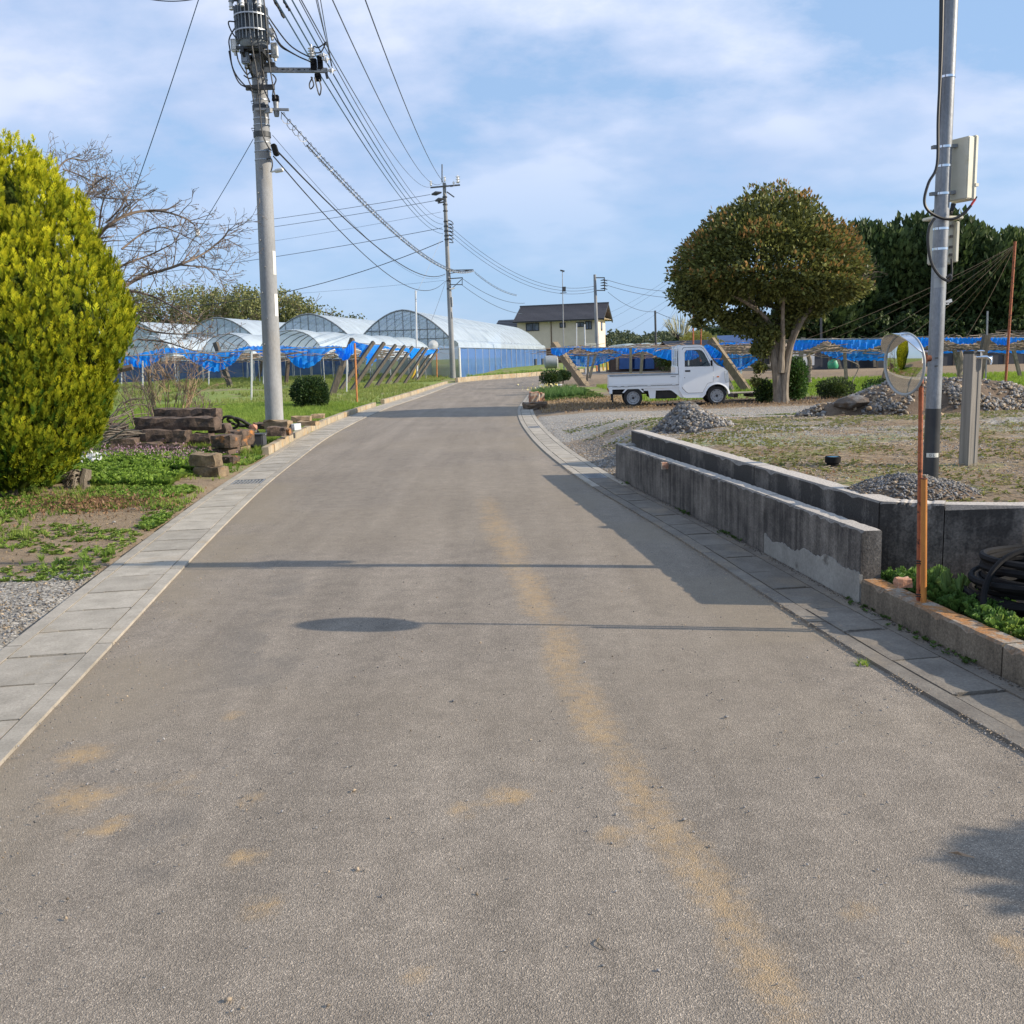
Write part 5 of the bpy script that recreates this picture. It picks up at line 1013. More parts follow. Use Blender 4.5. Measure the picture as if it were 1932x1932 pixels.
# hazy tree line far off behind the road bend and the truck
xs = list(range(1150, 1480, 17)); 
for i, px in enumerate(xs):
    hy = 633-6*math.sin(i*1.3)-(12 if px > 1330 else 0)-(8 if 1390 < px else 0); Y_ = 250+(i % 4)*18; t_ = at(px, hy, Y_)
    bgtree('distant_tree', ('first', 'second', 'third', 'fourth', 'fifth', 'sixth', 'seventh', 'eighth', 'ninth', 'tenth', 'eleventh', 'twelfth', 'thirteenth', 'fourteenth', 'fifteenth', 'sixteenth', 'seventeenth', 'eighteenth', 'nineteenth', 'twentieth')[i]+' grey-green skyline tree to the right of the house', t_.x, Y_, t_.z+.6, 9.5, 700, .6, ((.09, .12, .07), (.20, .23, .13)), 'distant trees along the skyline', False, i+100)
# pale pruned tree and yellow flowering bush beyond the truck
b_ = at(1288, 660, 88); b_.z = 0; k = thing('pruned_tree', 'pale pruned tree with a broom of thin upright shoots beyond the truck cab', 'tree', b_); rr = random.Random(21); mb = MB()
head = at(1286, 640, 88); mb.tube([b_, head.lerp(b_, .3), head], [.35, .28, .25], 8); mb.tube([head, at(1270, 628, 88)], [.2, .12], 6); mb.tube([head, at(1300, 626, 88)], [.24, .16], 6); mb.build('trunk', 'bark_dark', k, True)
mb = MB()
for i in range(60): a_ = rr.uniform(-1, 1); s0 = at(1283+a_*16, 632+rr.uniform(-4, 4), 88+rr.uniform(-.5, .5)); e0 = at(1284+a_*36, 585+abs(a_)*14+rr.uniform(0, 14), 88+rr.uniform(-1, 1)); mb.tube([s0, s0.lerp(e0, .5)+Vector((rr.uniform(-.15, .15), 0, .1)), e0], [.04, .03, .012], 3)
mat('pale_shoot', (.42, .42, .25), (.36, .33, .20), 2, .9, rnd=0); mb.build('shoots', 'pale_shoot', k, recalc=False)
c_ = at(1318, 637, 84); shrub('flowering_bush', 'yellow flowering bush left of the round tree, beyond the truck', (c_.x, c_.y, c_.z-.6), (1.9, 1.2, 1.0), 2200, .22, ((.5, .42, .08), (.75, .68, .2)), 'leaf', core=False)
c_ = at(1262, 658, 70); shrub('round_shrub', 'dark rounded garden bush seen over the truck bed', (c_.x, c_.y, 1.0), (1.0, .8, .8), 1500, .14, DK, 'leaf_dark')
for i, (px, py, Y_, w_) in enumerate(((1345, 640, 110, 9), (1375, 628, 112, 8), (1306, 645, 108, 7))): t_ = at(px, py, Y_); bgtree('distant_tree', ('broad dark', 'rounded', 'low')[i]+' tree beyond the blue greenhouse roofs behind the round tree trunk', t_.x, Y_, t_.z+.6, w_, 1200, .5, DTL, 'trees beyond the blue greenhouse roofs', False, i+140)
# ================= kei truck (local: rear at x=0, front at x=3.39, near side y<0) =================
TX, TY = 2.92, 27.95
tk = thing('pickup_truck', 'small white flatbed pickup truck parked side-on facing right', 'truck', (0, 0, 0))
HW = .735
def tumble(z): return HW-.085*max(0, (z-1.05)/.65)
def arc(cx, cz, r, a0, a1, n): return [(cx+r*math.cos(R(a0+(a1-a0)*i/n)), cz+r*math.sin(R(a0+(a1-a0)*i/n))) for i in range(n+1)]
prof = [(2.0, .44), (2.13, .24), (2.20, .225), (2.66, .225)]+[(x, z) for x, z in arc(3.06, .27, .325, 180-8, 8, 12)]+[(3.385, .30), (3.395, .55), (3.385, .68), (3.36, .86), (3.33, .97), (3.24, 1.05), (3.06, 1.12), (2.98, 1.20), (2.80, 1.50), (2.70, 1.645), (2.64, 1.69), (2.50, 1.71), (2.06, 1.70), (2.01, 1.66), (1.995, 1.4)]
win = [(2.155, 1.105), (2.155, 1.50), (2.20, 1.565), (2.55, 1.57), (2.63, 1.545), (2.70, 1.47), (2.855, 1.16), (2.865, 1.115), (2.84, 1.10)]
for s_ in (-1, 1):
    mb = MB()
    loops = [[Vector((p[0], p[1], 0)) for p in prof], [Vector((p[0], p[1], 0)) for p in win]]; tris = tessellate_polygon(loops); fl = loops[0]+loops[1]; n_ = len(fl)
    vs = [(p.x, s_*tumble(p.y), p.y) for p in fl]+[(p.x, s_*(tumble(p.y)-.045), p.y) for p in fl]
    fs = [tuple(t_) for t_ in tris]+[tuple(i+n_ for i in t_[::-1]) for t_ in tris]; o_ = 0
    for l_ in loops:
        for i in range(len(l_)): fs.append((o_+i, o_+(i+1) % len(l_), o_+(i+1) % len(l_)+n_, o_+i+n_))
        o_ += len(l_)
    mb.add(vs, fs); mb.build('cab_side', 'truck_paint', tk)
    # door: raised skin with its own shut line
    door = [(2.085, .50), (2.085, 1.60), (2.125, 1.645), (2.60, 1.65), (2.68, 1.60), (2.90, 1.18), (2.955, 1.08), (2.955, .66), (2.80, .62), (2.70, .45), (2.66, .36), (2.25, .36), (2.20, .38)]
    gapo = door; mb = MB(); cxd = sum(p[0] for p in door)/len(door); czd = sum(p[1] for p in door)/len(door)
    inn = [(p[0]+(cxd-p[0])*.022, p[1]+(czd-p[1])*.016) for p in door]
    def pr3(lp, off): return [(p[0], s_*(tumble(p[1])+off), p[1]) for p in lp]
    n_ = len(door); mb.add(pr3(door, .0015)+pr3(inn, .0015), [(i, (i+1) % n_, (i+1) % n_+n_, i+n_) for i in range(n_)]); dl_ = mb.build('door_gap', 'dark_trim', tk)
    mb = MB(); l2 = [[Vector((p[0], p[1], 0)) for p in inn], [Vector((p[0]*1.0, p[1], 0)) for p in win]]; tris = tessellate_polygon(l2); fl = l2[0]+l2[1]
    n_ = len(fl); vs = [(p.x, s_*(tumble(p.y)+.009), p.y) for p in fl]+[(p.x, s_*(tumble(p.y)+.001), p.y) for p in fl]
    fs = [tuple(t_) for t_ in tris]; k1 = len(inn)
    for i in range(k1): fs.append((i, (i+1) % k1, (i+1) % k1+n_, i+n_))
    mb.add(vs, fs); dr = mb.build('door', 'truck_paint', tk)
    mb = MB(); rim = [(p[0]+(2.5-p[0])*.035, p[1]+(1.33-p[1])*.05) for p in win]; k1 = len(win); mb.add([(p[0], s_*(tumble(p[1])+.012), p[1]) for p in win]+[(p[0], s_*(tumble(p[1])+.004), p[1]) for p in rim], [(i, (i+1) % k1, (i+1) % k1+k1, i+k1) for i in range(k1)]); mb.build('window_seal', 'dark_trim', dr)
    mb = MB(); mb.add([(p[0], s_*(tumble(p[1])-.012), p[1]) for p in win], [tuple(range(len(win)))]); mb.build('window_pane', 'truck_glass', dr)
    mb = MB(); mb.box((2.235, s_*(HW+.010), .985), (.15, .012, .048)); mb.build('handle', 'dark_trim', dr, bevel=.01)
    mb = MB(); mb.lathe([(.012, -.004), (.012, .006), (0, .006)], (2.15, s_*(HW+.009), .80), 8, axis='y'); mb.build('lock', 'dark_trim', dr)
    mb = MB(); mb.box((3.08, s_*(HW+.008), .80), (.07, .016, .035)); mb.build('marker_lamp', 'amber', tk, bevel=.006)
    mb = MB(); mb.prism([(3.27, .94), (3.34, .95), (3.375, .80), (3.385, .66), (3.30, .64), (3.28, .75)], s_*(HW-.10), s_*(HW+.006), 'xz'); hl_ = mb.build('headlight', 'lamp_clear', tk, bevel=.008); mb = MB(); mb.prism([(3.255, .955), (3.35, .965), (3.388, .80), (3.396, .645), (3.29, .625), (3.265, .75)], s_*(HW-.09), s_*(HW+.003), 'xz', [[(3.27, .94), (3.34, .95), (3.375, .80), (3.385, .66), (3.30, .64), (3.28, .75)]]); mb.build('lamp_gap', 'truck_grey', hl_)
    # wheel arch lip
    mb = MB(); a1 = arc(3.06, .27, .325, 172, 8, 14); a2 = arc(3.06, .27, .37, 172, 8, 14); k1 = len(a1); mb.add([(p[0], s_*(HW+.014), p[1]) for p in a1]+[(p[0], s_*(HW+.002), p[1]) for p in a2]+[(p[0], s_*(HW-.05), p[1]) for p in a1], [(i, i+1, i+1+k1, i+k1) for i in range(k1-1)]+[(i, i+2*k1, i+1+2*k1, i+1) for i in range(k1-1)]); mb.build('arch_lip', 'truck_paint', tk, True)
# front skin, roof and rear sheet swept across the width
def sweep(name, pts, mt_, off=.0, wf=1.0, par=None):
    mb = MB(); rows = []
    for x, z in pts:
        w_ = tumble(z)*wf; rows.append([(x-.05*abs(v)**4*(1 if x > 2.6 else 0)+off, v*w_, z) for v in (-1, -.9, -.5, 0, .5, .9, 1)])
    vs = [p for r_ in rows for p in r_]; mb.add(vs, [(i*7+j, i*7+j+1, (i+1)*7+j+1, (i+1)*7+j) for i in range(len(rows)-1) for j in range(6)]); return mb.build(name, mt_, par or tk, True)
sweep('front_panel', [(3.30, .60), (3.385, .60), (3.36, .86), (3.33, .97), (3.24, 1.05), (3.06, 1.12), (2.985, 1.19)], 'truck_paint')
sweep('bumper', [(3.30, .25), (3.385, .28), (3.41, .36), (3.415, .55), (3.385, .60)], 'truck_paint')
sweep('roof', [(2.70, 1.645), (2.64, 1.69), (2.50, 1.715), (2.25, 1.725), (2.06, 1.71), (2.01, 1.67), (1.995, 1.58)], 'truck_paint')
sweep('windscreen', [(2.985, 1.19), (2.84, 1.43), (2.70, 1.645)], 'truck_glass', .0, .93)
mb = MB(); mb.bbox((1.99, -.70, .45), (2.01, .70, 1.12)); mb.bbox((1.99, -.66, 1.56), (2.01, .66, 1.69)); mb.bbox((1.99, -.70, 1.12), (2.01, -.52, 1.56)); mb.bbox((1.99, .52, 1.12), (2.01, .70, 1.56)); mb.build('cab_back', 'truck_paint', tk)
mb = MB(); mb.bbox((1.998, -.52, 1.12), (2.002, .52, 1.56)); mb.build('rear_window', 'truck_glass', tk)
mb = MB(); mb.bbox((2.03, -.68, .40), (3.0, .68, .44)); mb.bbox((2.85, -.68, .44), (3.0, .68, 1.08)); mb.build('cab_floor', 'under', tk)
for yy in (-.34, .34):
    mb = MB(); mb.bbox((2.12, yy-.25, .60), (2.58, yy+.25, .74)); mb.box((2.12, yy, 1.02), (.11, .48, .62), Matrix.Rotation(R(-10), 3, 'Y')); mb.build('seat', 'seat', tk, bevel=.03)
mb = MB(); mb.bbox((2.72, -.66, .98), (2.98, .66, 1.08)); mb.build('dashboard', 'seat', tk, bevel=.03)
rt = Matrix.Rotation(R(-38), 3, 'Y'); mb = MB(); mb.tube([Vector((2.66, -.34, 1.10))+rt @ Vector((.17*math.cos(t_), .17*math.sin(t_), 0)) for t_ in np.linspace(0, 2*math.pi, 19)], .014, 6); mb.beam((2.66, -.34, 1.10), (2.85, -.34, .98), .03, .03); mb.beam(Vector((2.66, -.34, 1.10))+rt @ Vector((0, .16, 0)), Vector((2.66, -.34, 1.10))+rt @ Vector((0, -.16, 0)), .03, .02); mb.build('steering_wheel', 'black_plastic', tk)
for s_ in (-1, 1): mb = MB(); mb.box((2.90, s_*(HW+.02), 1.19), (.045, .10, .16)); mb.beam((2.90, s_*.66, 1.12), (2.90, s_*(HW+.02), 1.15), .02, .02); mb.build('side_mirror', 'black_plastic', tk, bevel=.015)
# bed: floor, three gates with ribs and top rail, headboard frame
mb = MB(); mb.bbox((.04, -.70, .585), (1.97, .70, .615)); mb.build('bed_floor', 'truck_grey', tk)
for s_ in (-1, 1):
    mb = MB(); mb.bbox((.03, s_*.70, .62), (1.985, s_*.725, .90)); g_ = mb.build('side_gate', 'truck_paint', tk, bevel=.004)
    mb = MB(); mb.bbox((.03, s_*.693, .885), (1.985, s_*.735, .918)); mb.build('gate_rail', 'galv', g_, bevel=.004)
    mb = MB(); mb.bbox((.035, s_*.725, .86), (1.98, s_*.733, .872)); mb.bbox((.035, s_*.725, .655), (1.98, s_*.734, .675)); mb.bbox((.035, s_*.725, .62), (.08, s_*.733, .885)); mb.build('gate_rib', 'truck_paint', g_, bevel=.003)
    for xx in (.30, .50, 1.15, 1.85): mb = MB(); mb.bbox((xx-.05, s_*.72, .598), (xx+.05, s_*.742, .615)); mb.build('hinge', 'truck_paint', g_, bevel=.003)
    mb = MB(); mb.bbox((1.76, s_*.725, .835), (1.90, s_*.740, .852)); mb.build('latch', 'galv', g_)
    mb = MB(); mb.bbox((.0, s_*.66, .52), (1.99, s_*.70, .60)); mb.build('bed_sill', 'truck_paint', tk, bevel=.004)
    mb = MB(); mb.bbox((.02, s_*.63, .40), (.11, s_*.72, .60)); mb.build('corner_bracket', 'truck_paint', tk, bevel=.006)
    # rear mudguard hoop
    a1 = arc(.70, .265, .295, 152, 28, 10); a2 = arc(.70, .265, .335, 152, 28, 10); a2 = [(a2[0][0]-.02, .42)]+a2[1:-1]+[(a2[-1][0]+.02, .42)]; a1 = [(a1[0][0]-.0, .42)]+a1[1:-1]+[(a1[-1][0]+.0, .42)]
    k1 = len(a1); mb = MB(); mb.add([(p[0], s_*.69, p[1]) for p in a1]+[(p[0], s_*.69, p[1]) for p in a2]+[(p[0], s_*.55, p[1]) for p in a1]+[(p[0], s_*.55, p[1]) for p in a2], [(i, i+1, i+1+k1, i+k1) for i in range(k1-1)]+[(i+j*k1, i+1+j*k1, i+1+(j+2)*k1, i+(j+2)*k1) for i in range(k1-1) for j in (0, 1)]); mb.build('mudguard', 'truck_paint', tk)
    mb = MB(); mb.prism([(1.12, .50), (1.35, .50), (1.33, .24), (1.17, .24)], s_*.62, s_*.66, 'xz'); mb.prism([(1.55, .52), (1.99, .52), (2.14, .24), (2.05, .24), (1.8, .44)], s_*.64, s_*.68, 'xz'); mb.bbox((1.0, s_*.64, .46), (1.99, s_*.67, .52)); mb.build('frame_bracket', 'truck_paint', tk)
mb = MB(); mb.bbox((.0, -.70, .62), (.03, .70, .905)); mb.build('tail_gate', 'truck_paint', tk, bevel=.004)
mb = MB()
for yy in (-.66, -.33, 0, .33, .66): mb.tube([(1.93, yy, .9), (1.93, yy, 1.70 if abs(yy) > .1 else 1.62)], .012, 6)
for zz in (1.12, 1.35, 1.62): mb.tube([(1.93, -.66, zz), (1.93, .66, zz)], .012, 6)
mb.bbox((1.90, -.70, .62), (1.975, .70, 1.12)); mb.build('guard_frame', 'truck_paint', tk)
mb = MB(); mb.bbox((.12, -.45, .36), (2.2, .45, .52)); mb.bbox((1.35, -.60, .22), (1.95, .60, .47)); mb.bbox((1.15, -.5, .26), (1.4, .5, .4)); mb.bbox((.15, -.6, .40), (.38, .6, .5)); mb.tube([(.70, -.6, .265), (.70, .6, .265)], .05, 8); mb.tube([(3.07, -.55, .265), (3.07, .55, .265)], .05, 8); mb.bbox((2.75, -.55, .24), (3.3, .55, .55)); mb.build('chassis', 'under', tk, bevel=.02)
for (xx, s_) in ((.70, -1), (.70, 1), (3.06, -1), (3.06, 1)):
    w_ = thing('wheel', None, None, (0, 0, 0)); w_.parent = tk; w_.location = (xx, s_*.62, .265); W0 = (0, 0, 0); WL[w_.name] = Vector((0, 0, 0))
    k_ = -s_
    mb = MB(); mb.lathe([(.185, -.07), (.235, -.075), (.262, -.055), (.267, 0), (.262, .055), (.235, .075), (.185, .07)], (0, 0, 0), 32, axis='y', cap=False); mb.build('tyre', 'black_rubber', w_, True)
    mb = MB(); mb.lathe([(.188, s_*.068), (.178, s_*.072), (.165, s_*.050), (.140, s_*.042), (.122, s_*.058), (.10, s_*.054), (.065, s_*.045), (0.0, s_*.045)], (0, 0, 0), 28, axis='y', cap=False)
    o_ = mb.build('rim', 'wheel_steel', w_, True)
    mb = MB(); mb.lathe([(.036, s_*.02), (.036, s_*.062), (.0, s_*.064)], (0, 0, 0), 12, axis='y')
    for i in range(10): t_ = 2*math.pi*i/10; mb.box((.152*math.cos(t_), s_*.0462, .152*math.sin(t_)), (.026, .004, .018), Matrix.Rotation(-t_, 3, 'Y'))
    for i in range(4): t_ = 2*math.pi*i/4+.4; mb.box((.075*math.cos(t_), s_*.054, .075*math.sin(t_)), (.016, .012, .016))
    mb.build('hub', 'dark_trim', w_)
mb = MB(); mb.bbox((3.405, -.165, .36), (3.412, .165, .52)); mb.build('number_plate', 'white_plastic', tk)
mb = MB(); mb.bbox((3.35, -.45, .70), (3.385, .45, .80)); mb.build('grille', 'dark_trim', tk)
mb = MB(); mb.beam((2.97, -.45, 1.20), (2.88, .1, 1.36), .012, .012); mb.beam((2.97, .05, 1.20), (2.88, .5, 1.36), .012, .012); mb.multi('wiper', 'black_plastic', tk)
for s_ in (-1, 1): mb = MB(); mb.bbox((-.012, s_*.52, .46), (.0, s_*.68, .54)); mb.build('tail_lamp', 'red_mark', tk)
mb = MB(); mb.bbox((.10, -.62, .16), (.14, -.45, .38)); mb.bbox((.10, .45, .16), (.14, .62, .38)); mb.multi('mud_flap', 'black_rubber', tk)
tk.location = (TX, TY, .055); tk.rotation_euler = (0, 0, R(-4.5))
# ================= greenhouses =================
gd = Vector((.17, .985, 0)).normalized(); gp = Vector((-gd.y, gd.x, 0)); GO = Vector((-3.6, 72.2, 0)); GLEN = 50
def gw(u, v, z): return GO+gp*u+gd*v+Vector((0, 0, z))
def archz(t): s_ = abs(2*t-1); return 3.0+2.35*(1-s_**1.8)
bayn = ['right-hand greenhouse with a blue netted side wall beside the road', 'second greenhouse from the right with an arched gable, behind the near pole', 'third greenhouse from the right with an arched gable, left of the near pole', 'leftmost greenhouse roof showing through the bare twigs']
for i in range(4):
    u0 = .5+7.5*i; k = thing('greenhouse', 'pale film-covered '+bayn[i], 'greenhouse', gw(u0+3.75, 0, 0)); W = 7.5
    vs_n = 20
    mb = MB(); mb.grid(lambda a, b, u0=u0: gw(u0+7.5*a, GLEN*b, archz(a)+.03*math.sin(b*GLEN*3.1)), 22, 50); mb.build('roof_film', 'film_roof', k, True, recalc=False)
    mb = MB()
    for j in range(26): v = GLEN*j/25; mb.tube([gw(u0+7.5*t/12, v, archz(t/12)-.05) for t in range(13)], .03, 4, cap=False)
    for t in (.12, .3, .5, .7, .88): mb.tube([gw(u0+7.5*t, 0, archz(t)-.08), gw(u0+7.5*t, GLEN, archz(t)-.08)], .025, 4)
    mb.build('hoop_frame', 'galv', k)['kind'] = 'stuff'
    pol = [(u0+7.5*t/16, archz(t/16)) for t in range(17)]
    mb = MB(); mb.add([gw(u, .02, z) for u, z in pol]+[gw(u0+7.5, .02, 2.35), gw(u0, .02, 2.35)], [tuple(range(19))]); mb.build('gable_film', 'film_gable', k)
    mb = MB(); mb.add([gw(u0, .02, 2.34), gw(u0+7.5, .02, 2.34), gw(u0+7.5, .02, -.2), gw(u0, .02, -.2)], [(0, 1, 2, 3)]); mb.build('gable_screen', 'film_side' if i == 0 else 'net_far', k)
    mb = MB(); mb.tube([gw(u, -.03, z) for u, z in pol], .05, 5, cap=False)
    for zz in (2.35, 3.15, 3.85): 
        tt = [t/40 for t in range(41) if archz(t/40) > zz]; mb.tube([gw(u0+7.5*tt[0], -.04, zz), gw(u0+7.5*tt[-1], -.04, zz)], .035, 4)
    for j in range(1, 12): u = u0+7.5*j/12; mb.tube([gw(u, -.03, -.1 if j % 3 == 0 else 2.35), gw(u, -.03, archz(j/12))], .022 if j % 3 else .035, 4)
    mb.multi('gable_bar', 'galv_dull', k)
    if i < 2: mb = MB(); mb.box(gw(u0+7.5, -.15, 3.05), (.18, .1, .22)); mb.build('ridge_marker', 'red_mark', k)
    if i == 0:
        sh = [(.5, 3.0), (.22, 2.93), (.05, 2.75), (0, 2.4)]
        mb = MB(); vs = [gw(u, GLEN*b/60, z+.025*math.sin(b*2.3)) for b in range(61) for u, z in sh]; mb.add(vs, [(b*4+j, b*4+j+1, b*4+5+j, b*4+4+j) for b in range(60) for j in range(3)]); mb.build('shoulder_film', 'film_roof', k, True, recalc=False)
        mb = MB(); mb.grid(lambda a, b: gw(-.03+.03*math.sin(b*60), GLEN*b, 2.4*(1-a)+0.0), 4, 60); mb.build('side_screen', 'net_side', k, recalc=False)
        mb = MB(); mb.tube([gw(-.06, 0, 2.4), gw(-.06, GLEN, 2.4)], .035, 5)
        for j in range(18): mb.tube([gw(-.05, GLEN*j/17, 0), gw(-.05, GLEN*j/17, 2.4)], .022, 4)
        mb.multi('side_pipe', 'galv', k)
        mb = MB(); mb.add([gw(u, .0, z) for u, z in [(.5, 2.34)]+sh+[(0, 2.34)]], [tuple(range(6))]); mb.add([gw(0, .0, 2.33), gw(.5, .0, 2.33), gw(.5, .0, -.1), gw(0, .0, -.1)], [(0, 1, 2, 3)]); mb.build('corner_film', 'film_side', k)
        mb = MB(); mb.tube([gw(-.02, -.02, -.1), gw(-.02, -.02, 2.4)], .09, 8); mb.build('corner_roll', 'white_plastic', k, True)
        for v_ in (40, 46): mb = MB(); mb.box(gw(-.12, v_, .75), (.15, 1.4, 1.1), rotz(-R(10))); mb.build('dark_panel', 'shed_dark', k)
        for u_, w_, h_ in ((4.1, 1.3, 1.8), (5.9, 1.2, 1.7), (2.6, .9, 1.9)): mb = MB(); mb.box(gw(u_, -.1, h_/2+.1), (w_, .05, h_), rotz(-R(10))); mb.build('door_panel', 'tank_grey', k, bevel=.02)
        mb = MB(); c_ = gw(1.9, -.25, 2.65); mb.lathe([(.0, -.05), (.36, -.02), (.38, .02), (.0, .10)], c_, 18, rot=Matrix.Rotation(R(80), 3, 'X')); mb.build('fan_disc', 'white_plastic', k, True)
# lower tunnels in front
tun = [((-12.42, 55, 3.52), (-6.95, 72, 3.18), 'low film tunnel right of the near pole, in front of the big gables'), ((-17.48, 60, 3.60), (-11.6, 72, 3.4), 'low film tunnel with its open hooped end left of the near pole'), ((-22.4, 60, 3.6), (-16.5, 73, 3.4), 'low film tunnel at the far left behind the bare twigs')]
for a_, b_, l_ in tun:
    a_, b_ = Vector(a_), Vector(b_); d = Vector((b_.x-a_.x, b_.y-a_.y, 0)); Lg = d.length; d.normalize(); p_ = Vector((-d.y, d.x, 0)); k = thing('film_tunnel', l_, 'greenhouse', (a_.x, a_.y, 0)); hw = 2.1
    def tz_(u, v, a_=a_, b_=b_, d=d, p_=p_, Lg=Lg, hw=hw):
        q = a_.lerp(b_, v); e_ = 1.0 if v < .88 else math.sqrt(max(0, 1-((v-.88)/.12)**2)); th_ = math.pi*u; r_ = 1.5*e_; return q+p_*(math.cos(th_)*hw*(.6+.4*e_))+Vector((0, 0, -1.5+math.sin(th_)*(1.5*(.35+.65*e_))+.05*math.sin(v*Lg*1.7)*math.sin(th_)))
    mb = MB(); mb.grid(lambda u, v: tz_(u, v), 14, 26); mb.build('roof_film', 'film_roof', k, True, recalc=False)
    mb = MB()
    for j in range(18): mb.tube([tz_(t/12, j/18)-Vector((0, 0, .04)) for t in range(13)], .025, 4, cap=False)
    mb.build('hoop_frame', 'galv_dull', k)['kind'] = 'stuff'
    mb = MB()
    for j in range(0, 18, 3):
        for u in (0, 1): q = tz_(u, j/18); mb.tube([q, (q.x, q.y, 0)], .03, 5)
    mb.multi('post', 'galv', k)
# ================= orchard trellises =================
def post(par, b_, t_, w_, mt_, round_=False, name='post'):
    mb = MB()
    if round_: mb.tube([b_, t_], w_/2, 7)
    else: mb.beam(b_, t_, w_, w_)
    return mb.build(name, mt_, par)
def netstrip(par, top, bot, mt_, name='net', ruff=.12, seed=0, nseg=8, rows=4):
    """top and bottom edge point lists of equal length"""
    T = smooth_path(top, nseg); Bt = smooth_path(bot, nseg); n_ = min(len(T), len(Bt)); mb = MB(); vs = []
    for i in range(n_):
        for j in range(rows+1):
            f_ = j/rows; p = T[i].lerp(Bt[i], f_); w_ = ruff*(math.sin(i*1.9+seed+f_*2.2)+.6*math.sin(i*3.7+seed*2+f_*5))*(.3+.7*f_); d = (T[min(i+1, n_-1)]-T[max(i-1, 0)]); d = Vector((-d.y, d.x, 0)); d = d.normalized() if d.length > 1e-6 else Vector((0, 1, 0)); vs.append(p+d*w_+Vector((0, 0, .03*math.sin(i*2.7+j))))
    mb.add(vs, [(i*(rows+1)+j, (i+1)*(rows+1)+j, (i+1)*(rows+1)+j+1, i*(rows+1)+j+1) for i in range(n_-1) for j in range(rows)]); return mb.build(name, mt_, par, True, recalc=False)
tl = thing('orchard_trellis', 'left orchard trellis with leaning props and blue netting looped along its edge', 'trellis', (-8, 47, .2))
c3 = lambda x, y: ((1000+x/2.76)*.6389, (700+y/2.76)*.6389)
props = [((0, 1150), (112, 830), 1.35), ((10, 1252), (285, 855), 1.1), ((100, 1257), (370, 862), 1), ((215, 1237), (465, 880), 1), ((305, 1222), (537, 888), 1), ((390, 1200), (602, 893), 1), ((452, 1197), (690, 902), 1), ((540, 1187), (720, 905), .9), ((605, 1165), (770, 912), .9), ((640, 1168), (808, 918), .9)]
ptop = []
for i, (b_, t_, w_) in enumerate(props):
    q = G(*c3(*b_), .22 if i else .25) if i else at(*c3(-25, 1215), 47.2); t = at(*c3(*t_), q.y+1.6); ptop.append(t); q = q-(t-q)*.04
    post(tl, q, t, .15*w_, 'old_wood', name='prop')
q = G(*c3(595, 1165), .2); post(tl, q, at(*c3(672, 960), q.y+.6), .16, 'yellow_pipe', True, 'yellow_pipe')
cA = lambda x, y: (223.6+.215*x, 543+.215*y)
for (x0, y0, x1, y1, w_, mt_) in ((1000, 905, 850, 480, .22, 'old_wood'), (845, 830, 890, 660, .18, 'conc_post'), (1215, 845, 1262, 640, .2, 'old_wood'), (1645, 720, 1560, 465, .2, 'old_wood'), (1465, 880, 1490, 630, .16, 'bark_dark'), (1870, 930, 1960, 690, .24, 'old_wood'), (115, 840, 30, 740, .16, 'conc_post'), (1650, 730, 1672, 640, .18, 'lit_wood')):
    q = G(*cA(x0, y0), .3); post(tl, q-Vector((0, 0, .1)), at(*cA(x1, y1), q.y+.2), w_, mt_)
for (x, yb, yt) in ((25, 900, 700), (210, 945, 640), (278, 880, 650), (290, 850, 640), (505, 800, 600), (520, 860, 600), (720, 800, 640), (735, 790, 640), (790, 900, 640), (935, 860, 645), (975, 810, 640), (1128, 840, 640), (1165, 965, 555), (1180, 870, 600), (1270, 895, 640), (1470, 800, 640), (1522, 800, 640), (1760, 740, 610), (1800, 770, 610), (560, 790, 640), (640, 800, 640), (1050, 800, 640), (860, 790, 650)):
    q = G(*cA(x, yb), .3); t = at(*cA(x+2, yt), q.y); t.z = min(t.z, 2.35); post(tl, q-Vector((0, 0, .15)), t, .075, 'pipe_white', True, 'pipe_post')
for (x, yb, yt, Yx) in ((160, 1150, 930, 0), (415, 1145, 960, 0), (65, 1260, 1000, 0), (490, 1150, 930, 0), (637, 1150, 880, 0)):
    q = G(*c3(x, yb), .25); t = at(*c3(x+3, yt), q.y); post(tl, q, t, .07, 'pipe_white', True, 'pipe_post')
# wire frame and net loops
Yf = 47.5
net_top = [(0, 610), (130, 590), (260, 560), (480, 525), (700, 565), (830, 575), (1000, 548), (1130, 515), (1280, 512), (1430, 508), (1560, 520), (1700, 522), (1880, 508), (1960, 515)]
net_bot = [(0, 660), (130, 670), (260, 660), (480, 560), (700, 650), (840, 700), (1000, 640), (1130, 532), (1280, 580), (1430, 550), (1560, 650), (1700, 650), (1880, 532), (1960, 585)]
netstrip(tl, [at(*cA(*p), Yf+.002*p[0]) for p in net_top], [at(*cA(p[0], p[1]+.30*(p[1]-t_[1])), Yf+.002*p[0]) for p, t_ in zip(net_bot, net_top)], 'net_blue', 'net', .10, 1)
nt3 = [(-30, 905), (60, 905), (112, 850), (180, 868), (260, 880), (310, 880), (365, 885), (450, 905), (535, 905), (610, 905), (650, 908), (690, 915), (740, 918), (812, 908)]
nb3 = [(-30, 935), (40, 1005), (100, 960), (140, 890), (255, 1045), (300, 960), (365, 905), (450, 925), (540, 925), (610, 995), (650, 935), (690, 965), (740, 955), (816, 940)]
Yr = [46.5, 46.8, 47.2, 47.8, 48.8, 50, 51.5, 54, 57, 60, 62, 64, 66, 69.5]
netstrip(tl, [at(*c3(*p), y) for p, y in zip(nt3, Yr)], [at(*c3(*p), y) for p, y in zip(nb3, Yr)], 'net_blue', 'net', .15, 3)
for a_, b_ in zip(Yr[:-1], Yr[1:]): pass
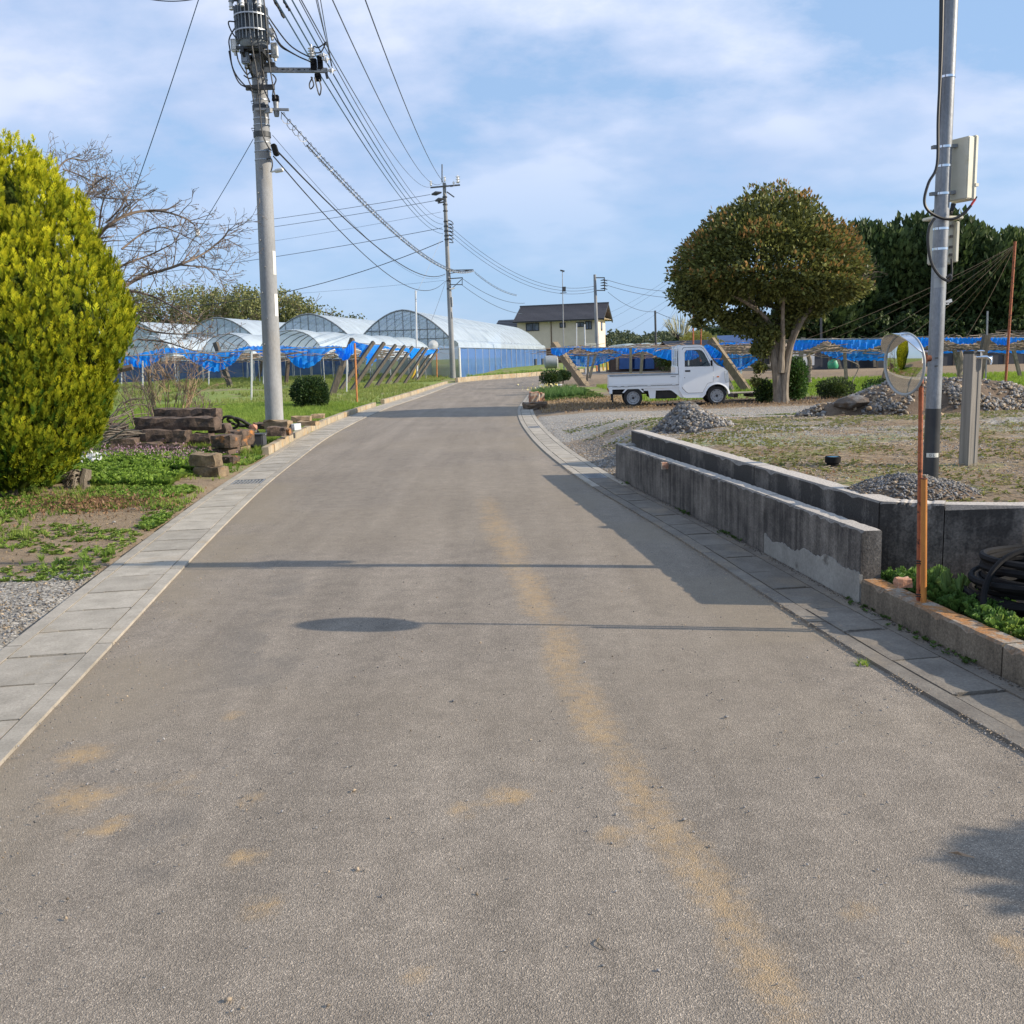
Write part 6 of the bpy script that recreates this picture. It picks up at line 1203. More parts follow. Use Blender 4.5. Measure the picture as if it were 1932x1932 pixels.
mb = MB(); e0 = at(*c3(120, 862), 47.3); e1 = at(*c3(815, 912), 69.5); mb.tube([e0, e1], .03, 5); mb.tube([at(*cA(0, 600), Yf), at(*cA(1960, 520), Yf+3)], .03, 5); mb.build('edge_cable', 'galv_dull', tl)
def vines(par, quad, z0, n, seed, r=.03, mt_='vine', jz=.12, ln=2.2):
    rr = random.Random(seed); mb = MB(); a, b_, c_, d_ = [Vector(q) for q in quad]
    for i in range(n):
        u, v = rr.random(), rr.random(); p = a.lerp(b_, u).lerp(d_.lerp(c_, u), v); p = Vector((p.x, p.y, z0+rr.gauss(0, jz))); pts = [p]; a_ = rr.uniform(0, 6.28)
        for q in range(4): a_ += rr.gauss(0, .6); p = p+Vector((math.cos(a_)*ln/4, math.sin(a_)*ln/4, rr.gauss(0, .07))); pts.append(p)
        mb.tube(pts, [r*rr.uniform(.6, 1.3)*(1-.2*j) for j in range(5)], 3, cap=False)
    o = mb.build('vine_branch', mt_, par, recalc=False); o['kind'] = 'stuff'; return o
vines(tl, ((-20, 48, 0), (-8, 48, 0), (-5.3, 68, 0), (-16, 68, 0)), 2.05, 420, 5, .025)
def feat(k, px, py0, py1, Y_, w_, mt_, nm_='trunk'):
    a_, b_ = at(px, py0, Y_), at(px, py1, Y_); return a_, b_
# orange stakes by the verge
for (x0, y0, x1, y1, Y_, l_) in ((150, 1345, 130, 865, None, 'orange-brown pipe stake standing on the left verge before the props'), (802, 1158, 798, 945, None, 'short orange-brown pipe stake at the right end of the left trellis')):
    q = G(*c3(x0, y0), .12); t = at(*c3(x1, y1), q.y); k = thing('pipe_stake', l_, 'stake', q); post(k, q-Vector((0, 0, .1)), t, .075 if x0 < 500 else .09, 'orange_pipe', True, 'shaft')
# ---- right trellis ----
tr = thing('orchard_trellis', 'right orchard trellis with sagging blue netting and bare pear branches behind the truck', 'trellis', (8, 38, 0))
c4 = lambda x, y: (1022+.2315*x, 575+.2315*y); c6 = lambda x, y: (1310+.215*x, 575+.215*y); c5 = lambda x, y: (1214+.3717*x, 287.6+.3717*y)
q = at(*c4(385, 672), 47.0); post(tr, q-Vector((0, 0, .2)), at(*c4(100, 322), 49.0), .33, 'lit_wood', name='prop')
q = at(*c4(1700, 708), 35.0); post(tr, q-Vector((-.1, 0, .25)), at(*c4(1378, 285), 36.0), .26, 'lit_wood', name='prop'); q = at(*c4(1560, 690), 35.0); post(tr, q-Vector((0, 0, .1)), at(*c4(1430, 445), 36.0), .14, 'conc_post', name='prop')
for (x0, y0, x1, y1, Y_, w_, mt_) in ((368, 625, 383, 400, 48, .10, 'conc_post'), (390, 600, 440, 398, 48, .12, 'conc_post'), (725, 560, 725, 350, 46, .12, 'conc_post'), (808, 560, 822, 385, 46, .13, 'conc_post'), (615, 530, 615, 430, 60, .14, 'conc_post'), (285, 530, 285, 150, 74, .07, 'pipe_white'), (1196, 500, 1196, 390, 50, .08, 'pipe_white'), (1620, 600, 1620, 400, 46, .10, 'pipe_white')):
    post(tr, at(*c4(x0, y0), Y_), at(*c4(x1, y1), Y_), w_, mt_, mt_ == 'pipe_white')
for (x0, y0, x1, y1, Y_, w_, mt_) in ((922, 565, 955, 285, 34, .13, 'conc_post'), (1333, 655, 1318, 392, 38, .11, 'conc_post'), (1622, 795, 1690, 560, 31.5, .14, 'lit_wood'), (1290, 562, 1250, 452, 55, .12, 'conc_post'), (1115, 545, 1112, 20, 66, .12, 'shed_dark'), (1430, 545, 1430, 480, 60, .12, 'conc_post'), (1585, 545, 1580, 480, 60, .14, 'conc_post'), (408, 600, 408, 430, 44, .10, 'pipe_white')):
    post(tr, at(*c6(x0, y0), Y_), at(*c6(x1, y1), Y_), w_, mt_)
for (x0, y0, x1, y1, Y_, w_, mt_) in ((1617, 1175, 1578, 1000, 36, .12, 'conc_post'), (1912, 1138, 1878, 1000, 40, .12, 'conc_post'), (1690, 1200, 1742, 928, 32, .20, 'old_wood'), (1735, 1215, 1747, 805, 32, .045, 'galv_dull'), (1480, 1120, 1478, 1000, 45, .10, 'conc_post'), (2000, 1150, 1990, 1000, 38, .12, 'conc_post')):
    post(tr, at(*c5(x0, y0), Y_), at(*c5(x1, y1), Y_), w_, mt_)
# nets: front loops, second layer behind, long edge to the right
def NS(cv, tops, bots, Y_, mt_='net_blue', seed=0, ruff=.06): netstrip(tr, [at(*cv(*p), Y_) for p in tops], [at(*cv(*p), Y_) for p in bots], mt_, 'net', ruff, seed)
NS(c4, [(72, 355), (160, 345), (280, 342), (420, 345), (550, 350), (650, 352), (725, 355), (840, 352), (1000, 350), (1080, 352)], [(80, 400), (155, 415), (280, 352), (420, 385), (550, 362), (650, 398), (725, 404), (840, 382), (960, 430), (1080, 462)], 47.5, seed=2)
NS(c4, [(180, 400), (300, 395), (420, 395), (560, 395), (640, 392)], [(200, 460), (300, 490), (380, 497), (500, 470), (650, 400)], 49, 'net_thin', 4); NS(c4, [(210, 468), (300, 490), (380, 494), (500, 466), (640, 402)], [(210, 476), (300, 498), (380, 503), (500, 476), (650, 410)], 48.9, 'net_blue', 4, .03)
NS(c4, [(1080, 352), (1160, 350), (1250, 352), (1310, 350)], [(1080, 460), (1160, 455), (1250, 440), (1310, 395)], 46, seed=5)
NS(c4, [(1345, 322), (1400, 345), (1470, 400), (1540, 470), (1600, 525)], [(1300, 372), (1370, 410), (1440, 480), (1500, 520), (1560, 548)], 35.6, seed=6, ruff=.09)
NS(c4, [(1360, 318), (1450, 312), (1560, 308), (1680, 306), (1800, 305), (1900, 306)], [(1380, 330), (1450, 325), (1560, 322), (1680, 320), (1800, 318), (1900, 320)], 44, seed=7)
NS(c4, [(1400, 400), (1500, 400), (1600, 405), (1700, 400), (1810, 380)], [(1480, 490), (1540, 515), (1610, 510), (1700, 455), (1815, 390)], 37.5, 'net_thin', 8); NS(c4, [(1500, 505), (1560, 520), (1620, 508), (1720, 450), (1815, 378)], [(1510, 530), (1570, 540), (1640, 525), (1730, 470), (1820, 392)], 37.4, 'net_blue', 9, .04)
NS(c6, [(865, 315), (960, 308), (1060, 308), (1155, 306), (1270, 306), (1390, 305), (1540, 304), (1700, 300)], [(865, 400), (960, 398), (1060, 365), (1155, 318), (1270, 360), (1390, 390), (1540, 385), (1700, 322)], 33.2, seed=10)
NS(c6, [(1100, 412), (1200, 410), (1350, 408), (1500, 405), (1700, 402)], [(1120, 415), (1240, 455), (1350, 470), (1500, 465), (1700, 462)], 39, 'net_thin', 11); NS(c6, [(1110, 412), (1240, 450), (1350, 468), (1500, 462), (1700, 460)], [(1120, 422), (1230, 468), (1350, 492), (1500, 488), (1700, 492)], 38.9, 'net_blue', 12, .03)
NS(c5, [(1300, 940), (1400, 940), (1460, 941), (1520, 941), (1600, 941), (1670, 941), (1740, 941), (1800, 941), (1850, 941), (1932, 941), (2000, 941), (2080, 941)], [(1300, 960), (1400, 992), (1460, 975), (1520, 950), (1600, 972), (1670, 970), (1740, 946), (1800, 975), (1850, 974), (1932, 950), (2000, 975), (2080, 950)], 32.5, seed=13)
NS(c5, [(1300, 1005), (1500, 1005), (1650, 1005), (1800, 1005), (1950, 1005), (2080, 1005)], [(1300, 1018), (1500, 1020), (1650, 1016), (1800, 1018), (1950, 1020), (2080, 1018)], 48, seed=14)
mb = MB(); mb.tube([at(*c4(80, 350), 47.5), at(*c4(1310, 350), 46)], .025, 4); mb.tube([at(*c6(865, 305), 33.2), at(*c5(2080, 940), 32.5)], .02, 4); mb.build('edge_cable', 'galv_dull', tr)
vines(tr, ((2.6, 48.5, 0), (9.5, 46, 0), (12, 62, 0), (4, 62, 0)), 1.72, 380, 8, .026); vines(tr, ((9, 34, 0), (21, 33, 0), (30, 60, 0), (11, 60, 0)), 1.58, 1100, 9, .026)
# old pear trunks forking under the trellis
for i, (pts, Y_, r_, l_) in enumerate((([(1005, 680), (1003, 600), (1012, 500), (1000, 430), (1045, 415)], 37, .11, 'pale old pear trunk with a bent top right of the round tree'), ([(1405, 765), (1385, 690), (1440, 560), (1425, 520), (1330, 480)], 31.5, .022, 'thin crooked vine stem in front of the right orchard'))):
    pp = smooth_path([at(*c6(*p), Y_) for p in pts], 4); k = thing('pear_trunk', l_, 'tree', pp[0]); mb = MB(); mb.tube(pp, [r_*(1-.4*j/len(pp)) for j in range(len(pp))], 7); mb.build('trunk', 'bark', k, True)
pp = smooth_path([at(*c5(*p), 34) for p in ((1612, 1170), (1604, 1120), (1612, 1060), (1604, 1010))], 4); k = thing('pear_trunk', 'pale forked pear trunk between the pipe pole and the grey tap post', 'tree', pp[0]); mb = MB(); mb.tube(pp, .09, 7); mb.tube([pp[8], at(*c5(1592, 1012), 34)], .05, 6); mb.build('trunk', 'bark', k, True)
# tall rusty stakes and stay wires of the right orchard
for (cv, x0, y0, x1, y1, Y_, l_) in ((c4, 1235, 330, 1235, 0, 50, 'left of two rusty poles rising into the round tree crown'), (c4, 1297, 350, 1303, 20, 50, 'right of two rusty poles rising into the round tree crown'), (c5, 1835, 1212, 1887, 452, 32.3, 'tall rusty stake leaning at the right edge over the orchard')):
    a_, b_ = at(*cv(x0, y0), Y_), at(*cv(x1, y1), Y_)
    if cv is c4: a_ = a_+(a_-b_)*.35; b_ = b_+(b_-a_)*.3
    k = thing('rusty_stake', l_, 'stake', a_); post(k, a_, b_, .085 if cv is c4 else .09, 'rust_post', True, 'shaft')
stt = at(*c5(1887, 470), 32.3)
for i, (x, y, Yb) in enumerate(((830, 945, 33), (960, 945, 40), (1150, 945, 33), (1250, 945, 45), (1440, 945, 36), (1640, 935, 33), (1500, 945, 50), (1330, 945, 33))):
    wire('stay_wire', ('longest', 'second longest', 'third', 'fourth', 'fifth', 'steepest', 'sixth', 'seventh')[i]+' of the stay wires fanning from the tall rusty stake', stt, at(*c5(x, y), Yb), .15, .006, 'twig_pale', 'stay wires fanning from the tall rusty stake')
for i, ((x0, y0, Y0), (x1, y1, Y1)) in enumerate((((1290, 505, 60), (1150, 590, 80)), ((1290, 512, 60), (1145, 605, 80)), ((1290, 545, 60), (1150, 625, 85)), ((1290, 552, 60), (1160, 640, 85)), ((1280, 570, 60), (1225, 650, 70)), ((1282, 580, 60), (1200, 660, 70)))):
    wire('stay_wire', ('topmost', 'second', 'third', 'fourth', 'fifth', 'lowest')[i]+' thin wire slanting down from the round tree towards the house', at(x0, y0, Y0), at(x1, y1, Y1), .2, .007, 'wire', 'thin wires between the house and the round tree')
# ================= house =================
hs = thing('house', 'beige two-storey house with a dark tiled roof beyond the greenhouses', 'house', (0, 0, 0)); HWd, HD = 8.5, 7.0
mb = MB(); mb.bbox((-HWd, 0, 2.35), (0, HD, 5.35)); mb.add([(-HWd, 0, 5.35), (-HWd, HD, 5.35), (-HWd, HD/2, 6.85)], [(0, 1, 2)]); mb.add([(0, 0, 5.35), (0, HD, 5.35), (0, HD/2, 6.85)], [(0, 1, 2)]); mb.build('upper_wall', 'house_wall', hs)
mb = MB(); mb.bbox((-HWd+.02, .02, 0), (-.02, HD-.02, 2.34)); mb.build('lower_wall', 'house_base', hs)
nco = 13
for side in (0, 1):
    for j in range(nco):
        f0, f1 = j/nco, (j+1)/nco; y0 = -.7+(HD/2+.7)*f0; y1 = -.7+(HD/2+.7)*f1+.06; z0 = 5.22+1.72*f0; z1_ = 5.22+1.72*f1
        if side: y0, y1 = HD-y0, HD-y1
        mb = MB(); xa, xb = -HWd-.3, .8
        mb.add([(xa, y0, z0+.05), (xb, y0, z0+.05), (xb, y1, z1_+.01), (xa, y1, z1_+.01), (xa, y0, z0-.04), (xb, y0, z0-.04), (xb, y1, z1_-.08), (xa, y1, z1_-.08)], [(0, 1, 2, 3), (4, 7, 6, 5), (0, 4, 5, 1), (1, 5, 6, 2), (2, 6, 7, 3), (3, 7, 4, 0)]); mb.build('tile_course', 'roof_tile', hs)
mb = MB(); mb.beam((-HWd-.35, HD/2, 6.98), (.85, HD/2, 6.98), .28, .16); mb.build('ridge', 'roof_tile', hs)
mb = MB(); mb.beam((-HWd-.3, -.74, 5.16), (.8, -.74, 5.16), .12, .14); mb.build('gutter_pipe', 'dark_trim', hs)
for s0, s1 in (((.72, -.72, 5.12), (.72, HD/2, 6.84)), ((.72, HD+.72, 5.12), (.72, HD/2, 6.84))): mb = MB(); mb.beam(s0, s1, .1, .2); mb.build('bargeboard', 'dark_trim', hs)
mb = MB(); mb.bbox((0.01, .1, 5.3), (.7, HD-.1, 5.32)); mb.build('soffit', 'house_wall', hs)
mb = MB(); mb.tube([(-4.85, -.06, 2.35), (-4.85, -.06, 5.15)], .045, 6); mb.tube([(-.15, -.06, 0), (-.15, -.06, 5.15)], .05, 6); mb.multi('downpipe', 'house_base', hs)
for (x0, x1, z0, z1_) in ((-7.55, -6.13, 4.22, 5.05), (-3.95, -3.32, 4.45, 4.95), (-2.2, -1.35, 4.45, 4.95), (-1.25, -.55, 4.18, 5.02)):
    mb = MB(); mb.prism([(x0, z0), (x1, z0), (x1, z1_), (x0, z1_)], -.07, .02, 'xz', [[(x0+.07, z0+.07), (x0+.07, z1_-.07), (x1-.07, z1_-.07), (x1-.07, z0+.07)]]); xm = (x0+x1)/2; mb.bbox((xm-.03, -.05, z0+.06), (xm+.03, .02, z1_-.06)); f_ = mb.build('window', 'dark_trim', hs)
    mb = MB(); mb.add([(x0+.05, -.02, z0+.05), (x1-.05, -.02, z0+.05), (x1-.05, -.02, z1_-.05), (x0+.05, -.02, z1_-.05)], [(0, 1, 2, 3)]); mb.build('pane', 'window_glass', f_)
    mb = MB(); mb.bbox((x0+.1, -.028, z0+.08), (x0+.1+(x1-x0)*.25, -.022, z1_-.08)); mb.bbox((x1-.1-(x1-x0)*.2, -.028, z0+.08), (x1-.1, -.022, z1_-.08)); mb.multi('curtain', 'curtain', f_)
mb = MB(); mb.bbox((0.0, 2.9, 4.1), (.06, 4.1, 5.0)); f_ = mb.build('window', 'dark_trim', hs); mb = MB(); mb.bbox((.06, 3.0, 4.2), (.07, 4.0, 4.9)); mb.build('pane', 'window_glass', f_)
for (x, z) in ((-5.1, 5.05), (-2.9, 5.08), (-2.0, 5.08)): mb = MB(); mb.box((x, -.08, z), (.16, .14, .12)); mb.build('vent_hood', 'white_plastic', hs)
mb = MB(); mb.bbox((-HWd-2.0, .8, 0), (-HWd+.01, 5.5, 4.75)); mb.build('wing_wall', 'house_base', hs)
for j in range(5): mb = MB(); f0 = j/5; mb.add([(-HWd-2.6+0*f0, .1+f0*2.6, 4.62+f0*.95+.05), (-HWd-.02, .1+f0*2.6, 4.62+f0*.95+.05), (-HWd-.02, .7+f0*2.6, 4.62+f0*.95+.22), (-HWd-2.6, .7+f0*2.6, 4.62+f0*.95+.22), (-HWd-2.6, .1+f0*2.6, 4.5+f0*.95), (-HWd-.02, .1+f0*2.6, 4.5+f0*.95)], [(0, 1, 2, 3), (0, 4, 5, 1), (0, 3, 4), (1, 5, 2)]); mb.build('wing_tile_course', 'roof_tile', hs)
hs.location = (9.45*1.35, 135, -.55); hs.scale = (1.35, 1.35, 1.35); hs.rotation_euler = (0, 0, R(-12.6))
# air-conditioner boxes and yard items under the trellis
def boxthing(name, label, cat, px, py, Y_, size, mt_, bevel=.02, extra=None, rz=0, zoff=None):
    c_ = at(px, py, Y_); k = thing(name, label, cat, (c_.x, c_.y, c_.z)); mb = MB(); mb.box(c_+Vector((0, 0, size[2]/2)), size, rotz(rz)); mb.build('body', mt_, k, bevel=bevel)
    if extra: extra(k, c_)
    return k
def tankx(k, c_): pass
c_ = at(1040, 683, 88); k = thing('storage_tank', 'grey horizontal storage tank on legs beside the greenhouse end', 'tank', (c_.x, c_.y, 0)); mb = MB(); mb.lathe([(.0, -.65), (.42, -.62), (.58, -.52), (.60, 0), (.58, .52), (.42, .62), (0, .65)], (c_.x, c_.y, c_.z), 20, axis='x'); mb.build('drum', 'tank_grey', k, True)
mb = MB()
for sx_ in (-.4, .4): mb.beam((c_.x+sx_, c_.y, -.1), (c_.x+sx_, c_.y, c_.z-.5), .08, .5)
mb.multi('leg', 'steel_dark', k)
boxthing('outdoor_unit', 'pale grey air conditioner unit beside the storage tank', 'air conditioner', 1085, 694, 80, (.85, .35, .7), 'cream_plastic', extra=lambda k, c_: (lambda mb: (mb.lathe([(.0, -.19), (.24, -.185), (.26, -.18)], c_+Vector((-.12, 0, .36)), 16, axis='y', cap=False), mb.build('fan_grille', 'dark_trim', k)))(MB()))
boxthing('locker', 'cream upright locker standing right of the storage tank', 'cabinet', 1114, 690, 82, (1.0, .5, 1.9), 'cream_plastic', extra=lambda k, c_: (lambda mb: (mb.box(c_+Vector((0, -.26, 1.0)), (.02, .02, 1.6)), mb.build('door_gap', 'dark_trim', k)))(MB()))
for i, (px, py) in enumerate(((1126, 700), (1138.5, 699), (1147, 698))):
    c_ = at(px, py, 76); k = thing('safety_post', ('orange', 'left yellow', 'right yellow')[i]+' and white marker post in the yard beyond the truck bed', 'marker post', c_); mb = MB(); mb.tube([c_, c_+Vector((-.05, 0, .75))], .07, 7); mb.build('sleeve', 'orange_pipe' if i == 0 else 'yellow_pipe', k); mb = MB(); mb.tube([c_+Vector((-.05, 0, .75)), c_+Vector((-.2, 0, 1.8))], .05, 7); mb.build('pole', 'conc_post', k)
# row of small greenhouses beyond the yard and sheds behind the orchard
for i, (px, Y_) in enumerate(((1190, 112), (1222, 112), (1254, 112))):
    c_ = at(px, 660, Y_); k = thing('far_greenhouse', ('left', 'middle', 'right')[i]+' of three small white arched greenhouses beyond the netting', 'greenhouse', (c_.x, Y_, 0))
    mb = MB(); mb.grid(lambda a, b, c_=c_: (c_.x-1.05*1+math.cos(math.pi*a)*-1.0+.0+1.0, Y_+18*b, 2.0+.75*math.sin(math.pi*a)), 10, 3); mb.add([(c_.x-1.05, Y_, 0), (c_.x+.95, Y_, 0), (c_.x+.95, Y_, 2), (c_.x-1.05, Y_, 2)], [(0, 1, 2, 3)]); mb.build('roof_film', 'film_roof', k, True, recalc=False)
    mb = MB(); mb.add([(c_.x-1.0, Y_-.05, 0), (c_.x+.9, Y_-.05, 0), (c_.x+.9, Y_-.05, 1.75), (c_.x-1.0, Y_-.05, 1.75)], [(0, 1, 2, 3)]); mb.build('front_screen', 'net_side', k)
def shed(name, label, x0p, x1p, py, Y_, depth, zt, wall, roof, rise=.5):
    a_ = at(x0p, py, Y_); b_ = at(x1p, py, Y_); k = thing(name, label, 'shed', ((a_.x+b_.x)/2, Y_, 0)); mb = MB(); mb.bbox((a_.x, Y_, -.1), (b_.x, Y_+depth, zt)); mb.build('wall', wall, k)
    mb = MB(); x0, x1 = a_.x-.2, b_.x+.2; mb.add([(x0, Y_-.3, zt+.01), (x1, Y_-.3, zt+.01), (x1, Y_+depth*.5, zt+rise), (x0, Y_+depth*.5, zt+rise), (x0, Y_+depth+.3, zt+.01), (x1, Y_+depth+.3, zt+.01)], [(0, 1, 2, 3), (3, 2, 5, 4)]); mb.build('roof', roof, k)
    mb = MB(); n_ = max(3, int((b_.x-a_.x)/1.6))
    for j in range(n_+1): x = a_.x+(b_.x-a_.x)*j/n_; mb.bbox((x-.05, Y_-.06, -.1), (x+.05, Y_-.002, zt))
    mb.multi('wall_post', 'old_wood', k); return k
shed('long_shed', 'long low bluish-roofed shed behind the netting left of the round tree trunk', 1342, 1452, 690, 92, 7, 2.15, 'shed_dark', 'net_far', .9)
shed('long_shed', 'dark open-fronted shed behind the orchard right of the round tree', 1520, 1650, 690, 70, 4, 1.7, 'shed_dark', 'shed_brown', .3)
shed('long_shed', 'long dark low shed closing the orchard behind the pipe pole', 1655, 1990, 690, 68, 4, 1.6, 'shed_dark', 'shed_dark', .3)
shed('dark_roof_shed', 'dark-roofed shed seen over the truck cab below the pruned tree', 1262, 1345, 690, 78, 4, 2.0, 'shed_brown', 'shed_dark', .5)
shed('block_wall_shed', 'low grey-brown walled shed with blue panels behind the yard posts', 1150, 1250, 690, 84, 3, 1.5, 'shed_brown', 'shed_white', .2)
for i, (px, w_) in enumerate(((1183, 1.4), (1205, 1.2), (1222, 1.2))): boxthing('blue_panel', ('left', 'middle', 'right')[i]+' blue sheet panel leaning on the low yard shed', 'panel', px, 696, 83.5, (w_*.95, .08, 1.5), 'net_side', bevel=0)
boxthing('tank_box', 'pale box tank in the orchard right of the round tree trunk', 'tank', 1511, 690, 62, (1.5, .8, .95), 'shed_white', extra=lambda k, c_: (lambda mb: (mb.box(c_+Vector((0, -.42, .5)), (.04, .04, .9)), mb.build('rib', 'tank_grey', k)))(MB()))
c_ = at(1571.5, 695, 62); k = thing('green_barrel', 'green plastic barrel under the right orchard', 'barrel', c_); mb = MB(); mb.lathe([(.30, 0), (.34, .1), (.34, .36), (.30, .42), (.27, .5), (0, .52)], c_, 14); mb.build('body', 'green_plastic', k, True); mb = MB(); mb.lathe([(.12, .52), (.12, .57), (0, .58)], c_, 10); mb.build('cap', 'green_plastic', k)
# stack of thin poles lying behind the orchard
k = thing('pole_stack', 'low stack of pale poles lying behind the netting left of the round tree trunk', 'stack', at(1460, 698, 66)); mb = MB(); rr = random.Random(3)
for i in range(12): a_ = at(1428+rr.uniform(-4, 4), 698-i*.8, 66+rr.uniform(-.4, .4)); b_ = at(1528+rr.uniform(-6, 6), 696-i*.8, 66+rr.uniform(-.4, .4)); mb.tube([a_, b_], .05, 5)
mb.multi('pole', 'conc_post', k)
# pallet under the leaning prop
a_ = at(1384, 752, 28.3); k = thing('pallet', 'pale wooden pallet on the ground between the truck nose and the round tree', 'pallet', a_)
for j in range(3): x0 = a_.x+.02+j*.52; mb = MB(); mb.box((x0+.25, a_.y+.4, a_.z+.15), (.50, .8, .03)); mb.build('deck_board', 'pallet_wood', k, bevel=.004)
for j in range(4): mb = MB(); mb.box((a_.x+.07+j*.48, a_.y+.4, a_.z+.08), (.12, .8, .10)); mb.build('bearer', 'pallet_dark', k)
# white farmhouse behind the viewer's left, the pale block seen in the round mirror
k = thing('farmhouse', 'white farmhouse left of the camera, seen only as a pale block in the round mirror', 'house', (-21, 7, 0)); mb = MB(); mb.bbox((-26, 1, 0), (-18.5, 9.0, 3.0)); mb.build('wall', 'shed_white', k); mb = MB(); mb.prism([(-26.5, 3.0), (-18, 3.0), (-22.2, 4.9)], .5, 9.5, 'xz'); mb.build('roof', 'roof_tile', k)
mb = MB(); mb.bbox((-18.49, 3, .9), (-18.45, 4.6, 2.1)); mb.build('window', 'window_glass', k)
# ================= right foreground: pipe pole, tap post, mirror =================
pb = at(1755, 906, 6.62); ptp = at(1793.5, 0, 6.62); pdir = (ptp-pb)/(ptp.z-pb.z)
def pp_(z): return pb+pdir*(z-pb.z)
def zpx(y): return at(1775, y, 6.62).z
pk = thing('pipe_pole', 'galvanised pipe pole with cream boxes, cables and a black coated foot on the gravel lot', 'pole', pb)
mb = MB(); mb.tube([pp_(pb.z-.1), pp_(2.6), pp_(6.2)], [.050, .048, .0455], 24); mb.build('shaft', 'galv_pole', pk, True)
mb = MB(); mb.tube([pp_(pb.z-.05), pp_(zpx(770))], [.0523, .0514], 24); mb.build('black_coating', 'black_coat', pk, True)
def wrapstrip(z0, z1_, r_, mt_, nm_, a0=-180, a1=180, par=pk, n_=24):
    vs = []; mb = MB()
    for i in range(n_+1):
        t_ = R(a0+(a1-a0)*i/n_)
        for z in (z0, z1_): q_ = pp_(z); vs.append((q_.x+math.cos(t_)*r_, q_.y+math.sin(t_)*r_, z))
    mb.add(vs, [(2*i, 2*i+2, 2*i+3, 2*i+1) for i in range(n_)]); return mb.build(nm_, mt_, par, True, recalc=False)
tp = wrapstrip(zpx(861), zpx(853), .0532, 'tape', 'tape_band', -150, -55)
def letter(segs, a_deg, zc, s_, par):
    mb = MB()
    for (x0, y0, x1, y1) in segs:
        P_ = []
        for (x, y) in ((x0, y0), (x1, y1)): t_ = R(a_deg)+x*s_/.0539; q_ = pp_(zc+y*s_); P_.append(Vector((q_.x+math.cos(t_)*.0539, q_.y+math.sin(t_)*.0539, zc+y*s_)))
        mb.beam(P_[0], P_[1], .0022, .0022)
    mb.build('letter', 'ink', par)
zc_ = (zpx(861)+zpx(853))/2
letter([(.8, .8, .2, 1), (.2, 1, -.5, .8), (-.5, .8, -.8, .2), (-.8, .2, -.8, -.4), (-.8, -.4, -.4, -1), (-.4, -1, .3, -1), (.3, -1, .8, -.6), (.8, -.6, .8, 0), (.8, 0, .1, 0)], -120, zc_, .0085, tp)
letter([(-.5, 1, -.5, -1), (-.5, -1, .6, -1)], -93, zc_, .0085, tp)
for i, (y_, nm_) in enumerate(((278, 'strap'), (314, 'strap'), (366, 'strap'), (432, 'strap'), (470, 'strap'), (146, 'strap'))): wrapstrip(zpx(y_+2.2), zpx(y_-2.2), .0505, 'chrome', nm_)
for y_ in (515, 534): wrapstrip(zpx(y_+9), zpx(y_-9), .0497, 'tank_grey', 'sticker', -150, -65, n_=10)
# upper box, edge on
ub = at(1813, 320, 6.64); rzb = rotz(R(28))
mb = MB(); mb.box(ub, (.068, .155, .40), rzb); u_ = mb.build('meter_box', 'cream_plastic', pk, bevel=.006)
mb = MB(); mb.box(ub+rzb @ Vector((.039, -.0, .0)), (.032, .173, .415), rzb); mb.build('box_lid', 'cream_plastic', u_, bevel=.006)
mb = MB(); mb.box(ub+rzb @ Vector((.05, -.086, -.11)), (.03, .012, .02), rzb); mb.build('catch', 'cream_plastic', u_)
mb = MB(); mb.tube([ub+Vector((-.04, 0, -.22)), ub+Vector((-.055, .0, -.28)), pp_(zpx(390))], .018, 8); mb.build('conduit', 'cable', pk, True)
for y_ in (278, 366): mb = MB(); c_ = pp_(zpx(y_)); mb.beam(c_+Vector((-.085, -.01, 0)), c_+Vector((.09, .02, .01)), .03, .022); mb.build('strap_bracket', 'galv_dull', pk)
lb = pp_(zpx(455))+Vector((.055, .11, 0)); mb = MB(); mb.box(lb, (.155, .09, .29), rotz(R(14))); l_ = mb.build('junction_box', 'cream_plastic', pk, bevel=.008)
mb = MB(); mb.box(lb+Vector((0, -.01, .16)), (.23, .137, .02), rotz(R(14))); mb.build('rain_hood', 'cream_plastic', l_, bevel=.005); mb = MB(); mb.box(lb+Vector((.085, -.03, 0)), (.027, .045, .27), rotz(R(14))); mb.build('box_lid', 'cream_plastic', l_, bevel=.005)
for y_ in (425, 445, 465, 480): mb = MB(); mb.box(lb+Vector((.045, -.048-.005, zpx(y_)-lb.z)), (.02, .012, .018)); mb.build('vent', 'dark_trim', l_)
def cab(pts, Y_, r_, nm_='cable', mt_='cable', par=pk): mb = MB(); mb.tube(smooth_path([at(x, y, Y_) for x, y in pts], 6), r_, 7); return mb.build(nm_, mt_, par, True)
cab([(1779, -40), (1776, 100), (1770, 220), (1768, 310), (1752, 345), (1744, 378), (1752, 398), (1775, 411), (1798, 413), (1818, 403), (1832, 388)], 6.54, .0095)
cab([(1831, 389), (1837, 380), (1840, 376)], 6.54, .008, 'red_core', 'red_mark'); cab([(1839, 378), (1843, 371)], 6.54, .005, 'core_tip', 'cable')
cab([(1775, -40), (1773, 120), (1769, 300)], 6.61, .008)
cab([(1763, 412), (1753, 430), (1751, 458), (1757, 495), (1772, 520), (1788, 530), (1794, 526), (1792, 519), (1786, 524)], 6.54, .0095); cab([(1795, 488), (1796, 515), (1793, 526)], 6.62, .007)
cab([(1784, 533), (1785, 550), (1782, 570)], 6.67, .003); mb = MB(); mb.box(at(1789, 569, 6.64), (.045, .02, .02), Matrix.Rotation(R(-20), 3, 'Y')); mb.box(at(1786, 573, 6.64), (.025, .02, .014)); mb.build('clip', 'white_plastic', pk)
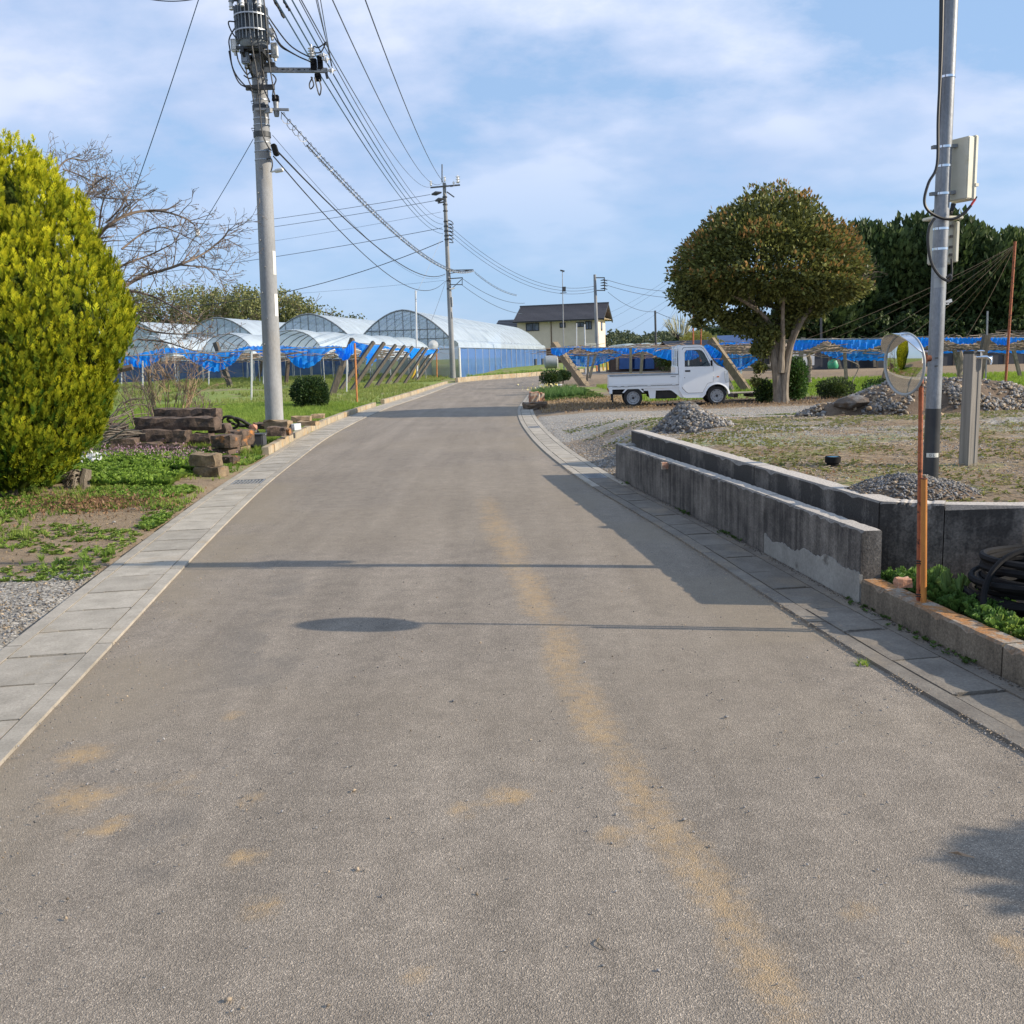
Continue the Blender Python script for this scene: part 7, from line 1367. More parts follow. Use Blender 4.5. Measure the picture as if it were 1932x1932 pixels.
for y_ in (675, 690): mb = MB(); q_ = pp_(zpx(y_)); mb.box(q_+Vector((-.015, -.052, 0)), (.02, .006, .008)); mb.build('bolt', 'steel_dark', pk)
# tap post
fb = at(1826, 876, 8.15); fk = thing('tap_post', 'grey square tap post with a chrome tap, right of the pipe pole', 'tap', fb); ft = at(1833, 665, 8.15); fd_ = Vector((0, 0, 1)); hgt = ft.z-fb.z; rzf = rotz(R(24))
def fq(x, y, z): return fb+rzf @ Vector((x, y, 0))+Vector((0, 0, z))
mb = MB(); cs = [(-.055, -.05), (-.02, -.05), (-.012, -.044), (.012, -.044), (.02, -.05), (.055, -.05), (.055, .05), (-.055, .05)]
vs = [tuple(fq(x, y, z)) for z in (-.1, hgt-.012) for x, y in cs]; n_ = len(cs); mb.add(vs, [(i, (i+1) % n_, (i+1) % n_+n_, i+n_) for i in range(n_)]+[tuple(range(n_, 2*n_))]); mb.build('body', 'post_grey', fk)
mb = MB(); mb.box(fq(0, 0, hgt), (.114, .104, .025), rzf); mb.build('cap', 'black_coat', fk, bevel=.004)
t0 = at(1841, 674, 8.12); mb = MB(); mb.tube([t0+Vector((-.03, 0, 0)), t0+Vector((.045, -.01, 0)), t0+Vector((.085, -.015, .0)), t0+Vector((.115, -.02, -.02)), t0+Vector((.12, -.02, -.05))], [.014, .015, .013, .013, .012], 10); tap_ = mb.build('spout', 'chrome', fk, True)
mb = MB(); mb.tube([t0+Vector((.035, -.01, .01)), t0+Vector((.035, -.01, .045))], .009, 8); mb.lathe([(.0, .04), (.03, .043), (.034, .05), (.02, .058), (0, .06)], t0+Vector((.035, -.01, 0)), 12); mb.build('handle', 'chrome', tap_, True)
mb = MB(); mb.tube([t0+Vector((.095, -.018, -.01)), t0+Vector((.125, -.02, .0)), t0+Vector((.128, -.02, -.04)), t0+Vector((.12, -.02, -.065))], .010, 8); mb.build('swivel_nozzle', 'chrome', tap_, True)
# round mirror on a rusty post with an orange stub
mr0 = at(1733, 1128, 5.12); mr1 = at(1738, 712, 5.12); k = thing('traffic_mirror', 'small round convex mirror with a hood on a rusty post at the curb', 'mirror', mr0)
mb = MB(); mb.tube([mr0-(mr1-mr0)*.08, mr1+(mr1-mr0)*.12], .0125, 12); mb.build('post', 'rust_post', k, True)
mc = at(1706, 687, 5.10); nrm = Vector((-.968, -.249, -.04)).normalized(); fx_ = nrm.cross(Vector((0, 0, 1))).normalized(); fy_ = fx_.cross(nrm) * -1
Rm3 = Matrix(((fx_.x, -fy_.x, nrm.x), (fx_.y, -fy_.y, nrm.y), (fx_.z, -fy_.z, nrm.z)))
if (Rm3 @ Vector((0, 1, 0))).z < 0: Rm3 = Rm3 @ Matrix.Rotation(math.pi, 3, 'Z')
mb = MB(); Rr = .158; bl = .020; Rs = (Rr*Rr+bl*bl)/(2*bl)
mb.lathe([(Rr*(1-i/18), math.sqrt(max(0, Rs*Rs-(Rr*(1-i/18))**2))-(Rs-bl)) for i in range(19)], mc, 48, rot=Rm3, cap=False); mb.build('mirror_dome', 'mirror', k, True)
mb = MB(); mb.tube([mc+Rm3 @ Vector((math.cos(t_)*(Rr+.004), math.sin(t_)*(Rr+.004), 0)) for t_ in np.linspace(0, 2*math.pi, 49)], .0075, 8, cap=False); mb.build('rim', 'tank_grey', k, True)
mb = MB(); mb.lathe([(Rr+.002, -.004), (Rr*.8, -.022), (Rr*.3, -.03), (0, -.03)], mc, 32, rot=Rm3, cap=False); mb.build('back_shell', 'rust', k, True)
mb = MB(); vs = []
for i in range(25):
    t_ = R(20+140*i/24); dep = .085*math.sin(R(180*i/24))**.6
    for r_, zz in ((Rr+.006, -.004), (Rr+.009, dep), (Rr+.004, dep), (Rr+.001, .0)): vs.append(tuple(mc+Rm3 @ Vector((math.cos(t_)*r_, math.sin(t_)*r_, zz))))
mb.add(vs, [(i*4+j, i*4+(j+1) % 4, (i+1)*4+(j+1) % 4, (i+1)*4+j) for i in range(24) for j in range(4)]); mb.build('hood', 'chrome', k, True)
bt0 = mc-nrm*.03; mb = MB(); mb.tube([bt0, mr1+Vector((0, 0, .10))], .016, 8); mb.tube([mr1+Vector((-.03, 0, .095)), mr1+Vector((.05, .01, .10))], .017, 10); mb.box(mr1+Vector((.0, -.012, .10)), (.04, .02, .05)); mb.multi('clamp', 'rust', k, True)
o0 = at(1743, 1126, 5.08); o1 = at(1743.5, 904, 5.08); k2 = thing('orange_post', 'short orange pipe post strapped against the rusty mirror post', 'post', o0); mb = MB(); mb.tube([o0-Vector((0, 0, .05)), o1], .0165, 14); mb.build('shaft', 'orange_post', k2, True)
mb = MB(); mb.tube([o1, o1+Vector((0, 0, .006))], .0172, 14); mb.build('cap', 'rust', k2); rk = rock_mb(.012, 5, .8); rk.v = [(v[0]+o1.x, v[1]+o1.y, v[2]+o1.z+.016) for v in rk.v]; tag(rk.build('pebble', 'rock_tan', None, loc=tuple(o1)), 'small round pebble resting on top of the short orange post', 'pebble')
for y_ in (1058, 1063, 1121, 1125):
    c_ = at(1738, y_, 5.10); mb = MB(); mb.tube([c_+Vector((.028*math.cos(t_), .024*math.sin(t_), .004*math.sin(t_*2))) for t_ in np.linspace(0, 2*math.pi, 15)], .0035, 5, cap=False); mb.build('tie', 'black_rubber', k2)
# coil of black pipe behind the curb
ck = thing('hose_coil', 'big coil of black pipe lying in the weeds against the wall at the right edge', 'pipe coil', (3.15, 5.0, .12)); rr = random.Random(2)
for lev in range(15):
    mb = MB(); pts = []; lv_ = lev; lev = lev % 9; r0 = (.43 if lv_ < 9 else .36)-.012*abs(lev-3)+rr.uniform(-.025, .025); tx_, ty_ = rr.uniform(-.05, .05), rr.uniform(-.05, .05); cx2, cy2 = 2.97+rr.uniform(-.02, .02), 5.06+rr.uniform(-.02, .02)
    for i in range(29): t_ = 2*math.pi*i/28; pts.append((cx2+math.cos(t_)*r0, cy2+math.sin(t_)*r0*.82, .115+lev*.037+.010*math.sin(t_*2+lv_)+tx_*math.cos(t_)*.5+ty_*math.sin(t_)*.5))
    mb.tube(pts, .021, 7, cap=False); mb.build('pipe_turn', 'black_plastic', ck, True)
mb = MB(); c_ = Vector((2.80, 4.82, .13)); mb.tube([c_+Vector((math.cos(t_)*.33, math.sin(t_)*.16, .03+max(-.3, math.sin(t_))*.31)) for t_ in np.linspace(R(-25), R(205), 30)], .017, 8); mb.build('pipe_turn', 'black_plastic', ck, True)
mb = MB(); mb.tube([Vector((3.35+math.cos(t_)*.30, 5.38+.05*math.sin(t_), .20+math.sin(t_)*.30)) for t_ in np.linspace(R(0), R(180), 20)], .018, 8); mb.build('pipe_turn', 'black_plastic', ck, True)
c_ = at(1703, 1100, 5.25); b_ = block((.085, .07, .05), 3, .004, (3, 3, 2)); b_.v = [(v[0]+c_.x, v[1]+c_.y, v[2]+c_.z-.02) for v in b_.v]; tag(b_.build('brick', 'brick_block', None, loc=tuple(c_)), 'small weathered brick behind the lichen curb beside the rusty post', 'brick')
c_ = at(1254, 852, 9.85); b_ = block((.07, .07, .07), 4, .004, (3, 3, 2)); b_.v = [(v[0]+c_.x, v[1]+c_.y, v[2]+.375) for v in b_.v]; tag(b_.build('brick', 'brick_block', None, loc=(c_.x, c_.y, .375)), 'small brick piece standing on the ledge between the two walls', 'brick')
rk = rock_mb(.075, 9, .6); rk.v = [(v[0]+1.50, v[1]+11.75, v[2]+.44) for v in rk.v]; tag(rk.build('rock', 'rock', None, loc=(1.50, 11.75, .39)), 'dark rock sitting at the far end of the wall ledge', 'rock')
# black pipe stub with pale blue lid
c_ = at(1571, 880, 8.25); k = thing('pipe_stub', 'black drain pipe stub with a pale blue lid on the gravel lot', 'pipe', c_); mb = MB(); mb.lathe([(.052, -.05), (.052, .03), (.066, .035), (.068, .085), (.062, .09), (.058, .086)], c_, 24, cap=False); mb.build('body', 'black_plastic', k, True); mb = MB(); mb.lathe([(.0, .086), (.059, .084)], c_, 24, cap=False); mb.build('lid', 'blue_lid', k)
# ================= gravel piles and mounds =================
def mound(name, label, cx2, cy2, rx_, ry2, h_, n_, s0, s1, core='soil', seed=1, flat=1.0, warm=.12, dark=.08, light=.32, cover=1.0, shape=1.0):
    zb = th(cx2, cy2)-.02; k = thing(name, label, 'mound' if 'mound' in name else 'gravel pile', (cx2, cy2, zb))
    def hf(x, y):
        e_ = np.sqrt(((x-cx2)/rx_)**2+((y-cy2)/ry2)**2)*(1+.45*(fbm(np.asarray(x)*1.0, np.asarray(y)*1.0, 1.6/ry2, seed+60, 3)-.5)); base_ = np.clip(1-e_**flat, 0, 1)**shape; return base_*h_*(1+.5*(fbm(np.asarray(x), np.asarray(y), 2.2/ry2, seed+30, 3)-.5))
    mb = MB(); g1_, g2_ = 36, 20; xs = np.linspace(cx2-rx_*1.4, cx2+rx_*1.4, g1_+1); ys = np.linspace(cy2-ry2*1.4, cy2+ry2*1.4, g2_+1); XX, YY = np.meshgrid(xs, ys); HH = hf(XX, YY); TT = TH(XX, YY)
    ZZ = np.where(HH > .003, TT+HH, TT-.06); mb.add([(XX[j, i], YY[j, i], ZZ[j, i]) for j in range(g2_+1) for i in range(g1_+1)], [(j*(g1_+1)+i, j*(g1_+1)+i+1, (j+1)*(g1_+1)+i+1, (j+1)*(g1_+1)+i) for j in range(g2_) for i in range(g1_)]); mb.build('core', core, k, True, recalc=False)
    x = rng.normal(cx2, rx_*.5, n_*2); y = rng.normal(cy2, ry2*.5, n_*2); h2 = hf(x, y); kp = (h2 > .0) & (fbm(x, y, 1.5/ry2, seed+90, 3) < cover) | (rng.random(n_*2) < .05); x, y, h2 = x[kp][:n_], y[kp][:n_], h2[kp][:n_]
    z = TH(x, y)+h2+rng.uniform(-.3, .35, len(x))*s0
    stones('stones', np.stack([x, y, z], 1), s0, s1, k, .65, warm, dark, light); return k
mound('gravel_pile', 'low pile of grey crushed stone at the wall corner beside the pipe pole', 2.79, 6.56, .50, .40, .155, 3200, .014, .036, 'soil', 2, 1.4, dark=.05, light=.28, warm=.16)
mound('gravel_pile', 'conical pile of dark grey crushed stone near the far end of the walls', 2.47, 13.5, .74, .56, .37, 3400, .022, .055, 'soil', 3, 1.05, dark=.06, light=.30, warm=.2)
mound('gravel_mound', 'long mound of mixed gravel and brown soil behind the pipe pole', 7.0, 15.6, 2.25, .9, .52, 12000, .015, .055, 'soil', 4, 2.0, warm=.45, cover=.58, shape=.9, dark=.07)
mound('gravel_mound', 'second part of the gravel and soil mound running off the right edge', 10.2, 16.0, 1.9, 1.0, .58, 6000, .015, .06, 'soil', 6, 2.0, warm=.45, cover=.56, shape=.9, dark=.07)
c_ = at(1612, 782, 15.2); rk = rock_mb(.30, 21, .42); rk.v = [(v[0]*1.15+c_.x, v[1]*.8+c_.y+.1, v[2]+th(c_.x, c_.y)+.22) for v in rk.v]
mat('slab_rock', (.12, .09, .065), (.07, .05, .037), 4, .9, bump=.8, fine=.2, c3=(.15, .145, .14), s3=3, t3=(.5, .6)); tag(rk.build('boulder', 'slab_rock', None, loc=(c_.x, c_.y, th(c_.x, c_.y))), 'brown flat boulder at the left end of the gravel mound', 'boulder')
for i, (px, py, Y_, s_, l_) in enumerate(((1900, 746, 15.5, .10, 'pale rock on top of the gravel mound near the tall rusty stake'), (1725, 738, 17.5, .08, 'small rock on the gravel mound between mirror and pipe pole'), (1640, 770, 14.9, .05, 'tan rock on the slope below the boulder'), (1770, 785, 14.2, .09, 'tan rock at the foot of the mound beside the pipe pole'), (1790, 790, 14.3, .07, 'grey rock at the foot of the mound right of the pipe pole'))):
    q = at(px, py, Y_); rk = rock_mb(s_, 30+i, .7); rk.v = [(v[0]+q.x, v[1]+q.y, v[2]+q.z) for v in rk.v]; tag(rk.build('rock', 'rock_tan' if i != 4 else 'rock', None, loc=tuple(q)), l_, 'rock')
# ================= oya stone stack and odds and ends on the left verge =================
def pblock(x0, x1, y0, y1, Y_, dep, mt_, label, seed, yaw=-6, zb=None, jit=.018):
    a_, b_, t_ = at(x0, y1, Y_), at(x1, y1, Y_), at((x0+x1)/2, y0, Y_); w_ = b_.x-a_.x; h_ = t_.z-a_.z; z_ = a_.z if zb is None else zb
    cx2 = (a_.x+b_.x)/2; cy2 = Y_+dep/2; m_ = block((w_, dep, h_), seed, jit, (max(4, int(w_/.12)), max(2, int(dep/.12)), max(2, int(h_/.06)))); o = m_.build('stone_block', mt_, None, recalc=False); o.location = (cx2, cy2, z_); o.rotation_euler = (R(random.uniform(-1.5, 1.5)), R(1.8+random.uniform(-1, 1)), R(yaw)); tag(o, label, 'stone block', 'weathered stone blocks stacked beside the conifer'); return o
pblock(285, 417, 771, 795, 17.6, .26, 'oya_stone', 'long upper block lying furthest back on top of the stone stack', 1, -7)
pblock(246, 415, 788, 815, 16.9, .34, 'oya_stone', 'longest dark slab across the front top of the stone stack', 2, -7)
pblock(262, 355, 812, 836, 16.6, .32, 'oya_stone', 'block under the left half of the longest dark slab', 3, -5)
pblock(358, 398, 818, 838, 16.7, .3, 'oya_stone', 'short recessed block between the long block and the orange-topped one', 4, -5)
pblock(399, 442, 822, 846, 16.1, .42, 'oya_orange', 'orange lichen-topped block at the right front of the stack', 5, -12)
pblock(434, 463, 813, 842, 16.7, .5, 'oya_orange', 'orange-topped block behind the right front block, at the stack right end', 6, -12)
pblock(208, 255, 828, 853, 16.3, .3, 'oya_stone', 'low block at the left end of the stack beside the conifer', 7, 4)
pblock(257, 301, 836, 860, 16.4, .3, 'oya_stone', 'bottom block second from the left, behind the pink flowers', 8, -3)
pblock(304, 343, 837, 862, 16.45, .3, 'oya_stone', 'cracked bottom block in the middle, behind the pink flowers', 9, -4)
pblock(345, 400, 842, 866, 16.6, .3, 'oya_stone', 'dark shaded bottom block below the recessed short block', 10, -4)
pblock(402, 440, 846, 868, 16.2, .42, 'oya_stone', 'bottom block under the orange-topped right front block', 11, -12); pblock(440, 462, 842, 864, 16.7, .4, 'oya_stone_light', 'pale bottom block at the right end of the stack', 12, -12)
pblock(355, 413, 857, 881, 13.55, .26, 'oya_stone_light', 'upper of the two separate blocks in front of the stack', 13, -14); pblock(366, 422, 881, 901, 13.5, .30, 'oya_stone_light', 'lower of the two separate blocks in front of the stack', 14, -18)
pblock(415, 445, 862, 876, 14.9, .25, 'oya_orange', 'orange flat block on the ground right of the separate pair', 15, -10)
pblock(196, 236, 800, 818, 17.6, .3, 'oya_stone', 'dark block beside the conifer, left behind the stack', 16, 8); pblock(196, 250, 815, 832, 17.2, .3, 'oya_stone', 'dark flat slab beside the conifer under the driftwood', 17, 3)
pblock(300, 352, 790, 812, 17.5, .3, 'oya_stone', 'dark block wedged behind the longest slab, half hidden', 18, -6)
pblock(236, 266, 812, 830, 16.9, .3, 'oya_stone', 'small dark block at the left end under the longest slab', 19, 3)
pblock(392, 430, 800, 818, 17.3, .3, 'oya_stone', 'block filling the gap behind the orange-topped ones', 20, -9)
for i, (x0, x1, y0, y1, Y_, mt_, l_) in enumerate(((497, 548, 793, 812, 18.6, 'rock_tan', 'pale flat rock leaning in front of the near utility pole'), (502, 536, 806, 824, 18.0, 'oya_stone', 'dark rock under the pale flat rock by the pole'), (528, 548, 808, 822, 18.4, 'oya_orange', 'orange rock at the kerb right of the pole rocks'), (478, 505, 798, 810, 19.2, 'oya_orange', 'small orange rock left of the pole foot'), (548, 585, 786, 798, 21.5, 'rock_tan', 'broad flat tan rock on the verge right of the pole'), (560, 600, 795, 804, 19.6, 'rock_tan', 'low tan rock lying along the kerb'), (585, 610, 782, 790, 23.0, 'rock_tan', 'small tan rock on the grass beyond the pole'), (470, 482, 806, 816, 18.5, 'rock', 'small pale cube of stone beside the kerb rocks'), (552, 560, 800, 812, 18.6, 'shed_white', 'whitish small block standing on the kerb'))):
    o = pblock(x0, x1, y0, y1, Y_, .26, mt_, l_, 40+i, random.uniform(-20, 10), jit=.004 if i in (7, 8) else .02); o.name = 'rock'; o['category'] = 'rock'; o['group'] = 'loose rocks around the near pole foot'
# old tyres / rubber rings, basin, pot
for i, (px, py, rx2, til) in enumerate(((434, 797, .16, -50), (448, 796, .19, -28), (460, 799, .20, -22), (470, 803, .21, -16))):
    q = at(px, py, 18.4+i*.1); k = thing('rubber_ring', ('pale rimmed leftmost', 'second', 'third', 'lowest right')[i]+' of the dark rubber rings heaped beside the stone stack', 'rubber ring', q, 'dark rubber rings beside the stone stack'); rt3 = Matrix.Rotation(R(til), 3, 'X') @ Matrix.Rotation(R(12*i), 3, 'Y')
    mb = MB(); mb.tube([q+rt3 @ Vector((math.cos(t_)*rx2, math.sin(t_)*rx2, 0)) for t_ in np.linspace(0, 2*math.pi, 25)], .026, 8, cap=False); mb.build('ring', 'black_rubber', k, True)
q = at(464, 832, 17.6); k = thing('plastic_tub', 'dark grey plastic tub with a pale rim right of the stone stack', 'tub', q); mb = MB(); mb.lathe([(.20, -.22), (.28, -.02), (.30, .0), (.28, .01), (.26, -.02), (.18, -.18), (0, -.18)], q+Vector((.05, .1, .1)), 20, cap=False); mb.build('body', 'dark_tub', k, True); mb = MB(); mb.tube([q+Vector((.05+math.cos(t_)*.29, .1+math.sin(t_)*.29, .105)) for t_ in np.linspace(0, 2*math.pi, 25)], .014, 6, cap=False); mb.build('rim', 'tank_grey', k, True)
boxthing('plastic_crate', 'dark blue-grey crate on the verge between tub and kerb', 'crate', 487, 842, 17.3, (.26, .3, .22), 'dark_tub', bevel=.02, extra=lambda k, c_: (lambda mb: (mb.box(c_+Vector((0, 0, .225)), (.28, .32, .02)), mb.build('rim', 'dark_tub', k)))(MB()))
q = at(478, 806, 18.2); rk = rock_mb(.09, 50, .8); rk.v = [(v[0]+q.x, v[1]+q.y, v[2]+q.z) for v in rk.v]; tag(rk.build('pot_shard', 'terracotta', None, True, loc=tuple(q)), 'pink terracotta pot piece behind the plastic tub', 'pot')
# stump with tangled roots, driftwood
q = at(153, 905, 12.3); q.z = th(q.x, q.y); k = thing('root_stump', 'grey gnarled root stump at the foot of the golden conifer', 'stump', q); rr = random.Random(5); mb = MB(); mb.tube([q+Vector((.05, 0, -.03)), q+Vector((.06, -.02, .12)), q+Vector((.09, 0, .24))], [.11, .08, .06], 9); mb.build('trunk', 'bark', k, True)
mb = MB()
for i in range(34): a_ = rr.uniform(2.2, 4.6); s0 = q+Vector((.02, -.03, rr.uniform(.02, .22))); mb.tube(smooth_path([s0, s0+Vector((math.cos(a_)*.12, math.sin(a_)*.10, rr.uniform(-.02, .08))), s0+Vector((math.cos(a_)*.26, math.sin(a_)*.14, rr.uniform(-.14, .0)))], 4), rr.uniform(.005, .013), 4)
mb.build('root', 'bark', k, recalc=False)['kind'] = 'stuff'
k = thing('driftwood_pile', 'tangle of grey dead branches between the conifer and the stone stack', 'branches', at(215, 830, 17)); mb = MB()
for i in range(26): s0 = at(195+rr.uniform(-8, 10), 800+rr.uniform(-8, 45), 16.6+rr.uniform(-.5, .5)); s1 = s0+Vector((rr.uniform(.3, .75), rr.uniform(-.4, .4), rr.uniform(-.15, .3))); mb.tube([s0, s0.lerp(s1, .5)+Vector((0, 0, rr.uniform(-.06, .10))), s1], [.016, .012, .006], 4)
mb.build('branch', 'bark', k, recalc=False)['kind'] = 'stuff'
mb = MB()
for i in range(7): s0 = at(205, 800+i*2, 17.5); s1 = at(238+i*9, 770+rr.uniform(-20, 20), 18+rr.uniform(-.5, .5)); mb.tube(smooth_path([s0, s0.lerp(s1, .5)+Vector((0, 0, rr.uniform(.05, .35))), s1], 5), [.009]*11, 3)
mb.build('twig', 'twig', k, recalc=False)['kind'] = 'stuff'
# roadside garden: bricks, daffodils, stones
for i, (px, py, sz, mt_, l_) in enumerate(((1008, 757, (.35, .3, .38), 'brick_block', 'left orange-brown brick stub at the garden corner by the gutter'), (1018, 753, (.3, .3, .3), 'brick_block', 'right orange-brown brick stub at the garden corner'), (1010, 766, (.7, .4, .18), 'soil', 'dark clump of broken stone at the foot of the brick stubs'))):
    q = G(px, py+4, .03); m_ = block(sz, 70+i, .03, (4, 3, 3)); o = m_.build('brick_stub', mt_, None, recalc=False); o.location = q; o.rotation_euler = (0, 0, R(10*i)); tag(o, l_, 'brick')
for i in range(9):
    px, py = ((1056, 727), (1072, 729), (1079, 733), (1062, 735), (1074, 736), (1086, 733), (1100, 736), (1048, 732), (1092, 728))[i]; q = G(px, py, .02); rk = rock_mb(.16+.05*(i % 3), 80+i, .5); rk.v = [(v[0]+q.x, v[1]+q.y, v[2]+q.z) for v in rk.v]; tag(rk.build('garden_stone', 'shed_white' if i in (0, 2, 3, 4) else 'rock_tan', None, loc=tuple(q)), ('first white', 'left tan', 'second white', 'larger white', 'small white', 'middle tan', 'right tan', 'leftmost tan', 'upper tan')[i]+' stone in the garden patch under the leaning prop', 'stone', 'stones in the roadside garden patch')
mat('moss', (.05, .09, .02), (.09, .13, .035), 6, .95, bump=1); mound_m = MB()
# ================= plants close to the ground =================
bl = []; bf = []
def blade(a_, lean, h_, w_, bend=.25):
    o_ = len(bl); dx, dy = math.cos(a_), math.sin(a_); px2, py2 = -dy*w_/2, dx*w_/2
    bl.extend([(px2, py2, 0), (-px2, -py2, 0), (dx*lean*.5-px2*.8, dy*lean*.5-py2*.8, h_*.6), (dx*lean*.5+px2*.8, dy*lean*.5+py2*.8, h_*.6), (dx*lean*(1+bend), dy*lean*(1+bend), h_)]); bf.extend([(o_, o_+1, o_+4)])
for i in range(10): blade(i*2.4, .18+.25*((i*7) % 5)/5, .65+.35*((i*3) % 4)/4, .10)
TUFT = (np.array(bl), bf); bl = []; bf = []
def leafl(a_, l_, z0, z1_, w_):
    o_ = len(bl); dx, dy = math.cos(a_), math.sin(a_); px2, py2 = -dy*w_/2, dx*w_/2
    bl.extend([(0, 0, z0*.5), (dx*l_*.55+px2, dy*l_*.55+py2, z1_), (dx*l_, dy*l_, z1_*.8), (dx*l_*.55-px2, dy*l_*.55-py2, z1_), (dx*l_*.55, dy*l_*.55, z1_-.06)]); bf.extend([(o_, o_+1, o_+2), (o_, o_+2, o_+3)])
for i in range(9): leafl(i*2.39996, .42+.3*((i*5) % 7)/7, 0, .15+.6*((i*3) % 5)/5, .26)
ROS = (np.array(bl), bf)
def yawscale(n_, lo, hi, zs=1.0): s_ = rng.uniform(lo, hi, (n_, 1))*np.array([[1, 1, zs]]); return s_
def region(n_, x0, x1, y0, y1, cond):
    x = rng.uniform(x0, x1, n_); y = rng.uniform(y0, y1, n_); k_ = cond(x, y); return x[k_], y[k_]
def scat(name, label, cat, tmpl, mt_, xy, lo, hi, c1, c2, zs=1.0, parent=None, dz=0, tilt=.35):
    x, y = xy; n_ = len(x); z = TH(x, y)+dz; m_ = rng.random((n_, 1)); patch = fbm(x, y, 1.2, 77, 3)[:, None]; m_ = np.clip(m_*.6+(patch-.3)*.8, 0, 1); cc = np.array(c1)*(1-m_)+np.array(c2)*m_
    o = big(name, mt_, tmpl[0], tmpl[1], np.stack([x, y, z], 1), rots(n_, tilt), yawscale(n_, lo, hi, zs), cc*rng.uniform(.8, 1.2, (n_, 1)), parent); return tag(o, label, cat, kind='stuff')
lv = lambda x, y: x < xLout(y)-.05
scat('grass', 'bright green grass behind the stone stack and around the near pole', 'grass', TUFT, 'grass_blades', region(26000, -13, -4.2, 16.5, 34, lambda x, y: lv(x, y) & (x < xLout(y)-.16) & (rng.random(len(x)) < np.clip(1.3-(y-16)/26, .2, 1)) & (fbm(x, y, .9, 5, 3) > .25)), .10, .20, (.16, .26, .04), (.33, .42, .08), 1.0)
scat('orchard_grass', 'olive grass under the left orchard', 'grass', TUFT, 'grass_blades', region(15000, -26, -4.5, 33, 74, lambda x, y: (x < xLout(y)-.25) & (fbm(x, y, .25, 6, 3) > .40)), .14, .26, (.20, .27, .06), (.36, .38, .12))
scat('orchard_grass', 'bright green grass strip behind the gravel lot', 'grass', TUFT, 'grass_blades', region(14000, 4.2, 30, 29.5, 46, lambda x, y: fbm(x, y, .35, 8, 3) > .30), .10, .20, (.17, .29, .03), (.36, .47, .06))
scat('roadside_grass', 'grass behind the far pale kerb at the bend', 'grass', TUFT, 'grass_blades', region(3500, -3.0, 9, 66, 90, lambda x, y: (x < xLin(y)-.5) & (x > xLin(y)-1.9-0*y)), .25, .5, (.16, .26, .04), (.32, .42, .08))
wn = lambda x, y: fbm(x, y, .9, 14, 4)
scat('weeds', 'low broad-leaved green weeds on the left verge near the conifer', 'weeds', ROS, 'leaf', region(19000, -9, -3.3, 9.2, 16.4, lambda x, y: lv(x, y) & (wn(x, y)+.10*sst(9, 13, y)*sst(.3, 1.4, xLout(y)-x) > .50)), .045, .11, (.13, .23, .035), (.30, .43, .08), .8)
scat('weeds', 'sparse weeds on the bare soil beside the left gutter', 'weeds', ROS, 'leaf', region(6000, -9, -2.9, 7.0, 12, lambda x, y: lv(x, y) & (fbm(x, y, 1.5, 44, 4) > .44)), .035, .085, (.15, .24, .04), (.34, .44, .09), .7)
scat('weeds', 'lush green weed bank in front of the stone stack', 'weeds', ROS, 'leaf', region(4600, -6.9, -4.5, 12.3, 15.1, lambda x, y: (x < xLout(y)-.65+.3*(wn(x, y)-.5)) & (wn(x, y) > .30) & ~((x > -5.0) & (y < 13.9) & (y > 13.2))), .07, .21, (.12, .22, .03), (.32, .46, .08), 1.1)
scat('weeds', 'yellow-green leafy tufts dotted over the left verge', 'weeds', TUFT, 'grass_blades', region(2600, -8.5, -3.2, 8.0, 16.2, lambda x, y: lv(x, y) & (fbm(x, y, 1.3, 46, 3) > .5)), .06, .15, (.22, .30, .05), (.42, .50, .12), .8)
scat('grass', 'grass tufts at the edge of the left gutter', 'grass', TUFT, 'grass_blades', region(2400, -7.5, -2.9, 6.8, 16, lambda x, y: lv(x, y) & (x > xLout(y)-3.2) & (fbm(x, y, 1.7, 9, 3) > .56)), .05, .12, (.14, .24, .03), (.26, .38, .07))
# dry brown leaves by the conifer, pink and white flowers
def petals(name, label, n_, cx2, cy2, sx2, sy2, z0, z1_, c1, c2, s0, s1, cat='flowers'):
    x = rng.normal(cx2, sx2, n_); y = rng.normal(cy2, sy2, n_); z = TH(x, y)+rng.uniform(z0, z1_, n_); m_ = rng.random((n_, 1)); cc = np.array(c1)*(1-m_)+np.array(c2)*m_
    o = big(name, 'leaf', LEAF_V, LEAF_F, np.stack([x, y, z], 1), rots(n_), rng.uniform(s0, s1, (n_, 1))*np.ones((1, 3)), cc); return tag(o, label, cat, kind='stuff')
petals('dead_nettle_flowers', 'small mauve-pink flowers along the foot of the stone stack', 520, -5.85, 14.9, .5, .28, .12, .24, (.34, .20, .27), (.46, .30, .36), .02, .045)
petals('dead_nettle_flowers', 'thin scatter of mauve flowers left of the separate block pair', 160, -5.0, 14.4, .18, .3, .12, .22, (.34, .20, .27), (.46, .30, .36), .02, .04)
petals('white_flowers', 'small patch of white flowers in the weed bank', 50, -6.15, 13.9, .09, .10, .17, .22, (.8, .8, .8), (.7, .72, .78), .04, .07)
petals('dry_leaves', 'patch of dry rust-brown leaves and stems in front of the conifer', 3200, -4.95, 10.9, .55, .38, .005, .05, (.20, .11, .06), (.32, .20, .11), .02, .05, 'dry leaves')
petals('dry_leaves', 'scattered dry debris over the bare verge soil', 2600, -5.2, 9.6, 1.1, 1.0, .002, .015, (.26, .19, .11), (.36, .28, .18), .015, .035, 'dry leaves')
petals('daffodils', 'yellow and white daffodil heads in the roadside garden patch', 26, 1.35, 38.2, .4, 1.2, .35, .5, (.8, .62, .05), (.8, .75, .5), .09, .14)
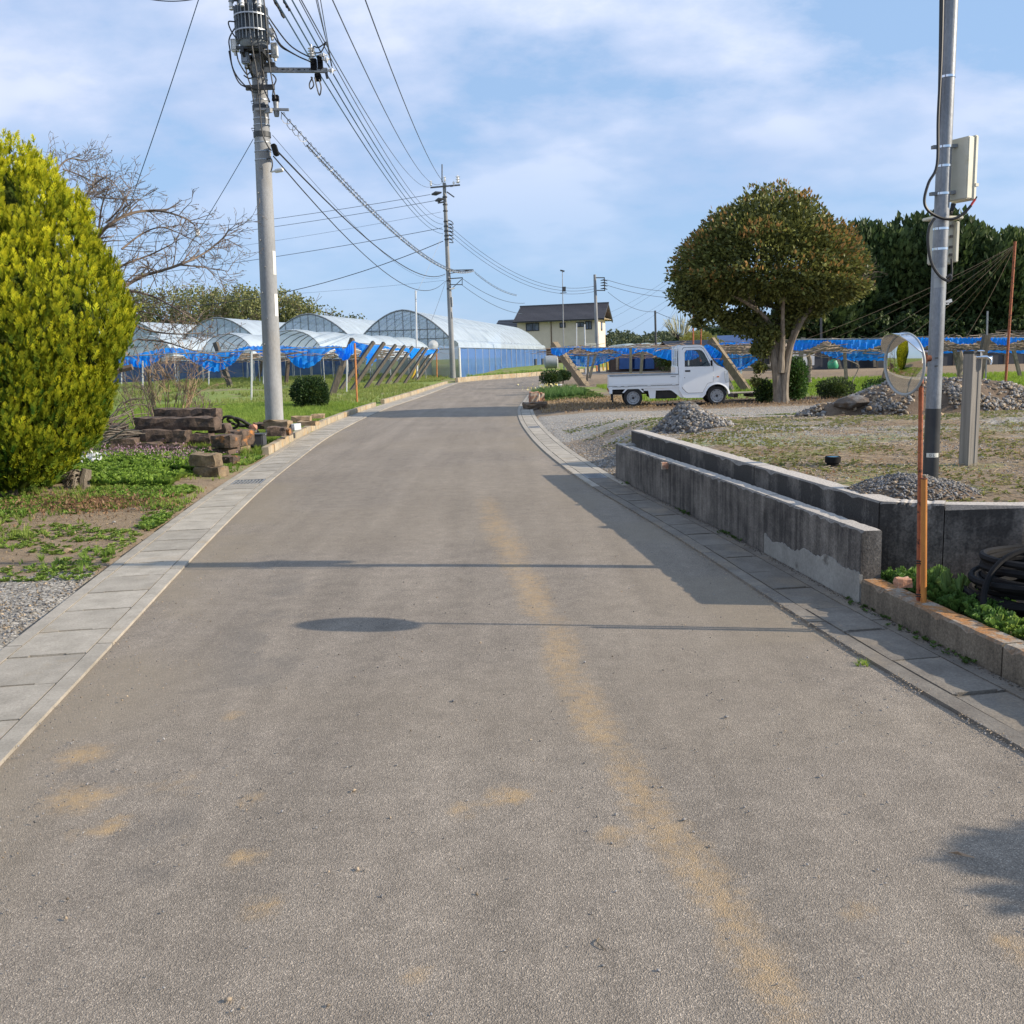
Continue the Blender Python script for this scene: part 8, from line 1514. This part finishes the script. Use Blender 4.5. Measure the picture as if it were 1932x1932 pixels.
scat('daffodil_leaves', 'clumps of upright green daffodil leaves in the roadside garden', 'flowers', TUFT, 'grass_blades', region(420, 1.0, 2.8, 34.5, 41.5, lambda x, y: fbm(x, y, .8, 19, 2) > .42), .25, .45, (.07, .15, .04), (.15, .25, .07), 1.0)
scat('ground_cover', 'mossy green ground cover in the roadside garden patch', 'ground cover', ROS, 'leaf', region(1600, .8, 3.4, 33.2, 44, lambda x, y: x > xRout(y)+.1), .10, .2, (.07, .13, .03), (.2, .26, .07), .7)
scat('daffodil_leaves', 'upright leaf clump in front of the dark low shrub by the mound', 'plant', TUFT, 'grass_blades', region(14, 10.4, 10.8, 27.3, 27.7, lambda x, y: x > 0), .4, .55, (.08, .18, .06), (.15, .28, .10))
# right lot
behind = lambda x, y: (x > np.interp(y, [5.72, 6.05, 12.45, 16], [3.3, 2.56, 1.8, 1.4])) & (y > yWall(x)+.18)
scat('lot_weeds', 'small yellow-green weeds spread over the gravel lot', 'weeds', ROS, 'leaf', region(17000, 1.5, 10, 5.8, 15.5, lambda x, y: behind(x, y) & (fbm(x, y, 1.3, 25, 4) > .45+.010*(y-6))), .02, .05, (.20, .22, .06), (.40, .38, .14), .8)
scat('lot_weeds', 'faint green growth on the far part of the gravel lot', 'weeds', ROS, 'leaf', region(12000, .9, 16, 13, 20, lambda x, y: (x > xRout(y)+.3) & (fbm(x, y, .8, 26, 4) > .55)), .03, .06, (.15, .19, .05), (.30, .33, .11), .6)
st_t = (np.array([(-.5, -.03, 0), (.5, -.02, 0), (.5, .02, .04), (-.5, .03, .02)]), [(0, 1, 2), (0, 2, 3)])
scat('dry_straw', 'dry straw stalks lying over the gravel lot', 'straw', st_t, 'grass_blades', region(17000, 1.8, 10, 5.9, 15.5, lambda x, y: behind(x, y) & (fbm(x, y, 1.1, 27, 3)+.1*(x > 3) > .45)), .04, .14, (.34, .26, .16), (.52, .44, .30), 1.0, dz=.012, tilt=.3)
petals('dry_leaves', 'rusty dead leaf bits among the weeds of the gravel lot', 2600, 3.4, 7.8, 1.2, 1.3, .06, .09, (.30, .14, .07), (.36, .24, .12), .012, .03, 'dry leaves') if False else None
def litter(name, label, n_, x0, x1, y0, y1, cond, c1, c2, s0, s1, cat):
    x, y = region(n_, x0, x1, y0, y1, cond); n2 = len(x); m_ = rng.random((n2, 1)); cc = np.array(c1)*(1-m_)+np.array(c2)*m_; o = big(name, 'leaf', LEAF_V, LEAF_F, np.stack([x, y, TH(x, y)+rng.uniform(.004, .02, n2)], 1), rots(n2), rng.uniform(s0, s1, (n2, 1))*np.ones((1, 3)), cc); return tag(o, label, cat, kind='stuff')
litter('dry_leaves', 'rusty dead leaf bits among the weeds of the gravel lot', 4200, 1.8, 8, 5.9, 12, lambda x, y: behind(x, y) & (fbm(x, y, 1.6, 28, 3) > .45), (.30, .15, .08), (.38, .27, .14), .015, .035, 'dry leaves')
litter('dry_leaves', 'brown leaf litter on the bare strip under the truck and round tree', 5000, 1.5, 16, 25.5, 30, lambda x, y: x > xRout(y)+.3, (.22, .14, .08), (.36, .26, .15), .04, .08, 'dry leaves')
litter('dry_leaves', 'tan leaf litter in front of the roadside garden', 5000, .9, 4.2, 26.5, 34, lambda x, y: x > xRout(y)+.1, (.28, .19, .10), (.42, .31, .18), .04, .09, 'dry leaves')
# weeds behind the lichen curb
stp = lambda x, y: (x > xRout(y)+.16) & (x < xRout(y)+1.0) & (y < yWall(x)-.03)
scat('curb_weeds', 'bright green weeds spilling over the lichen curb at the right edge', 'weeds', ROS, 'leaf', region(2400, 2.3, 3.6, 2.6, 4.62, lambda x, y: stp(x, y)), .035, .075, (.16, .26, .04), (.32, .42, .09), 1.6, dz=.04)
scat('curb_weeds', 'darker lobed weeds around the foot of the mirror post', 'weeds', ROS, 'leaf', region(700, 2.2, 2.65, 4.6, 5.75, lambda x, y: stp(x, y) & (fbm(x, y, 3, 29, 2) > .38)), .04, .09, (.07, .15, .03), (.16, .27, .06), 1.5, dz=.03)
x_ = np.array([2.42, 2.47, 2.53, 2.36, 2.50, 2.44]); y_ = np.array([5.15, 5.1, 5.2, 5.3, 5.25, 5.35]); scat('curb_weeds', 'tall sprigs standing beside the orange post', 'weeds', ROS, 'leaf', (x_, y_), .06, .08, (.14, .24, .06), (.26, .36, .12), 3.2, dz=.06)
scat('gutter_weed', 'single grassy weed growing in the seam of the right gutter', 'weed', TUFT, 'grass_blades', (np.array([1.735, 1.76, 1.71, 1.75, 1.73]), np.array([4.56, 4.58, 4.55, 4.54, 4.6])), .06, .085, (.22, .32, .05), (.34, .44, .08), .6, dz=.055, tilt=.6)
x_, y_ = region(900, .8, 2.4, 3.0, 12.1, lambda x, y: (np.abs(x-xRout(y)+.03) < .035) & (fbm(x, y, 2.2, 31, 2) > .45)); z0_ = .015
def crumbs(name, label, x, y, z, s0, s1, warm, dark, light): n2 = len(x); return stones(name, np.stack([x, y, np.full(n2, z) if np.isscalar(z) else z], 1), s0, s1, None, .6, warm, dark, light, label, 'debris')
yy_ = rng.uniform(3.0, 12.1, 2600); xx_ = xRout(yy_)-np.abs(rng.normal(0, .022, 2600)); crumbs('dirt_crumbs', 'dark dirt gathered where the right gutter meets the wall', xx_, yy_, .014, .004, .013, .5, .03, .10)
yy_ = rng.uniform(2.6, 14, 3600); xx_ = xRin(yy_)+rng.normal(-.015, .028, 3600); kq_ = fbm(xx_*0, yy_, 1.4, 38, 3) > .42; xx_ = xx_[kq_]; yy_ = yy_[kq_]; crumbs('seam_grit', 'grit along the inner edge of the right gutter', xx_, yy_, .014, .004, .010, .6, .14, .34)
x_, y_ = yy_[:0], yy_[:0]
yy_ = rng.uniform(3, 12.1, 420); xx_ = xRout(yy_)-np.abs(rng.normal(.0, .03, 420)); kk_ = fbm(xx_, yy_, 1.6, 33, 2) > .55; n2 = kk_.sum(); o = big('seam_weeds', 'leaf', ROS[0], ROS[1], np.stack([xx_[kk_], yy_[kk_], np.full(n2, .018)], 1), rots(n2, .4), rng.uniform(.015, .035, (n2, 1))*np.ones((1, 3)), np.array([.08, .14, .03])*rng.uniform(.7, 1.5, (n2, 1))); tag(o, 'tiny weeds in the seam below the front wall', 'weeds', kind='stuff')
# ================= gravel and grit =================
def field(name, label, n_, x0, x1, y0, y1, cond, s0, s1, dark=.10, light=.34, warm=.12, sink=.3):
    x, y = region(n_, x0, x1, y0, y1, cond); z = TH(x, y)+s0*sink; return stones(name, np.stack([x, y, z], 1), s0, s1, None, .6, warm, dark, light, label, 'gravel')
gn = lambda x, y: fbm(x, y, 1.1, 11, 4)
field('gravel', 'grey gravel of the driveway left of the near gutter', 24000, -8, -2.4, 3.9, 7.6, lambda x, y: (x < xLout(y)+.03) & (y+1.2*(gn(x, y)-.5)+.35*rng.normal(size=len(x)) < 7.0), .010, .030, .09, .30, .25)
field('gravel', 'gravel strewn over the left gutter lids beside the driveway', 90, -3.2, -2.5, 5.3, 7.2, lambda x, y: x > xLout(y), .008, .02, .08, .2)
field('gravel', 'grey gravel of the lot between the weeds', 26000, 1.6, 10, 6, 15, lambda x, y: behind(x, y) & (fbm(x, y, .8, 35, 4)+.014*(y-6) > .50), .008, .028, .12, .40, .25)
field('gravel', 'pale gravel band across the lot entrance before the truck', 34000, .75, 18, 14, 25.5, lambda x, y: (x > xRout(y)+.1) & (fbm(x, y, .6, 36, 4)+.10*sst(14, 18, y)-.12*np.exp(-((y-24)/1.0)**2)*(x < 4) > .50), .010, .036, .22, .50, .3)
field('gravel', 'mixed gravel on the slope beside the far end of the walls', 7000, .7, 1.6, 12.2, 17, lambda x, y: (x > xRout(y)+.02), .014, .032, .12, .36, .35)
xg = rng.uniform(-2.6, 2.0, 9000); yg = 2.0+rng.gamma(1.6, 2.2, 9000); kk_ = (xg > xLin(yg)+.01) & (xg < xRin(yg)) & (yg < 14); ed_ = np.exp(-(xg-xLin(yg))/.35)*.9+.10+.25*np.exp(-(xRin(yg)-xg)/.2); kk_ &= rng.random(9000) < ed_; xg, yg = xg[kk_], yg[kk_]
stones('road_grit', np.stack([xg, yg, np.full(len(xg), .0125)], 1), .004, .012, None, .7, .2, .08, .34, 'loose grit scattered over the asphalt, thickest by the left gutter', 'grit')
xg = np.array([-1.52, -1.16, -.62, -.85, -.52, .35, 1.30, 1.55, -1.9, .9, -.2, -.75, 1.12, 1.62, -.3, .55]); yg = np.array([3.85, 3.55, 3.3, 3.15, 2.75, 4.7, 3.6, 4.02, 4.35, 3.9, 5.1, 2.15, 3.3, 3.95, 4.2, 3.0]); stones('pebbles', np.stack([xg, yg, np.full(len(xg), .014)], 1), .012, .022, None, .7, .3, .12, .4, 'a few larger pebbles lying singly on the road', 'pebbles')
q = G(1815, 1614, .012); mb = MB(); mb.add([q+Vector(v) for v in ((-.035, .02, 0), (-.01, .012, .008), (.03, -.012, .002), (.033, -.018, .0), (.0, -.002, .0), (-.012, .002, .012))], [(0, 1, 5), (1, 2, 3, 4), (0, 5, 4), (5, 1, 4)]); tag(mb.build('leaf', 'twig_pale', None, loc=tuple(q)), 'single curled pale leaf on the road at the lower right', 'leaf')
q = G(1135, 1783, .012); mb = MB(); mb.tube(smooth_path([q+Vector(v) for v in ((-.006, .03, 0), (-.012, .008, .004), (.0, -.012, .003), (.008, -.02, 0))], 3), .002, 4); tag(mb.build('stalk', 'lit_wood', None, loc=tuple(q)), 'thin straw-coloured stalk lying on the road bottom centre', 'stalk')
q = at(200+30, 1045, 7.9); q = G(202*.6389/.6389, 1038, .03)
for i, (px, py, s_) in enumerate(((127, 1040, .045), (165, 935, .06), (215, 985, .02), (252, 960, .02))): q = G(px, py, .03); rk = rock_mb(s_, 90+i, .7); rk.v = [(v[0]+q.x, v[1]+q.y, v[2]+q.z) for v in rk.v]; tag(rk.build('rock', 'rock_tan' if i == 0 else 'rock', None, loc=tuple(q)), ('pale rock alone on the soil near the left gutter', 'rock at the edge of the brown leaf patch below the conifer', 'tiny stone on the left verge soil', 'tiny stone beside the brown leaf patch')[i], 'rock')
bpy.context.view_layer.update()
